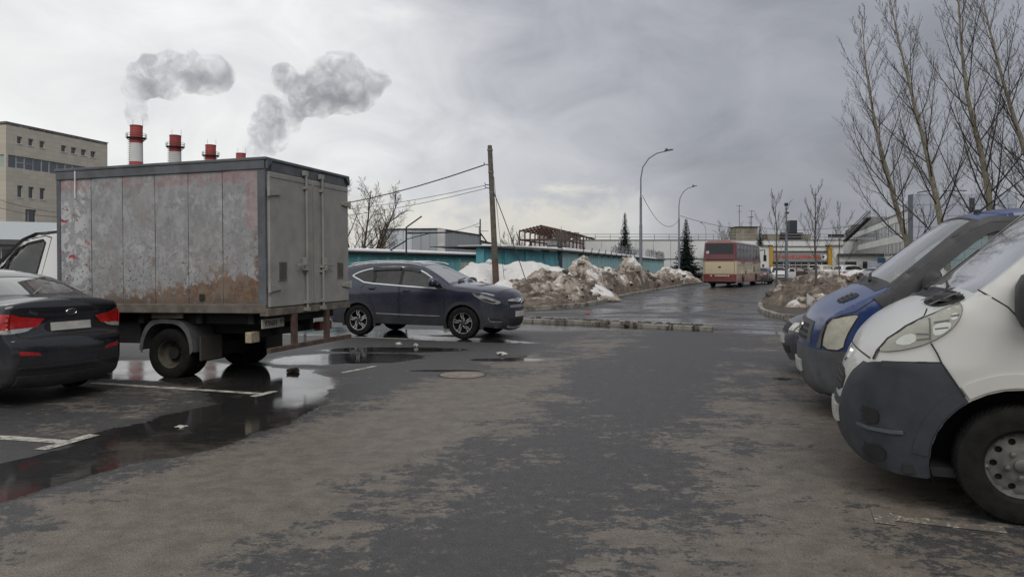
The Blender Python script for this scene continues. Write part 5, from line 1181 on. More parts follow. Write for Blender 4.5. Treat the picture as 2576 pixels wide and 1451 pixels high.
def worker():
    d = 69; X = where(1920, d); t = thing('person', 'person in orange work clothes beside the front of the coach', 'person', (X, d, 0), R(-20))
    OR = simple('orange_vest', (.62, .115, .02), .8, var=.2); sk = simple('skin', (.42, .25, .18), .6); dk = simple('dark_trousers', (.03, .03, .035), .9)
    V = [(0, 0, .95), (0, .0, 1.12), (0, 0, 1.30), (0, 0, 1.46), (0, 0, 1.54), (0, .01, 1.62), (0, .01, 1.72), (-.19, 0, 1.42), (-.25, .02, 1.15), (-.24, -.06, .92), (.19, 0, 1.42), (.25, .02, 1.15), (.24, -.06, .92), (-.10, 0, .90), (-.11, -.02, .50), (-.11, .02, .08), (-.11, -.10, .03), (.10, 0, .90), (.11, -.02, .50), (.12, .02, .08), (.12, -.10, .03)]
    E = [(0, 1), (1, 2), (2, 3), (3, 4), (4, 5), (5, 6), (3, 7), (7, 8), (8, 9), (3, 10), (10, 11), (11, 12), (0, 13), (13, 14), (14, 15), (15, 16), (0, 17), (17, 18), (18, 19), (19, 20)]
    rad = [.16, .16, .18, .13, .06, .10, .09, .085, .065, .045, .085, .065, .045, .105, .075, .055, .045, .105, .075, .055, .045]
    me = bpy.data.meshes.new('body'); me.from_pydata(V, E, []); o = link('body', me, OR, t); me.materials.append(dk); me.materials.append(sk)
    o.modifiers.new('skin', 'SKIN'); 
    for i, sv_ in enumerate(me.skin_vertices[0].data): sv_.radius = (rad[i], rad[i] * .8); sv_.use_root = (i == 0)
    o.modifiers.new('sub', 'SUBSURF').levels = 1; o.modifiers['sub'].render_levels = 2
    mb = MB(); mb.lathe([(.108, 1.60), (.112, 1.68), (.10, 1.75), (.05, 1.80), (0, 1.805)], 14); mb.build('helmet', simple('dark_cap', (.05, .05, .06), .7), t, smooth=60)
    MB().lathe([(.20, .96), (.21, 1.0), (.205, 1.04), (.19, 1.04)], 16).build('belt_band', simple('reflective_band', (.5, .5, .45), .4), t, smooth=40)
worker()

# ------------------------------------------------------------------ buildings
def quadface(mb, a, b, z0, z1, off=0.0):
    a = Vector(a[:2]); b = Vector(b[:2]); d = (b - a).normalized(); n_ = Vector((d.y, -d.x)) * off
    mb.face([(a.x + n_.x, a.y + n_.y, z0), (b.x + n_.x, b.y + n_.y, z0), (b.x + n_.x, b.y + n_.y, z1), (a.x + n_.x, a.y + n_.y, z1)])
class Face:
    """vertical facade from a to b; out = right-hand normal of a->b"""
    def __init__(s, a, b): s.a = Vector(a); s.b = Vector(b); s.d = (s.b - s.a).normalized(); s.n = Vector((s.d.y, -s.d.x)); s.L = (s.b - s.a).length
    def at_px(s, px):                                        # distance along the face seen at pixel column px
        k = (px - CX) / FPX; return (k * s.a.y - s.a.x) / (s.d.x - k * s.d.y)
    def z_px(s, t, py): p = s.a + s.d * t; return EYE + (HOR - py) / FPX * p.y
    def p(s, t, z, o=0.0): q = s.a + s.d * t + s.n * o; return (q.x, q.y, z)
    def slab(s, name, t0, t1, z0, z1, o0, o1, mat, parent, bevel=0.0):
        mb = MB(); mb.prism([(t0, z0), (t1, z0), (t1, z1), (t0, z1)], lambda q: s.p(q[0], q[1], o0), lambda q: s.p(q[0], q[1], o1)); return mb.build(name, mat, parent, bevel=bevel)
    def wall(s, name, t0, t1, z0, z1, holes, th, mat, parent):
        """wall slab with openings"""
        xs = sorted({t0, t1} | {h[0] for h in holes} | {h[1] for h in holes}); zs = sorted({z0, z1} | {h[2] for h in holes} | {h[3] for h in holes}); mb = MB()
        solid = {}
        for i in range(len(xs) - 1):
            for j in range(len(zs) - 1):
                cx, cz = (xs[i] + xs[i + 1]) / 2, (zs[j] + zs[j + 1]) / 2
                solid[i, j] = not any(h[0] < cx < h[1] and h[2] < cz < h[3] for h in holes)
        for (i, j), k in solid.items():
            if not k: continue
            A, B_, c_, D = xs[i], xs[i + 1], zs[j], zs[j + 1]
            mb.face([s.p(A, c_), s.p(B_, c_), s.p(B_, D), s.p(A, D)]); mb.face([s.p(A, c_, -th), s.p(A, D, -th), s.p(B_, D, -th), s.p(B_, c_, -th)])
            for (ii, jj), e in (((i - 1, j), [(A, c_), (A, D)]), ((i + 1, j), [(B_, D), (B_, c_)]), ((i, j - 1), [(B_, c_), (A, c_)]), ((i, j + 1), [(A, D), (B_, D)])):
                if not solid.get((ii, jj), False): mb.face([s.p(*e[0]), s.p(*e[1]), s.p(*e[1], -th), s.p(*e[0], -th)])
        return mb.build(name, mat, parent, fix=False)
    def window(s, t0, t1, z0, z1, parent, mat_f, mat_g, depth=.18, bars=(), hb=()):
        w = s.slab('window', t0, t1, z0, z1, -depth - .05, -depth, mat_g, parent)
        f = .06
        fr = MB()
        for a, b_, c_, d_ in ((t0, t0 + f, z0, z1), (t1 - f, t1, z0, z1), (t0 + f, t1 - f, z0, z0 + f), (t0 + f, t1 - f, z1 - f, z1)): fr.prism([(a, c_), (b_, c_), (b_, d_), (a, d_)], lambda q: s.p(q[0], q[1], -depth), lambda q: s.p(q[0], q[1], -depth + .05))
        for x in bars: fr.prism([(x - f / 2, z0), (x + f / 2, z0), (x + f / 2, z1), (x - f / 2, z1)], lambda q: s.p(q[0], q[1], -depth), lambda q: s.p(q[0], q[1], -depth + .045))
        for z in hb: fr.prism([(t0, z - f / 2), (t1, z - f / 2), (t1, z + f / 2), (t0, z + f / 2)], lambda q: s.p(q[0], q[1], -depth), lambda q: s.p(q[0], q[1], -depth + .04))
        fr.build('frame', mat_f, w); return w
WGL = simple('window_dark', (.035, .042, .052), .06, var=.5, scale=.7, coat=1.0); WFR = simple('window_white', (.55, .55, .54), .5, var=.1); WFG = simple('window_grey', (.28, .29, .30), .5)
def tiles_mat(name, c, sx=1.2, sz=.6, var=.10):
    if name in MATS: return MATS[name]
    m, n, b = new_mat(name); o = n.obj(); f = n.noise(o, .5, 5, .6); g_ = n.noise(o, 6, 4)
    x, y, z = n.sep(o); u = n.add(n.mul(x, .25), n.mul(y, .968))
    bt = n.node('ShaderNodeTexBrick', {'offset': 0.0}, Vector=n.comb(u, z, 0), Scale=1.0, Mortar_Size=.012, Color1=tuple(q * (1 - var) for q in c), Color2=tuple(q * (1 + var * .6) for q in c), Mortar=tuple(q * .6 for q in c))
    bt.inputs['Brick Width'].default_value = sx; bt.inputs['Row Height'].default_value = sz
    setb(n, b, Base_Color=n.mix(n.mul(f, .35), bt.outputs[0], tuple(q * .72 for q in c)), Roughness=.7); MATS[name] = m; return m
def beige_building():
    t = wthing('office_building', 'beige tiled office block with small windows at the far left', 'building', (-65, 100, 0))
    A, B_ = Vector((-65.0, 95.0)), Vector((-60.9, 111.3)); F = Face(A, B_); F2 = Face(A + Vector((-16, 4)), A); H = 20.1
    bt = tiles_mat('beige_tiles', (.50, .465, .40)); holes = []; wins = []
    def add(x0, x1, ya, yb, bars=(), hb=0, d=.25):
        a, b_ = F.at_px(x0), F.at_px(x1); z1, z0 = F.z_px(a, ya), F.z_px(a, yb); holes.append((a, b_, z0, z1)); wins.append((a, b_, z0, z1, bars, hb, d))
    for x in (43, 71.5, 99.6, 154, 179, 204, 228): add(x, x + 13, 343 + (x - 43) * .20, 361 + (x - 43) * .185)
    for x in (43.7, 71.8, 100): add(x, x + 13.8, 466 + (x - 43) * .12, 496 + (x - 43) * .10)
    add(64, 92, 526, 564, (.35,)); add(180, 205, 528, 562, (.35,))
    for x in (150, 176, 202, 228): add(x, x + 12, 479 + (x - 150) * .10, 506 + (x - 150) * .08)
    # ribbon of glazing
    zr0, zr1 = F.z_px(0, 420), F.z_px(0, 388); rb = (-.0 + .2, F.L - 1.2, zr0, zr1); holes.append(rb)
    F.wall('facade', 0, F.L, 0, H, holes, .3, bt, t)
    for a, b_, z0, z1, bars, hb, d in wins:
        F.window(a, b_, z0, z1, t, WFR, WGL, d, [a + (b_ - a) * q for q in bars]); F.slab('sill', a - .05, b_ + .05, z0 - .08, z0, -.1, .06, WFR, t)
    n = 12; rw = rb
    for i in range(n):
        a = rw[0] + (rw[1] - rw[0]) * i / n; b_ = rw[0] + (rw[1] - rw[0]) * (i + 1) / n; F.window(a + .02, b_ - .02, zr0, zr1, t, WFR if i % 3 == 1 else WFG, simple('ribbon_glass', (.07, .085, .105), .08, var=.4, scale=.6, coat=1.0), .15, (), [(zr0 + zr1) / 2] if i in (1, 2) else ())
    F2.wall('facade', 0, F2.L, 0, H, [(F2.L - 9, F2.L - .3, zr0, zr1)], .3, tiles_mat('beige_tiles_side', (.47, .43, .36)), t); F2.slab('window', F2.L - 9, F2.L - .3, zr0, zr1, -.3, -.2, simple('mint_glass', (.22, .28, .25), .15, coat=1.0), t)
    P = [F2.a, A, B_, B_ + Vector((-16, 4))]
    mb = MB(); mb.prism([tuple(p) for p in P], lambda p: (p[0], p[1], H - .3), lambda p: (p[0], p[1], H - .1)); mb.build('roof', simple('roof_felt', (.06, .06, .06), .9), t)
    for f in (F, F2): f.slab('parapet_cap', -.1, f.L + .1, H, H + .12, -.35, .08, simple('cap_metal', (.10, .10, .105), .5), t)
    mb = MB(); mb.prism([tuple(p) for p in P], lambda p: (p[0] - .5, p[1] + .6, 0), lambda p: (p[0] - .5, p[1] + .6, H - .4)); mb.build('core', simple('dark_core', (.02, .02, .022), .9), t)
    # low annex in front
    t2 = wthing('low_annex', 'low grey annex with white framed windows behind the truck cab', 'building', (-48, 70, 0)); G = Face((-62, 66), (-40, 80))
    hs = [(a, a + 2.0, 1.9, 3.4) for a in (6.2, 9.0, 12.5, 15.5)]; G.wall('facade', 0, G.L, 0, 4.2, hs, .25, simple('annex_wall', (.42, .42, .41), .8, var=.15), t2)
    for h in hs: G.window(*h, t2, WFR, WGL, .15, [(h[0] + h[1]) / 2])
    mb = MB(); mb.prism([(-.6, 4.1), (.2, 4.25), (-7, 6.4), (-7, 6.2)][:4], lambda q: G.p(-.5, q[1], q[0] + .4), lambda q: G.p(G.L + .5, q[1], q[0] + .4)); mb.build('roof', simple('pale_roof', (.34, .37, .38), .6, var=.1), t2)
    G.slab('fascia', -.5, G.L + .5, 3.75, 4.2, .0, .62, simple('annex_fascia', (.09, .09, .095), .7), t2)
beige_building()
def chimneys():
    RD = simple('chimney_red', (.33, .055, .052), .7, var=.15, scale=.3); WH = simple('chimney_white', (.55, .55, .54), .7, var=.1, scale=.3); IR = simple('chimney_iron', (.07, .065, .062), .7)
    labs = ('tallest looking red and white chimney, leftmost over the truck', 'second red and white chimney from the left over the truck', 'third chimney from the left with only its red top showing', 'rightmost and smallest red chimney just above the truck roof')
    for i, (px, d) in enumerate(((343, 200), (441, 215), (530, 232), (606, 249))):
        X = where(px, d); t = thing('chimney', labs[i], 'chimney', (X, d, 0), 0, 'power station chimneys'); H = 39.6; r = 1.55
        bands = [0, 9.8, 14.8, 19.8, 24.8, 29.8, 34.8, H]
        for k in range(7):
            MB().lathe([(r + .5 * (1 - bands[k] / H), bands[k]), (r + .5 * (1 - bands[k + 1] / H), bands[k + 1])], 28).build('stack_band', WH if k % 2 else RD, t, smooth=60)
        MB().lathe([(r + .01, H - .25), (r + .08, H - .25), (r + .08, H), (r - .25, H), (r - .25, H - 1.5)], 28).build('rim', simple('sooty_rim', (.12, .03, .03), .8), t, smooth=40)
        z = H - 3.4; mb = MB(); mb.lathe([(r, z), (r + 1.0, z), (r + 1.0, z + .12), (r, z + .12)], 28); pf = mb.build('platform', IR, t)
        rl = MB()
        for zz_ in (z + .6, z + 1.15): rl.tube([((r + .98) * math.cos(a), (r + .98) * math.sin(a), zz_) for a in np.linspace(0, 2 * math.pi, 29)], .05, 4, False)
        for a in np.linspace(0, 2 * math.pi, 13)[:-1]:
            rl.tube([((r + .98) * math.cos(a), (r + .98) * math.sin(a), z), ((r + .98) * math.cos(a), (r + .98) * math.sin(a), z + 1.15)], .05, 4); rl.tube([((r + .9) * math.cos(a), (r + .9) * math.sin(a), z), (r * math.cos(a), r * math.sin(a), z - .9)], .06, 4)
        tag(rl.build('platform_rail', IR, pf), kind='stuff')
        ld = MB(); lx = -r - .35
        for y in (-.22, .22): ld.tube([(lx, y, 0), (lx + .1, y, z)], .04, 4)
        for zz_ in np.arange(1, z, .6): ld.box(lx - .35, lx + .35, -.3, .3, zz_, zz_ + .06)
        tag(ld.build('ladder', IR, t), kind='stuff')
        for a in (2.6, .5): MB().tube([(r * math.cos(a), r * math.sin(a), H - 1), (r * math.cos(a), r * math.sin(a), H + 1.9)], .04, 4).build('lightning_rod', IR, t)
chimneys()
def corr_mat(name, c, pitch=.5, horizontal=False, ax=(0, 1), dirt=.4):
    if name in MATS: return MATS[name]
    m, n, b = new_mat(name); o = n.obj(); x, y, z = n.sep(o); u = n.add(n.mul(x, ax[0]), n.mul(y, ax[1]))
    f = n.noise(o, .35, 6, .6); st = n.noise(n.comb(n.mul(u, 1.6), 0.0, n.mul(z, .08)), 1.0, 5, .7); w = n.m('SINE', n.mul(u, 2 * math.pi / pitch))
    cc = n.mix(n.mul(n.sstep(st, .42, .68), dirt), c, tuple(q * .55 for q in c)); cc = n.mix(n.mul(n.sstep(f, .45, .7), dirt), cc, tuple(q * .75 for q in c))
    setb(n, b, Base_Color=cc, Roughness=.6, Normal=n.bump(w, .6, .04)); MATS[name] = m; return m
def warehouse():
    t = wthing('corrugated_warehouse', 'grey corrugated metal warehouse behind the left garages', 'building', (-9, 92, 0))
    A = Vector((where(970, 86), 86)); B_ = Vector((where(1104, 85), 85)); C_ = Vector((where(1210, 102.7), 102.7)); D = Vector((where(1266, 131), 131)); H = 5.85
    F = Face(A, B_); S = Face(B_, C_); S2 = Face(C_, D); M1 = corr_mat('corrugated_light', (.52, .55, .58), .55, ax=(1, 0), dirt=.25); M2 = corr_mat('corrugated_grey', (.33, .355, .375), .55, ax=(.2, .98), dirt=.3); W_ = simple('white_patch', (.45, .45, .45), .8, var=.25, scale=.5)
    band = simple('warehouse_band', (.10, .115, .125), .4)
    for f, L0, L1, hh, mm in ((F, 0, F.L, H, M1), (S, 0, S.L, H, M2), (S2, 0, S2.L, H - .75, M2)):
        n = max(3, int(round((L1 - L0) / 1.0)))
        for i in range(n):
            a, b_ = L0 + (L1 - L0) * i / n, L0 + (L1 - L0) * (i + 1) / n
            f.slab('cladding_panel', a + .02, b_ - .02, 3.1, hh, -.1, 0.0 + .02 * (i % 2), M1 if (f is F and i < n * .5) else M2, t); f.slab('cladding_panel', a + .02, b_ - .02, 0, 2.35, -.1, 0, M1 if i % 4 else M2, t)
        f.slab('window_band', L0, L1, 2.35, 3.1, -.12, -.02, band, t); f.slab('roof_edge', L0 - .1, L1 + .1, hh, hh + .14, -.3, .12, simple('dark_edge', (.03, .028, .028), .7), t)
    F.slab('pilaster', F.L - .1, F.L + .75, 0, H + .05, -.3, .25, W_, t); S.slab('vent_window', S.L - 1.6, S.L - .5, 2.3, 3.0, 0, .1, WFR, t); S2.slab('vent_window', 3, 4.4, 2.2, 2.8, 0, .1, WFR, t)
    F.slab('brick_end', -.75, 0, 0, H, -.3, .05, simple('tan_brick', (.22, .16, .10), .85, var=.3, scale=3), t)
    mb = MB(); mb.prism([tuple(A + Vector((.4, .6))), tuple(B_ + Vector((-.4, .7))), tuple(C_ + Vector((-.7, -.2))), tuple(C_ + Vector((-7, 2))), tuple(A + Vector((0, 18)))], lambda p: (p[0], p[1], 0), lambda p: (p[0], p[1], H - .1)); mb.build('core', simple('dark_core', (.02, .02, .022), .9), t)
    mb = MB(); q = S.p(S.L - 1, H); mb.tube([q, (q[0], q[1], H + 1.2)], .05, 5); mb.bar((q[0] - .6, q[1], H + 1.2), (q[0] + .1, q[1], H + 1.2), .06, .06); mb.bar((q[0] + .1, q[1], H + .6), (q[0] + 1.3, q[1], H + .6), .06, .06); mb.build('aerial', BLACK, t)
warehouse()
TEAL = lambda name, c: corr_mat(name, c, 1.1, ax=(.35, .94), dirt=.5)
SNOW = simple('roof_snow', (.78, .79, .81), .8, var=.06, scale=1.5)
def garages():
    eave = simple('garage_eave', (.035, .035, .036), .8, var=.4, scale=2)
    # left row
    t = wthing('garage_row', 'teal metal garage row with snowy roof behind the SUV', 'garage', (-7, 50, 0)); F = Face((-15.5, 35.5), (-2.85, 62)); H = 2.45; T1 = TEAL('teal_a', (.12, .34, .36)); T2 = TEAL('teal_b', (.16, .42, .44)); BG = TEAL('garage_beige', (.50, .53, .45))
    F.slab('wall', 0, F.L, 0, H, -.25, 0, T1, t)
    n = 9
    for i in range(n):
        a, b_ = F.L * i / n + .18, F.L * (i + 1) / n - .18; mid = (a + b_) / 2; m_ = BG if i in (5, 6, 8) else T2
        for p0, p1 in ((a, mid - .01), (mid + .01, b_)):
            d = F.slab('garage_door', p0, p1, .1, 1.98, 0, .05, m_ if not (i == 6 and p0 > a) else T2, t); 
        F.slab('door_lintel', a - .1, b_ + .1, 1.98, 2.08, 0, .08, T1, t); F.slab('door_post', b_ + .02, b_ + .30, 0, 2.2, 0, .10, T2, t)
    sn = F.slab('roof', -.2, F.L + .2, H, H + .10, -6, .35, eave, t)
    mb = MB(); mb.prism([(-5.9, H + .10), (.36, H + .10), (.33, H + .27), (-5.9, H + .55)], lambda q: F.p(-.2, q[1], q[0]), lambda q: F.p(F.L + .2, q[1], q[0])); mb.build('roof_snow', SNOW, t, bevel=.05)
    # right row: dark teal part and pale part behind the post
    t = wthing('garage_row', 'dark teal garages with grey roof edge behind the white snow heap', 'garage', (0, 45, 0)); G = Face((-1.75, 40.5), (3.4, 52)); H2 = 2.62
    G.slab('wall', 0, G.L, 0, H2, -.25, 0, TEAL('teal_c', (.08, .29, .335)), t); E2 = Face((-2.1, 46.5), (-1.75, 40.5)); E2.slab('wall', 0, E2.L, 0, H2 - .05, -.2, 0, TEAL('teal_c', (.08, .29, .335)), t)
    for i in range(4):
        a, b_ = G.L * i / 4 + .12, G.L * (i + 1) / 4 - .12; G.slab('garage_door', a, b_, .1, 2.0, 0, .05, TEAL('teal_d', (.09, .32, .365)), t); G.slab('door_post', b_ + .04, b_ + .16, 0, 2.5, 0, .10, TEAL('teal_c', (.08, .29, .335)), t)
    rg = random.Random(2)
    for i in range(9): G.slab('roof_sheet', G.L * i / 9 - .3, G.L * (i + 1) / 9 - .3 + rg.uniform(0, .25), H2 + rg.uniform(-.02, .05), H2 + .10 + rg.uniform(0, .06), -3, .4 + rg.uniform(-.1, .15), simple('old_roof_sheet', (.11, .105, .10), .8, var=.4, scale=2), t)
    G.slab('roof_snow', 3, G.L, H2 + .16, H2 + .24, -3, .25, SNOW, t)
    t = wthing('garage_row', 'long pale teal garage wall topped with barbed wire', 'garage', (14, 88, 0)); P = Face((3.5, 52.2), (26.3, 128)); T3 = corr_mat('teal_pale', (.30, .52, .54), .9, ax=(.3, .95), dirt=.65)
    n = 24
    for i in range(n): P.slab('wall_panel', P.L * i / n + .02, P.L * (i + 1) / n - .02, 0, H2, -.2, .015 * (i % 2), T3, t)
    P.slab('roof', -.2, P.L, H2, H2 + .1, -6, .3, eave, t)
    mb = MB(); mb.prism([(-5.9, H2 + .1), (.31, H2 + .1), (.28, H2 + .30), (-5.9, H2 + .6)], lambda q: P.p(-.2, q[1], q[0]), lambda q: P.p(P.L * .80, q[1], q[0])); mb.build('roof_snow', SNOW, t, bevel=.05)
    for i in range(10): mb = MB(); a = 6 + i * 3.4; mb.tube([P.p(a, 2.45, .02), P.p(a, 2.6, .35), P.p(a, 3.1, .45)], .035, 5); mb.build('wire_bracket', BLACK, t)
    for s0, s1, r in ((22, 44, .55), (52, 78, .62)):
        mb = MB(); k = int((s1 - s0) / .55)
        for j in range(k):
            a = s0 + (s1 - s0) * j / k + random.uniform(-.2, .2); rr = r * random.uniform(.75, 1.15); zc = 2.75 + rr * .8 + random.uniform(-.1, .15); tl = random.uniform(-.5, .5)
            mb.tube([P.p(a + rr * math.cos(q) * math.cos(tl) * .9, zc + rr * math.sin(q), .1 + rr * math.cos(q) * math.sin(tl)) for q in np.linspace(0, 2 * math.pi, 15)], .022, 3, False)
        tag(mb.build('wire_coil', simple('razor_wire', (.16, .165, .18), .5, .5), t), kind='stuff')
    q = (3.35, 51.7); mb = MB(); mb.box(q[0] - .16, q[0] + .16, q[1] - .16, q[1] + .16, 0, 3.05); mb.box(q[0] - .9, q[0] + .2, q[1] - .2, q[1] + .2, 2.95, 3.05)
    tag(mb.build('gate_post', simple('gate_post_blue', (.022, .03, .045), .6)), 'dark blue gate post where the two garage walls meet', 'post')
    mb = MB()
    w_ = thing('timber_stack', 'stack of tan boards leaning against the dark teal garage', 'timber', (2.5, 50.0, 0))
    for k in range(5): MB().box(-.75, .75, -.05, .05, .55 + k * .22, .75 + k * .22).build('board', simple('tan_board', (.30, .22, .13), .8), w_)
garages()
def factory():
    H = 6.15; d = 130
    t = wthing('white_factory', 'long white factory hall with roof railing across the background', 'building', (30, d, 0)); F = Face((where(1338, d), d), (where(2560, d), d)); WM = simple('factory_white', (.56, .565, .565), .75, var=.10, scale=.25)
    n = 28
    for i in range(n): F.slab('wall_panel', F.L * i / n + .025, F.L * (i + 1) / n - .025, 0, H, -.3, .01 * (i % 2), WM, t)
    F.slab('parapet_cap', 0, F.L, H, H + .15, -.4, .1, simple('cap_grey', (.16, .16, .16), .6), t); F.slab('pipe_rail', 20, F.L, 2.9, 3.0, .05, .15, simple('cap_grey', (.16, .16, .16), .6), t)
    mb = MB(); mb.box(F.a.x, F.b.x, d + .35, d + 40, H - .3, H - .1); mb.build('roof', simple('roof_felt', (.06, .06, .06), .9), t)
    mb = MB()
    for z in (H + .6, H + 1.1): mb.tube([F.p(6, z, -.3), F.p(F.L, z, -.3)], .05, 4)
    for a in np.arange(6, F.L, 2.6): mb.tube([F.p(a, H, -.3), F.p(a, H + 1.1, -.3)], .05, 4)
    tag(mb.build('roof_railing', simple('rail_grey', (.22, .22, .22), .6), t), kind='stuff')
    for a, w in ((1.0, 2.6), (5.2, 1.7), (7.6, .8)): F.slab('roof_unit', a, a + w, H + .1, H + 2.2 - a * .1, -2.5, -.8, simple('roof_unit', (.20, .20, .205), .6), t)
    # roof house with aerials, low parapet block, black vent, hatch
    r = wthing('concrete_penthouse', 'stained concrete lift house with aerials above the factory roof', 'building', (45, 144, 5.6)); Q = Face((where(1852, 142), 142), (where(1906, 142), 142)); ST = simple('stained_concrete', (.22, .19, .145), .9, var=.4, scale=.6)
    Q.slab('block', 0, Q.L, H - .5, 9.1, -4, 0, ST, r); Q.slab('cap', -.15, Q.L + .15, 9.1, 9.25, -4.1, .15, T_DARK, r)
    for a, h in ((.9, 4.2), (3.3, 3.2), (3.0, 2.0)):
        mb = MB(); mb.tube([Q.p(a, 9.2, -1), Q.p(a, 9.2 + h, -1)], .05, 4); mb.bar(Q.p(a - .6, 9.2 + h - .1, -1), Q.p(a + .6, 9.2 + h - .1, -1), .06, .06); mb.bar(Q.p(a - .4, 9.2 + h - 1.2, -1), Q.p(a + .4, 9.2 + h - 1.2, -1), .06, .06); mb.build('aerial', T_DARK, r)
    r = wthing('roof_block', 'low stained parapet block with black vent beside the lamp post', 'building', (52, 141, 5.7)); Q = Face((where(1930, 140), 140), (where(2040, 140), 140))
    Q.slab('block', 0, Q.L, H - .4, 7.7, -3, 0, ST, r); Q.slab('vent', 4.2, 5.6, 7.0, 10.3, -1.5, .2, simple('black_vent', (.02, .022, .03), .5), r); Q.slab('vent_base', 2.4, 6.6, 6.2, 7.95, .02, .3, T_DARK, r); Q.slab('hatch', 11.5, 14.5, 7.0, 7.7, .0, .2, T_DARK, r)
factory()
def tyre_shop():
    d = 100; H = 4.3
    t = wthing('tyre_shop', 'tyre shop with red lettered grey fascia and yellow pillars', 'shop', (40, d, 0)); F = Face((where(1910, d), d), (where(2118, d), d)); WM = simple('shop_white', (.58, .585, .575), .75, var=.08, scale=.5); GR = simple('shop_fascia', (.21, .21, .215), .6, var=.1)
    YE = simple('shop_yellow', (.43, .245, .025), .6, var=.2); s = lambda px: F.at_px(px); zz_ = lambda py: F.z_px(0, py)
    a0, a1, b0, b1 = s(1933.5), s(1941), s(2080), s(2090)
    F.slab('wall', 0, a0, 0, H, -.4, .3, WM, t); F.slab('wall', b1, F.L, 0, H, -.4, .3, WM, t); F.slab('upper_wall', a1, b0, zz_(633), H - .1, -.4, 0, WM, t)
    for a, b_ in ((a0, a1), (b0, b1)): F.slab('yellow_pillar', a, b_, 0, H + .05, -.3, .5, YE, t)
    for a, b_, o in ((0, a1, .55), (a1, b0, .1), (b0 - .05, F.L, .55)): F.slab('roof_cap', a, b_, H + (.0 if o > .2 else -.12) + .05, H + .17 + (.0 if o > .2 else -.12), -.5, o, simple('cap_dark', (.04, .042, .045), .6), t)
    fs = F.slab('fascia', a1, b0, zz_(658.5), zz_(633), -.2, .25, GR, t); F.slab('fascia_cap', a1, b0, zz_(633) + .002, zz_(633) + .08, -.2, .35, BLACK, t)
    v, f = text_mb('ЛУЧШИЕ-ШИНЫ.РФ', .62, .03); xs = [p[0] for p in v]; sq = (s(2060) - s(1946)) / (max(xs) - min(xs)); x0 = min(xs); cz = zz_(646.5)
    OR_ = simple('sign_red', (.68, .075, .022), .5, var=.05)
    mb = MB(); mb.add([F.p(s(1946) + (p[0] - x0) * sq, cz + p[1], .28 + p[2]) for p in v], f); mb.build('sign_lettering', OR_, fs, fix=False)
    # round wheel emblem: white ring with dark hub and spokes
    cx, r = s(2070), .42; ring = MB(); A = np.linspace(0, 2 * math.pi, 33)[:-1]
    WHT_ = simple('emblem_white', (.65, .65, .65), .5)
    ring.prism([(cx + r * math.cos(a), cz + r * math.sin(a)) for a in A], lambda p: F.p(p[0], p[1], .25), lambda p: F.p(p[0], p[1], .30)); em = ring.build('round_emblem', WHT_, fs)
    for o_, rr, mm in ((.31, .16, BLACK),): hb = MB(); hb.prism([(cx - .05 + rr * math.cos(a), cz + .02 + rr * math.sin(a)) for a in A], lambda p: F.p(p[0], p[1], .29), lambda p: F.p(p[0], p[1], o_)); hb.build('emblem_hub', mm, em)
    for a in (200, 235, 270): q = MB(); q.bar(F.p(cx - .05 + .15 * math.cos(R(a)), cz + .15 * math.sin(R(a)), .305), F.p(cx - .05 + .36 * math.cos(R(a)), cz + .36 * math.sin(R(a)), .305), .03, .05); q.build('emblem_spoke', BLACK, em)
    # glazed front: columns of panes with white bars
    z0, z1 = 0.05, zz_(658.5); F.slab('interior_wall', a1, b0, 0, z1, -3.0, -2.8, simple('shop_inside', (.05, .05, .05), .9), t)
    GL2 = simple('shop_glass', (.022, .025, .030), .08, var=.5, scale=1, coat=1.0); xs = [a1, s(1955), s(1971), s(1981), s(1986), s(2001), s(2016), s(2031), s(2036), s(2052), s(2056), s(2067), s(2080)]; zs = np.linspace(z0, z1, 6)
    for i in range(len(xs) - 1):
        if i in (3, 7): F.slab('grey_mullion', xs[i], xs[i + 1], z0, z1, -.15, .05, WFG, t); continue
        for j in range(5): F.slab('pane', xs[i] + .04, xs[i + 1] - .04, zs[j] + .05, zs[j + 1] - .05, -.16, -.10, GL2, t)
        F.slab('mullion', xs[i] - .045, xs[i] + .045, z0, z1, -.14, .02, WFR, t)
    for j in range(1, 5): F.slab('transom', a1, b0, zs[j] - .06, zs[j] + .06, -.13, .025, WFR, t)
    F.slab('notice', s(2040), s(2046), zs[2] + .1, zs[3] - .05, -.09, -.07, simple('notice_white', (.5, .5, .5), .6), t)
    mb = MB(); mb.box(F.a.x, F.b.x, d + .5, d + 29.0, 0, H - .1); mb.build('hall', WM, t)
    # annex to the right
    u = wthing('shop_annex', 'low annex with corrugated roof and brown base right of the shop', 'building', (48, 98, 0)); G = Face((where(2112, 99), 99), (where(2420, 99), 99)); zg = lambda y: G.z_px(0, y)
    zt, zw1, zw0 = zg(641), zg(658), zg(674); G.slab('upper_wall', 0, G.L, zw1, zt, -.3, 0, WM, u); G.slab('base_wall', 0, G.L, 0, zw0, -.3, 0.0, simple('annex_base', (.032, .026, .024), .8), u)
    k = 7
    for i in range(k):
        a = G.L * i / k; b_ = G.L * (i + 1) / k; G.slab('window', a + .75, b_ - .05, zw0, zw1, -.2, -.12, GL2, u); G.slab('pier', a - .05, a + .75, zw0, zw1, -.25, .01, WM if i % 2 else WFG, u)
    rs = MB()
    for i in range(int(G.L / .4)): a = i * .4; rs.prism([(a, zt), (a + .2, zt), (a + .2, zt + .16), (a, zt + .16)], lambda q: G.p(q[0], q[1], .5), lambda q: G.p(q[0], q[1], -6))
    tag(rs.build('roof_corrugation', simple('annex_roof', (.08, .08, .082), .7), u), kind='stuff'); G.slab('roof', -.1, G.L, zt - .06, zt + .02, -6, .45, simple('annex_roof', (.08, .08, .082), .7), u)
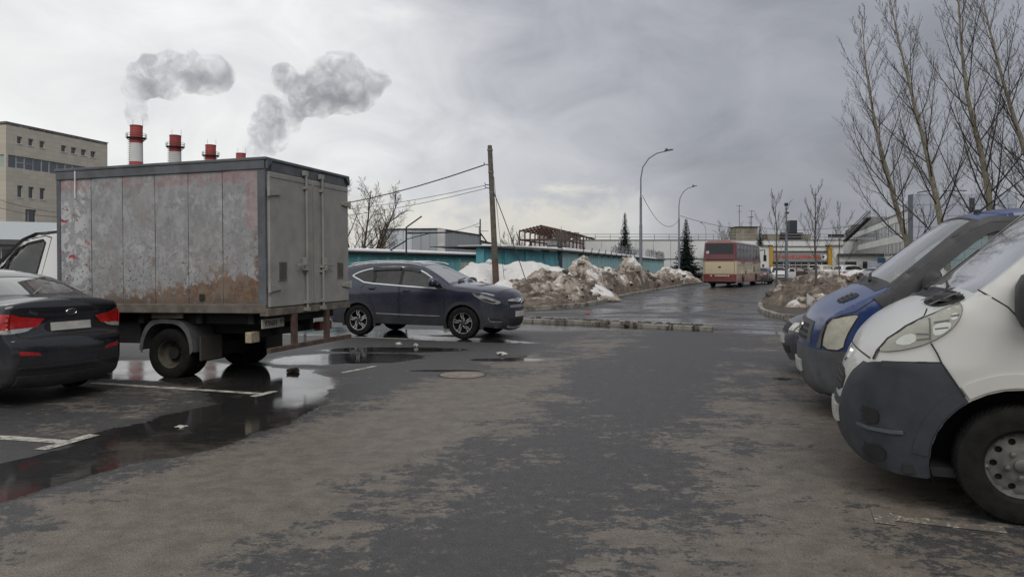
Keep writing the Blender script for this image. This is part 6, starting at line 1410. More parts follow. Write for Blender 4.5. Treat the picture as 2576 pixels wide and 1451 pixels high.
    bx = thing('parcel_locker', 'pale blue grey kiosk box standing before the annex', 'kiosk', (where(2205, 80), 80, 0)); MB().box(-.8, .8, -.4, .4, 0, 2.15).build('cabinet', simple('kiosk_pale', (.33, .36, .40), .5), bx, bevel=.03); MB().box(-.1, .75, -.45, -.4, 2.0, 2.5).build('sign_board', simple('kiosk_blue', (.03, .08, .16), .5), bx)
tyre_shop()
def right_blocks():
    t = wthing('ribbon_window_block', 'white block with long rows of windows receding behind the trees', 'building', (55, 115, 0)); F = Face((70, 156), (where(2300, 77), 77)); H = 7.7
    WM = simple('block_white', (.60, .60, .575), .75, var=.15, scale=.4); holes = []; n = 26; L = F.L
    rows = ((.5, 1.9), (2.9, 4.4), (5.3, 6.8))
    for z0, z1 in rows: holes.append((2, L - .6, z0, z1))
    F.wall('facade', 0, L, 0, H, holes, .3, WM, t)
    for z0, z1 in rows:
        for i in range(n):
            a = 2 + (L - 2.6) * i / n; b_ = 2 + (L - 2.6) * (i + 1) / n; w = F.slab('window', a + .06, b_ - .06, z0, z1, -.2, -.08, WGL, t)
            F.slab('window_bar', a - .06, a + .06, z0, z1, -.12, -.0, WFR, w); F.slab('window_bar', (a + b_) / 2 - .04, (a + b_) / 2 + .04, z0, z1, -.12, -.04, WFR, w)
    F.slab('parapet_cap', 0, L, H, H + .15, -.4, .1, simple('cap_grey', (.16, .16, .16), .6), t)
    mb = MB(); mb.prism([(70, 156), (where(2300, 77), 77), (where(2300, 77) + 14, 83), (84, 162)], lambda p: (p[0] + 1.2, p[1] + .2, 0), lambda p: (p[0] + 1.2, p[1] + .2, H - .2)); mb.build('core', simple('dark_core', (.02, .02, .022), .9), t)
    for k in range(4):
        a = 6 + k * 11; mb = MB(); q = F.p(a, H, -1.5); mb.box(q[0] - 1.2, q[0] + 1.2, q[1] - 1.5, q[1] + 1.5, H, H + 1.3 + .5 * (k % 2)); mb.build('roof_unit', simple('roof_unit', (.20, .20, .205), .6), t, bevel=.05)
    st = wthing('roof_stair', 'dark inclined stair with railings on the factory roof at right', 'stair', (55, 120, 6)); a, b_ = at(2128, 607, 126), at(2190, 548, 112)
    for off in (0, .9): q = MB(); q.bar(a + Vector((0, off, 0)), b_ + Vector((0, off, 0)), .15, .3); q.build('stringer', T_DARK, st)
    for off in (0, .9): q = MB(); q.bar(a + Vector((0, off, 1.1)), b_ + Vector((0, off, 1.1)), .08, .08); q.build('handrail', T_DARK, st)
    q = MB()
    for k in np.linspace(.02, .98, 24): p = a.lerp(b_, k); q.bar(p, p + Vector((0, .9, 0)), .3, .05); q.bar(p, p + Vector((0, 0, 1.1)), .06, .06)
    tag(q.build('tread', T_DARK, st), kind='stuff')
    t = wthing('pale_block', 'pale blue grey panelled block behind the bare poplars', 'building', (47, 78, 0)); d = 75; G = Face((where(2297, d), d), (where(2556, d), d)); H = 8.95; S = Face((where(2297, d), d + 14), (where(2297, d), d))
    PB = simple('panel_blue_grey', (.36, .385, .445), .6, var=.06, scale=.3)
    xs = np.linspace(0, G.L, 7); zs = np.linspace(0, H, 9)
    G.slab('backing', 0, G.L, 0, H - .02, -1.0, -.06, simple('panel_gap', (.12, .13, .15), .8), t)
    for i in range(6):
        for j in range(8): G.slab('wall_panel', xs[i] + .015, xs[i + 1] - .015, zs[j] + .015, zs[j + 1] - .015, -.06, 0, PB, t)
    for j in range(3): a = G.at_px(2438); z1 = G.z_px(a, 498 + j * 18.5); z0 = G.z_px(a, 515 + j * 18.5); G.slab('window', a, a + .55, z0, z1, .0, .03, WGL, t)
    a = G.at_px(2508); G.slab('canopy', a, G.L + .2, G.z_px(a, 551), G.z_px(a, 548), 0, .5, T_DARK, t); mb = MB(); mb.prism([(G.a.x + .4, d + 1.01), (G.b.x, d + 1.01), (G.b.x + 5, d + 14), (G.a.x + 6.5, d + 14)], lambda p: (p[0], p[1], 0), lambda p: (p[0], p[1], H - .1)); mb.build('core', PB, t)
    q = at(2305, 490, d); mb = MB(); mb.bar((q.x, d - .2, H + .1), (q.x + 1.6, d - .2, H + .35), .1, .1); mb.bar((q.x + 2.6, d - .2, H + .28), (q.x + 5.0, d - .2, H + .30), .08, .08); mb.bar((q.x + 2.9, d - .2, H), (q.x + 2.9, d - .2, H + .3), .08, .08); mb.build('roof_bracket', T_DARK, t)
right_blocks()
def steel_frame():
    t = wthing('steel_frame', 'rust brown steel frame of an unfinished shed roof', 'steel frame', (4, 110, 0)); BR = simple('frame_brown', (.085, .035, .028), .75, var=.3)
    a0 = Vector((1.1, 110, 6.8)); r0 = Vector((4.15, 109.4, 7.52)); ax = Vector((8.8, 34.5, 0)); e0 = r0 * 2 - a0; e0.z = 6.8; n = 10
    for i in range(n + 1):
        o = ax * i / n
        for p in (a0, e0): MB().bar((p.x + o.x, p.y + o.y, 0), (p.x + o.x, p.y + o.y, 6.8), .22, .22).build('column', BR, t)
        MB().bar(a0 + o, r0 + o, .18, .24).build('rafter', BR, t); MB().bar(r0 + o, e0 + o, .18, .24).build('rafter', BR, t)
    for k in np.linspace(0, 1, 7): MB().bar(a0.lerp(r0, k) + Vector((0, 0, .15)), a0.lerp(r0, k) + ax + Vector((0, 0, .15)), .12, .16).build('purlin', BR, t); MB().bar(e0.lerp(r0, k) + Vector((0, 0, .15)), e0.lerp(r0, k) + ax + Vector((0, 0, .15)), .12, .16).build('purlin', BR, t)
    for p in (a0, e0): q = Vector((p.x, p.y, 5.55)); MB().bar(q, q + ax, .16, .22).build('tie_beam', BR, t)
    q = Vector((a0.x, a0.y, 5.55)); q2 = Vector((e0.x, e0.y, 5.55)); MB().bar(q, q2, .16, .22).build('tie_beam', BR, t)
steel_frame()
# ------------------------------------------------------------------ poles, lamps and wires
GALV = simple('galvanised', (.155, .17, .19), .5, .4, var=.15, scale=3); POLE = simple('weathered_pole', (.105, .088, .072), .9, var=.4, scale=5, bump=.4)
def wire(name, a, b, sag, lab, r=.012, n=14, grp='overhead cables'):
    a, b = Vector(a), Vector(b); mb = MB(); mb.tube([a.lerp(b, k) - Vector((0, 0, sag * 4 * k * (1 - k))) for k in np.linspace(0, 1, n)], r, 4); return tag(mb.build(name, BLACK), lab, 'cable', grp)
def lamp_post(px, d, top_y, arm_px, lab, r=.11):
    X = where(px, d); H = EYE + (HOR - top_y) / FPX * d; xe = where(arm_px, d) - X; t = thing('street_lamp', lab, 'street lamp', (X, d, 0), 0, 'street lamps along the road')
    z1 = H * .80; MB().tube([(0, 0, 0), (0, 0, z1 * .58), (0, 0, z1 * .59), (0, 0, z1 * .83)], [r, r * .95, r * .78, r * .74], 12).build('post', GALV, t, smooth=40)
    MB().tube([(0, 0, z1 * .82), (0, 0, z1), (xe * .06, 0, z1 + (H - z1) * .40), (xe * .25, 0, z1 + (H - z1) * .72), (xe * .5, 0, H - .18), (xe * .82, 0, H - .02)], [r * .5, r * .42, r * .4, r * .38, r * .36, r * .34], 8).build('arm', GALV, t, smooth=60)
    dx = xe * .34; mb = MB(); mb.prism([(xe * .74, H - .06), (xe * 1.0, H + .03), (xe * 1.0, H + .09), (xe * .74, H + .05)], lambda p: (p[0], -.13, p[1]), lambda p: (p[0], .13, p[1])); hd = mb.build('lantern', simple('lantern_grey', (.05, .055, .06), .5), t, bevel=.02)
    MB().box(xe * .80 - .06, xe * .80 + .06, -.05, .05, H + .02, H + .14).build('sensor', BLACK, hd); MB().lathe([(r * 1.9, 0), (r * 1.9, .04), (r * 1.1, .25)], 12).build('base', GALV, t)
    return t, X, H
L1, X1, H1 = lamp_post(1612, 50, 379, 1693, 'tall grey street lamp behind the dirty snow ridge'); L2, X2, H2_ = lamp_post(1708, 73, 469, 1753, 'second grey street lamp beside the spruce left of the coach'); L3, X3, H3 = lamp_post(1776, 135, 561, 1762, 'small distant street lamp above the coach', .09)
L4 = lamp_post(1471, 128, 586, 1440, 'small thin street lamp beside the steel frame', .07)
cam_p = thing('camera_mast', 'thin mast with a small camera between the bare saplings', 'mast', (where(1978, 66), 66, 0))
MB().tube([(0, 0, 0), (0, 0, 4.6), (0, 0, 4.65), (0, 0, 7.0)], [.13, .12, .06, .05], 10).build('mast', GALV, cam_p, smooth=40); MB().box(-.14, .14, -.14, .14, 7.0, 7.25).build('camera_head', BLACK, cam_p, bevel=.03); MB().box(.05, .22, -.06, .06, 6.3, 6.45).build('side_camera', BLACK, cam_p)
def utility_pole():
    d = 33; X = where(1250, d); t = thing('utility_pole', 'leaning weathered pole with cables in front of the snow heap', 'pole', (X, d, 0)); top = at(1232, 366, d) - Vector((X, d, 0)); low = Vector((0, 0, 0)); m1 = low.lerp(top, .30)
    MB().tube([low, low.lerp(top, .28)], [.155, .15], 10).build('stub', simple('pole_foot', (.085, .06, .045), .9, var=.4, scale=4), t, smooth=40)
    MB().tube([low.lerp(top, .24), low.lerp(top, .6), low.lerp(top, .985), top], [.135, .12, .105, .09], 12).build('shaft', POLE, t, smooth=40)
    for k in (.83, .70, .97, .30): p = low.lerp(top, k); MB().lathe([(.128, -.03), (.128, .03)], 12, Matrix.Translation(p)).build('strap', GALV, t)
    for k in (.875, .745, .725): p = low.lerp(top, k); MB().tube([p, p + Vector((-.28, 0, .03)), p + Vector((-.30, 0, .12))], .022, 5).build('hook', BLACK, t)
    P = lambda k: Vector((X, d, 0)) + low.lerp(top, k)
    wire('overhead_cable', P(.875) + Vector((-.28, 0, 0)), at(560, 520, 60), 1.0, 'thick overhead cable from the leaning pole to the left, topmost', .028); wire('overhead_cable', P(.745) + Vector((-.28, 0, 0)), at(560, 520, 61), .8, 'thin upper cable of the pair below the topmost cable'); wire('overhead_cable', P(.725) + Vector((-.28, 0, 0)), at(560, 535, 62), .9, 'thin lower cable of the pair below the topmost cable')
    wire('guy_wire', P(.735), Vector((where(1333, d), d - 1.2, .4)), -.12, 'taut guy wire slanting from the pole down to the right', .022, grp=None); wire('guy_wire', P(.80) + Vector((.12, 0, 0)), Vector((where(1273, d), d - .4, .35)), .1, 'slack thin wire hanging close beside the leaning pole', .010, grp=None)
utility_pole()
wire('lamp_cable', Vector((X1 + .1, 50, 6.4)), Vector((X2, 73, 6.2)), 1.3, 'sagging cable between the two grey street lamps', .02); wire('lamp_cable', Vector((X2 + .1, 73, 6.6)), at(1915, 573, 100), .5, 'cable from the second street lamp to the right', .022); wire('lamp_cable', at(1915, 573, 100), at(2160, 566, 78), .4, 'cable crossing behind the bare saplings', .022)
for i, (a, b_) in enumerate((((0, 497), (150, 532)), ((0, 520), (150, 541)))): wire('far_cable', at(a[0] - 40, a[1] - 8, 60), at(b_[0] + 30, b_[1] + 5, 62), .3, ('upper thin cable crossing the beige office block', 'lower thin cable crossing the beige office block')[i], .016)
def roof_mast(px, d, y0, y1, lab, kind):
    X = where(px, d); z0, z1 = EYE + (HOR - y0) / FPX * d, EYE + (HOR - y1) / FPX * d; t = thing('roof_mast', lab, 'mast', (X, d, z0)); h = z1 - z0
    MB().tube([(0, 0, -.5), (0, 0, h)], .06, 6).build('upright', T_DARK, t)
    if kind == 0:
        MB().tube([(0, 0, h), (1.05, 0, h + .75)], .05, 5).build('top_spar', T_DARK, t); MB().tube([(0, 0, h * .75), (2.6, 0, h * .78), (3.3, 0, h * .82), (3.6, 0, h * .76)], .05, 5).build('lamp_arm', T_DARK, t)
        MB().tube([(0, 0, h * .45), (-1.35, 0, -.1)], .05, 5).build('brace', T_DARK, t); MB().tube([(0, 0, h * .50), (1.7, 0, h * .77)], .03, 5).build('brace', T_DARK, t)
    else: MB().tube([(0, 0, h * .55), (1.2, 0, -.3)], .06, 5).build('brace', T_DARK, t)
    return (X, d, z1)
ma = roof_mast(1022, 50, 632, 572, 'braced lamp mast standing on the snowy garage roof', 0); mb_ = roof_mast(1208, 60, 628, 551, 'thin braced mast left of the leaning pole', 1)
wire('mast_cable', Vector(ma) - Vector((0, 0, .3)), Vector(mb_) - Vector((0, 0, .3)), .4, 'thin cable between the two garage roof masts', .018)
# ------------------------------------------------------------------ trees
BARK = simple('poplar_bark', (.23, .205, .15), .85, var=.35, scale=6, bump=.3); TWIG = simple('twig_brown', (.052, .044, .037), .9, var=.3, scale=2); BARK_D = simple('bark_dark', (.060, .050, .042), .9, var=.35, scale=4)
def grow(mb, p, d, L, r, lev, rg, up=.25, curl=.16, n=6, kids=(8, 5, 3), spread=(40, 45, 40), shrink=.5, sides=(6, 4, 3, 3), rmin=.004, start=.25, droop=0.0, lim=None):
    pts = [p.copy()]; d = d.normalized(); dirs = [d.copy()]
    for i in range(n):
        d = (d + Vector((0, 0, up * (1.0 if d.z < .97 else 0) / n * 1.6)) + Vector((rg.gauss(0, curl), rg.gauss(0, curl), rg.gauss(0, curl))) / n + Vector((0, 0, -droop * (i / n)))).normalized()
        pts.append(pts[-1] + d * (L / n)); dirs.append(d.copy())
    mb.tube(pts, [max(rmin, r * (1 - .8 * k / n)) for k in range(n + 1)], sides[min(lev, 3)], False)
    if lev >= len(kids): return
    for k in range(kids[lev]):
        f = start + (1 - start) * (k + rg.random() * .8) / kids[lev]; f = min(.98, f); x = f * n; i = int(x); q = pts[i].lerp(pts[min(i + 1, n)], x - i); dd = dirs[min(i + 1, n)]
        a = rg.uniform(0, 2 * math.pi); s_ = dd.orthogonal().normalized(); s_ = Matrix.Rotation(a, 3, dd) @ s_; an = R(spread[lev] * rg.uniform(.75, 1.2))
        nd = dd * math.cos(an) + s_ * math.sin(an); grow(mb, q, nd, L * shrink * (1.15 - .65 * f) * rg.uniform(.75, 1.2), max(rmin, r * .50 * (1 - .6 * f)), lev + 1, rg, up, curl, max(3, n - 1), kids, spread, shrink, sides, rmin, .15, droop)
def poplar(trunk, r0, seed, lab, limbs=26, low=.16, spread=50, klen=.36):
    limbs = int(limbs * 1.05); r0 *= .86
    rg = random.Random(seed); base = Vector(trunk[0]); t = thing('poplar_tree', lab, 'tree', base, 0, 'bare poplars behind the vans'); P = [Vector(q) - base for q in chaikin([tuple(q) for q in trunk], 2)]
    n = len(P); H = P[-1].z; mb = MB(); mb.tube(P, [max(.012, r0 * (1 - .94 * (q.z / H) ** .9)) for q in P], 10); mb.build('trunk', BARK, t, smooth=60)
    mb = MB()
    for k in range(limbs):
        f = low + (.97 - low) * (k + rg.random()) / limbs; z = f * H; i = next(j for j in range(n) if P[j].z >= z); q = P[i - 1].lerp(P[i], (z - P[i - 1].z) / max(1e-6, P[i].z - P[i - 1].z)); dd = (P[i] - P[i - 1]).normalized()
        a = k * 2.4 + rg.uniform(-.5, .5); s_ = Vector((math.cos(a), math.sin(a), 0)); an = R(spread * (1 - .35 * f) * rg.uniform(.85, 1.15)); nd = dd * math.cos(an) + s_ * math.sin(an)
        L = H * klen * (1.12 - f) ** .8 * rg.uniform(.8, 1.2); grow(mb, q, nd, L, max(.009, r0 * .24 * (1.15 - f)), 0, rg, .55, .30, 7, (13, 6, 2), (40, 42, 36), .31, (5, 3, 3, 3), .0034, .10)
    mb.build('crown', TWIG, t, smooth=60, fix=False); return t
def tr(pts, d): return [at(x, y, d + dd) for x, y, dd in pts]
def gpt(x, d): return Vector((where(x, d), d, .1))
poplar([gpt(2325, 31)] + tr([(2285, 620, 0), (2240, 470, 0), (2205, 330, 0), (2178, 180, .3), (2168, 38, .5)], 31), .17, 11, 'leftmost bare poplar leaning left behind the blue van', 24)
poplar([gpt(2395, 29)] + tr([(2368, 560, 0), (2335, 400, 0), (2300, 260, 0), (2262, 110, .2), (2232, -40, .4)], 29), .18, 12, 'second bare poplar from the left', 26)
poplar([gpt(2505, 28)] + tr([(2492, 540, 0), (2478, 420, 0), (2440, 280, 0), (2420, 150, .2), (2405, -110, .4)], 28), .20, 13, 'third bare poplar, thickest of the trunks', 28)
poplar([gpt(2640, 27)] + tr([(2610, 480, 0), (2565, 340, 0), (2530, 230, 0), (2490, 80, 0), (2460, -60, .4)], 27), .19, 14, 'bare poplar whose crown enters at the right edge', 28)
poplar([gpt(2760, 25)] + tr([(2730, 400, 0), (2690, 200, 0), (2660, -150, .4)], 25), .20, 15, 'rightmost bare poplar mostly beyond the right edge', 26)
def sapling(px, d, top, seed, lab, r=.055, limbs=11, fork=.38):
    rg = random.Random(seed); X = where(px, d); H = EYE + (HOR - top) / FPX * d; t = thing('sapling', lab, 'tree', (X, d, .1), 0, 'bare saplings on the mound'); P = [Vector((rg.gauss(0, .03), rg.gauss(0, .03), 0)) + Vector((.04 * z * rg.uniform(-.5, .5), 0, z)) for z in np.linspace(0, H, 7)]
    P = [Vector(q) for q in chaikin([tuple(q) for q in P], 2)]; mb = MB(); mb.tube(P, [max(.008, r * (1 - .9 * q.z / H)) for q in P], 7); mb.build('trunk', simple('sapling_bark', (.085, .07, .055), .9, var=.3, scale=5), t, smooth=60); mb = MB()
    for k in range(limbs):
        f = fork + (.9 - fork) * k / limbs; q = P[min(len(P) - 1, int(f * len(P)))]; a = k * 2.4 + rg.uniform(-.4, .4); an = R(rg.uniform(26, 42)); nd = Vector((math.cos(a) * math.sin(an), math.sin(a) * math.sin(an), math.cos(an)))
        grow(mb, q, nd, H * .50 * (1.1 - f) * rg.uniform(.8, 1.25), r * .21, 0, rg, .45, .20, 6, (11, 4), (34, 38), .32, (4, 3, 3), .0038, .2)
    mb.build('crown', TWIG, t, smooth=60, fix=False)
sapling(1953, 31, 488, 21, 'left bare sapling at the tip of the mound', .05, 10); sapling(2052, 29, 482, 22, 'middle bare sapling, the fullest on the mound', .062, 14, .36); sapling(2112, 33, 515, 23, 'thin right sapling beside the blue van', .035, 8, .3)
def old_tree():
    rg = random.Random(5); d = 66; X = where(905, d); t = thing('old_tree', 'broad bare tree behind the garages right of the truck', 'tree', (X, d, 0)); mb = MB(); br = MB()
    for k, (dx, lean) in enumerate(((-.5, -.15), (.1, .10), (.6, .42), (-.1, -.5), (.3, .55))):
        p = Vector((dx * .8, 0, 0)); dd = Vector((lean, rg.uniform(-.2, .2), 1)); L = 8.4 if abs(lean) < .5 else 6.6
        grow(br, p, dd, L, .16, 0, rg, .18, .22, 7, (10, 8, 6, 2), (46, 46, 44, 40), .44, (6, 4, 3, 3), .0075, .22)
    mb.tube([(0, 0, 0), (.05, 0, .9), (.1, 0, 1.6)], [.62, .5, .3], 10); mb.build('trunk', BARK_D, t, smooth=60); br.build('crown', BARK_D, t, smooth=60, fix=False)
old_tree()
def birch():
    rg = random.Random(9); d = 100; X = where(1411, d); H = 8.0; t = thing('weeping_birch', 'weeping bare birch standing by the steel frame', 'tree', (X, d, 0)); mb = MB(); P = [Vector((.1 * math.sin(z), 0, z)) for z in np.linspace(0, H - 1, 8)]; mb.tube(P, [.16 * (1 - .8 * k / 7) for k in range(8)], 7); mb.build('trunk', simple('birch_bark', (.24, .22, .20), .8, var=.4, scale=3), t); mb = MB()
    for k in range(26):
        f = .4 + .6 * k / 26; q = P[min(7, int(f * 7))]; a = k * 2.4; L = 3.0 * (1.25 - f); pts = [q + Vector((math.cos(a) * L * s_, math.sin(a) * L * s_, L * (.9 * s_ - .75 * s_ * s_))) for s_ in np.linspace(0, 1, 5)]; mb.tube(pts, [.04, .03, .025, .02, .015], 4, False)
        for j in range(9):
            w = pts[1 + j % 4] + Vector((rg.gauss(0, .2), rg.gauss(0, .2), 0)); dl = rg.uniform(1.0, 2.6); mb.tube([w, w + Vector((rg.gauss(0, .12), rg.gauss(0, .12), -dl * .5)), w + Vector((rg.gauss(0, .18), rg.gauss(0, .18), -dl))], .018, 3, False)
    mb.build('crown', simple('birch_twig', (.14, .125, .115), .9), t, fix=False)
birch()
NEED = simple('spruce_needles', (.020, .034, .026), .85, var=.5, scale=3)
def spruce(px, d, top, wpx, lab, seed, base_y=None):
    rg = random.Random(seed); X = where(px, d); H = EYE + (HOR - top) / FPX * d; W = wpx / 2 / FPX * d; t = thing('spruce_tree', lab, 'tree', (X, d, 0), 0, 'dark spruces in the background'); MB().tube([(0, 0, 0), (0, 0, H * .95)], [.16, .02], 7).build('trunk', BARK_D, t); mb = MB(); nl = int(H * 6.5)
    for i in range(nl):
        f = i / nl; z = H * (.05 + .94 * f); L = W * 1.25 * (1 - f) ** 1.05 * rg.uniform(.62, 1.15) + .05; nb = max(5, int(13 * (1 - f) + 4))
        for k in range(nb):
            a = 2 * math.pi * (k + rg.random() * .8) / nb; l = L * rg.uniform(.8, 1.25); ca, sa = math.cos(a), math.sin(a)
            dr = l * .30
            for s_ in range(max(2, int(l / .16))):
                u = (s_ + .6) / max(2, int(l / .16)); px_, zz_ = u * l, z - dr * u + (.12 * l if u > .8 else 0); q_ = .35 + .65 * (1 - f); w = (.30 * (1.15 - u * .7) + .06) * q_
                for e in (-1, 1):
                    A = Vector((px_ * ca, px_ * sa, zz_)); B_ = Vector(((px_ + .16 * q_) * ca - e * w * sa, (px_ + .16 * q_) * sa + e * w * ca, zz_ - .05 + rg.uniform(-.05, .03))); C__ = Vector(((px_ + .24 * q_) * ca, (px_ + .24 * q_) * sa, zz_ - .02)); D = Vector(((px_ + .08) * ca, (px_ + .08) * sa, zz_ - .11))
                    mb.face([A, B_, C__]); mb.face([A, D, B_])
    mb.build('crown', NEED, t, fix=False)
spruce(1572, 92, 531, 52, 'tall slim dark spruce left of the tall street lamp', 31); spruce(1726, 78, 546, 66, 'dark spruce between the second street lamp and the coach', 32); spruce(1912, 120, 564, 46, 'small dark spruce above the factory roof', 33)
for px, d, top, sd, lab in ((1290, 120, 588, 41, 'hazy bare tree left of the steel frame'), (1832, 150, 572, 42, 'small bare tree left of the concrete lift house'), (1846, 152, 580, 43, 'bare tree touching the concrete lift house')):
    rg = random.Random(sd); X = where(px, d); H = EYE + (HOR - top) / FPX * d; t = thing('far_tree', lab, 'tree', (X, d, 0), 0, 'far bare trees'); mb = MB(); mb.tube([(0, 0, 0), (0, 0, H * .5)], [.2, .1], 6); mb.build('trunk', BARK_D, t); mb = MB()
    for k in range(7): grow(mb, Vector((0, 0, H * (.2 + .05 * k))), Vector((math.cos(k * 2.4) * .5, math.sin(k * 2.4) * .5, 1)), H * .62, .07, 0, rg, .2, .2, 5, (8, 5), (40, 42), .45, (4, 3, 3), .022, .2)
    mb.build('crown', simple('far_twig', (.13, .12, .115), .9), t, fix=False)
BRUSH = simple('brush_brown', (.075, .055, .042), .9, var=.4)
for px, d, w, h, sd, lab in ((1962, 92, 3.4, 2.3, 51, 'brown leafless bush left before the shop windows'), (2004, 92, 3.2, 2.2, 52, 'brown leafless bush before the middle of the shop'), (2190, 90, 9, 2.0, 53, 'long brown leafless hedge before the annex')):
    rg = random.Random(sd); t = thing('leafless_bush', lab, 'bush', (where(px, d), d, 0), 0, 'bushes before the shop'); mb = MB()
    for k in range(int(130 * w / 3)):
        p = Vector((rg.uniform(-w / 2, w / 2), rg.uniform(-.8, .8), 0)); hh = h * rg.uniform(.55, 1.0) * (1 - .35 * abs(p.x) / (w / 2)); grow(mb, p, Vector((rg.gauss(0, .3), rg.gauss(0, .3), 1)), hh, .022, 0, rg, .1, .35, 4, (5,), (35,), .4, (3, 3), .011, .3)
    mb.build('branches', BRUSH, t, fix=False)

# ------------------------------------------------------------------ ploughed snow heaps
def snow_mat(name, clean):
    m, n, b = new_mat(name); o = n.obj(); geo = n.node('ShaderNodeNewGeometry'); nz = n.sep(geo.outputs['Normal'])[2]; z = n.sep(o)[2]
    a1 = n.noise(o, .85, 7, .62, .5); a2 = n.noise(o, 3.2, 8, .68, .7); a3 = n.noise(o, 14, 5, .6)
    k = n.add(n.add(n.mul(n.sub(a1, .5), 1.7), n.mul(n.sub(a2, .5), 1.0)), n.mul(n.sub(z, .9), .28)); k = n.add(k, clean)
    sn = n.mix(a2, (.50, .49, .475), (.68, .68, .68)); sn = n.mix(n.sstep(a3, .45, .7, 0, .5), sn, (.38, .34, .30))
    dt = n.mix(n.sstep(a2, .35, .65), (.060, .046, .036), (.155, .125, .098)); dt = n.mix(n.sstep(a3, .55, .7, 0, .8), dt, (.035, .030, .026))
    mid = n.mix(a3, (.20, .165, .13), (.36, .32, .275)); c = n.mix(n.sstep(k, -.12, .04), dt, mid); c = n.mix(n.sstep(k, .10, .26), c, sn)
    setb(n, b, Base_Color=c, Roughness=.9, Normal=n.bump(n.add(n.mul(a2, .6), n.mul(a3, .4)), .8, .05)); return m
SM = {}
def snow_pile(lab, bumps, clean, res=.13, rough=.35, seed=0, nchunk=40, group='ploughed snow heaps', name='snow_pile'):
    cx = sum(b[0] for b in bumps) / len(bumps); cy = sum(b[1] for b in bumps) / len(bumps); t = thing(name, lab, 'snow heap', (cx, cy, .1), 0, group)
    x0 = min(b[0] - b[2] for b in bumps) - .3; x1 = max(b[0] + b[2] for b in bumps) + .3; y0 = min(b[1] - b[3] for b in bumps) - .3; y1 = max(b[1] + b[3] for b in bumps) + .3; nx, ny = int((x1 - x0) / res) + 1, int((y1 - y0) / res) + 1; Z = np.zeros((ny, nx))
    def env(x, y):
        h = 0
        for bx, by, rx, ry, bh in bumps:
            q = ((x - bx) / rx) ** 2 + ((y - by) / ry) ** 2
            if q < 1: h = max(h, bh * (1 - q) ** .8)
        return h
    mb = MB(); idx = {}
    for j in range(ny):
        for i in range(nx):
            x = x0 + i * res; y = y0 + j * res; wv = Vector((x * .9 + seed, y * .9, seed)); wx = x + .35 * mnoise.noise(wv); wy = y + .35 * mnoise.noise(wv + Vector((9, 0, 0))); e = env(wx, wy)
            if e <= .0: Z[j, i] = -.06; continue
            r1 = 1 - abs(mnoise.noise(Vector((x * 1.1, y * 1.1, seed + 3)))) * 2; r2 = mnoise.noise(Vector((x * 3.1, y * 3.1, seed))); r3 = mnoise.noise(Vector((x * 7.5, y * 7.5, seed + 1)))
            Z[j, i] = e * (1 + rough * .55 * r1 - rough * .3) + min(1, e * 2) * rough * (.30 * r2 + .16 * r3)
    for j in range(ny):
        for i in range(nx):
            if Z[max(0, j - 1):j + 2, max(0, i - 1):i + 2].max() > -.05: idx[j, i] = len(mb.v); mb.v.append((x0 + i * res - cx, y0 + j * res - cy, float(Z[j, i])))
    for j in range(ny - 1):
        for i in range(nx - 1):
            q = [(j, i), (j, i + 1), (j + 1, i + 1), (j + 1, i)]
            if all(k in idx for k in q): mb.f.append([idx[k] for k in q])
    key = 'snow_%d' % int(clean * 100)
    if key not in SM: SM[key] = snow_mat(key, clean)
    mb.build('heap', SM[key], t, smooth=75, fix=False); rg = random.Random(seed + 77); ck = MB()
    for _ in range(nchunk):
        for __ in range(20):
            x, y = rg.uniform(x0, x1), rg.uniform(y0, y1); i, j = int((x - x0) / res), int((y - y0) / res)
            if Z[min(j, ny - 1), min(i, nx - 1)] > .05: break
        s_ = rg.uniform(.05, .20) * (1 if rg.random() < .8 else 1.7); bm = bmesh.new(); bmesh.ops.create_icosphere(bm, subdivisions=2, radius=s_)
        for v in bm.verts: v.co *= 1 + .5 * mnoise.noise(v.co * (2.2 / s_) + Vector((x, y, seed))); v.co.z *= .75
        ck.add([(v.co.x + x - cx, v.co.y + y - cy, v.co.z + float(Z[min(j, ny - 1), min(i, nx - 1)]) + s_ * .25) for v in bm.verts], [[v.index for v in f.verts] for f in bm.faces]); bm.free()
    if nchunk: tag(ck.build('lump', SM[key], t, smooth=50, fix=False), kind='stuff')
    return t
snow_pile('large white snow heap behind the leaning pole', [(-2.6, 34.6, 2.0, 2.2, 1.15), (-1.2, 35.2, 2.6, 2.6, 1.62), (.6, 35.0, 2.7, 2.6, 1.72), (2.0, 34.8, 1.6, 2.2, 1.45), (3.2, 34.6, 1.7, 1.8, .75)], .42, .12, .16, 1, 10)
snow_pile('small clean snow lump at the foot of the leaning pole', [(-.25, 30.4, .95, .8, .95), (-1.2, 30.4, .9, .7, .6)], .55, .10, .12, 2, 3)
snow_pile('brown muddy snow mound right of the SUV by the kerb', [(-1.6, 31.4, 1.8, 1.7, .80), (.2, 31.0, 2.0, 1.9, .85), (1.5, 32.3, 2.0, 2.2, 1.25), (2.3, 34.2, 1.8, 2.0, 1.1), (.9, 29.3, 1.7, 1.1, .45), (1.9, 31.2, 1.2, 1.4, .7)], -.03, .10, .45, 3, 60)
snow_pile('jagged dirty snow ridge in front of the pale garages', [(2.6, 37.0, 1.3, 1.4, 1.15), (3.5, 37.6, 1.2, 1.5, 1.75), (3.6, 39.8, 1.8, 2.2, 1.3), (4.6, 42.3, 1.7, 2.2, 1.35), (5.7, 45, 1.7, 2.0, 1.3)], -.05, .11, .50, 4, 60)
snow_pile('steep brown snow peak at the foot of the tall street lamp', [(7.6, 48.0, 1.3, 1.5, 1.95), (8.0, 49.6, 1.3, 1.7, 1.5), (8.8, 52.0, 1.4, 1.7, 1.2)], -.12, .11, .48, 5, 35)
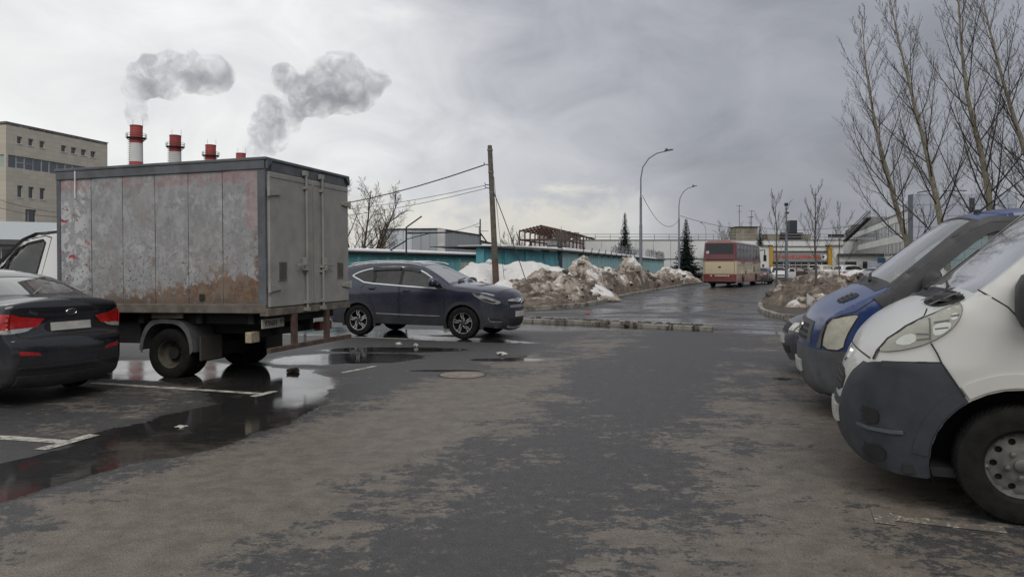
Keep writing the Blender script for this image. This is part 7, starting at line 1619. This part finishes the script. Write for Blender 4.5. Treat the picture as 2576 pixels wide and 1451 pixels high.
snow_pile('low dirty snow ridge trailing off behind the street lamps', [(9.4, 54.5, 1.5, 2.2, 1.1), (10.6, 57.5, 1.5, 2.2, .95), (11.8, 60.5, 1.5, 2.4, .9), (13.0, 63.5, 1.6, 2.2, .9)], -.05, .16, .50, 6, 60)
snow_pile('pale snow heap to the left of the coach', [(13.9, 66, 1.6, 1.8, 1.35), (15.2, 68.5, 1.5, 2.0, 1.2), (16.6, 72, 1.6, 2.0, 1.0)], .18, .16, .35, 7, 25)
snow_pile('long muddy mound with dead leaves under the saplings', [(11.5, 29.5, 1.5, 2.0, .75), (13.0, 30.2, 2.0, 2.2, .88), (14.2, 34.5, 2.2, 2.8, .95), (15.9, 32.5, 2.6, 3.0, .92), (18.5, 35.5, 3.0, 3.2, .9), (17.2, 40, 2.3, 3, .85), (22, 42, 3, 4, .85), (19.8, 47, 2.2, 3.5, .7), (24, 52, 3.6, 5, .65)], -.12, .12, .75, 8, 170)
snow_pile('small pale snow strip on the near face of the mound', [(11.0, 27.4, .8, .5, .36), (11.8, 26.9, .7, .4, .3)], .25, .08, .25, 9, 6)
snow_pile('small white snow heap beside the shop annex', [(where(2165, 76), 76, 2.2, 1.2, 1.15), (where(2190, 76), 76, 1.6, 1.0, .8)], .40, .14, .25, 10, 6)
snow_pile('low snow patch beside the beige SUV', [(where(2110, 82), 82, 1.4, .8, .75)], .40, .14, .2, 11, 0)

# ------------------------------------------------------------------ litter
WP = simple('litter_white', (.40, .40, .38), .7)
def litter(px, py, s, lab, mat=WP, seed=1, name='litter', cat='litter', flat=.4):
    gx, gy = gp(px, py); bm = bmesh.new(); bmesh.ops.create_icosphere(bm, subdivisions=2, radius=s)
    for v in bm.verts: v.co *= 1 + .7 * mnoise.noise(v.co * (1.8 / s) + Vector((seed, 0, 0))); v.co.z = v.co.z * flat + s * flat * .8
    me = bpy.data.meshes.new(name); bm.to_mesh(me); bm.free(); o = link(name, me, mat, None, (gx, gy, 0)); tag(o, lab, cat)
litter(1663 / 1.59 + 0, (960 + 1222 / 2.862) / 1.59, .045, 'white crumpled cup on the asphalt before the SUV', seed=2, flat=.9); litter((1280 + 895 / 2.862) / 1.59, (960 + 1197 / 2.862) / 1.59, .07, 'flat white scrap left of the crumpled cup', seed=3)
litter((1900 + 1285 / 2.862) / 1.59, (820 + 1249 / 2.862) / 1.59, .07, 'red scrap lying in the wet cross road', simple('litter_red', (.42, .04, .05), .6), 4); litter(456, 1074, .05, 'pale stone flake on the wet asphalt behind the sedan', simple('flake', (.36, .34, .30), .8), 5, flat=.2)
litter(738, 937, .10, 'dark wet rag in the puddle behind the truck', simple('rag', (.03, .022, .018), .7), 6); litter(1262, 893, .08, 'small white scrap beside the small drain cover', seed=7)
litter(1969, 953, .10, 'dark twig scrap in front of the blue van', simple('rag', (.03, .022, .018), .7), 8, flat=.15)
gx, gy = gp(1122, 832); b_ = thing('plastic_bottle', 'green plastic bottle lying under the SUV', 'bottle', (gx, gy + .8, .05), R(30)); GB = simple('green_plastic', (.02, .30, .05), .2, coat=1.0); MB().lathe([(0, -.14), (.045, -.14), (.05, -.1), (.05, .08), (.02, .15), (.02, .17)], 14, Matrix.Rotation(R(90), 4, 'Y')).build('bottle_body', GB, b_, smooth=40); MB().lathe([(.022, .165), (.022, .19), (0, .19)], 10, Matrix.Rotation(R(90), 4, 'Y')).build('cap', GB, b_)
fl = thing('warning_flag', 'small white rag on a stick stuck in the mound', 'flag', gpt(2134 / 1.0 * 0 + (2700 + 1690 / 3.22) / 1.59, 25)); MB().tube([(0, 0, 0), (0, 0, .62)], .012, 5).build('stick', BARK_D, fl); mb = MB(); mb.prism([(0, .60), (.30, .42), (.10, .22), (0, .25)], lambda p: (p[0], .0, p[1]), lambda p: (p[0], .03, p[1])); mb.build('rag', WP, fl)
# broken mud on the near kerb
rg = random.Random(4); mb = MB()
for k in range(130):
    f = rg.random() ** .7; p = Vector((.6, 21.35)).lerp(Vector((4.7, 18.7)), f) + Vector((rg.gauss(0, .12), rg.gauss(.15, .14))); s_ = rg.uniform(.02, .08); bm = bmesh.new(); bmesh.ops.create_icosphere(bm, subdivisions=1, radius=s_); mb.add([(v.co.x * 1.5 + p.x, v.co.y + p.y, v.co.z * .6 + (.10 if rg.random() < .6 else .02)) for v in bm.verts], [[v.index for v in f_.verts] for f_ in bm.faces]); bm.free()
tag(mb.build('mud_crumbs', soil, fix=False), 'crumbs of mud along the near kerb', 'mud', kind='stuff')

# ------------------------------------------------------------------ steam from the chimneys
def plume(name, lab, path, seed, dens):
    """closed cloud hull filled with thin scattering vapour"""
    rg = random.Random(seed); ctr = sum((p for p, _ in path), Vector()) / len(path); mb = bpy.data.metaballs.new(name); mb.resolution = 1.6; mb.render_resolution = 1.6; mb.threshold = .25
    pts = []
    for i in range(len(path) - 1):
        (p, r), (q, s_) = path[i], path[i + 1]; k = max(2, int((q - p).length / (min(r, s_) * .55)))
        for j in range(k): f = j / k; pts.append((p.lerp(q, f), r + (s_ - r) * f))
    for p, r in pts:
        for _ in range(4):
            e = mb.elements.new(); v = Vector((rg.gauss(0, 1), rg.gauss(0, .8), rg.gauss(0, 1))) * r * .42; e.co = p + v - ctr; e.radius = r * rg.uniform(.65, 1.35)
    o = bpy.data.objects.new(name, mb); C.objects.link(o); bpy.context.view_layer.update()
    me = bpy.data.meshes.new_from_object(o.evaluated_get(bpy.context.evaluated_depsgraph_get())); bpy.data.objects.remove(o)
    for v in me.vertices:
        c = v.co; n_ = mnoise.noise_vector(c * .16 + Vector((seed, 0, 0))) * 1.5 + mnoise.noise_vector(c * .5) * .7; v.co = c + n_
    m, n, b = new_mat(name + '_vapour'); nt = m.node_tree; nt.nodes.remove(b); oc = n.obj()
    a = n.noise(oc, .20, 8, .66, .8); dn = n.mul(n.sstep(a, .38, .70), dens)
    pv = n.node('ShaderNodeVolumePrincipled', Color=(.62, .64, .69), Density=dn, Anisotropy=.0); nt.links.new(pv.outputs[0], nt.nodes['Material Output'].inputs['Volume'])
    ob = link(name, me, m, None, ctr); return tag(ob, lab, 'steam', 'steam plumes over the power station')
A1 = [(at(*q[:3]), q[3]) for q in ((342, 312, 200, 1.5), (348, 288, 200, 2.0), (355, 255, 200, 2.6), (352, 225, 200, 3.4), (365, 190, 200, 4.4), (395, 180, 200, 4.2), (430, 200, 200, 3.6), (470, 180, 200, 4.6), (515, 175, 200, 4.8), (555, 178, 200, 3.4))]
plume('steam_plume', 'grey steam plume drifting right from the leftmost chimney', A1, 3, .26)
A2 = [(at(*q[:3]), q[3]) for q in ((608, 386, 249, 1.6), (645, 362, 249, 2.4), (685, 330, 249, 4.2), (705, 295, 249, 5.0), (750, 280, 249, 4.0), (775, 230, 249, 6.6), (810, 205, 249, 8.0), (860, 215, 249, 7.6), (895, 240, 249, 5.0), (935, 215, 249, 3.6), (975, 195, 249, 1.6))]
plume('steam_plume', 'larger grey steam plume rising right from the smallest chimney', A2, 8, .20)
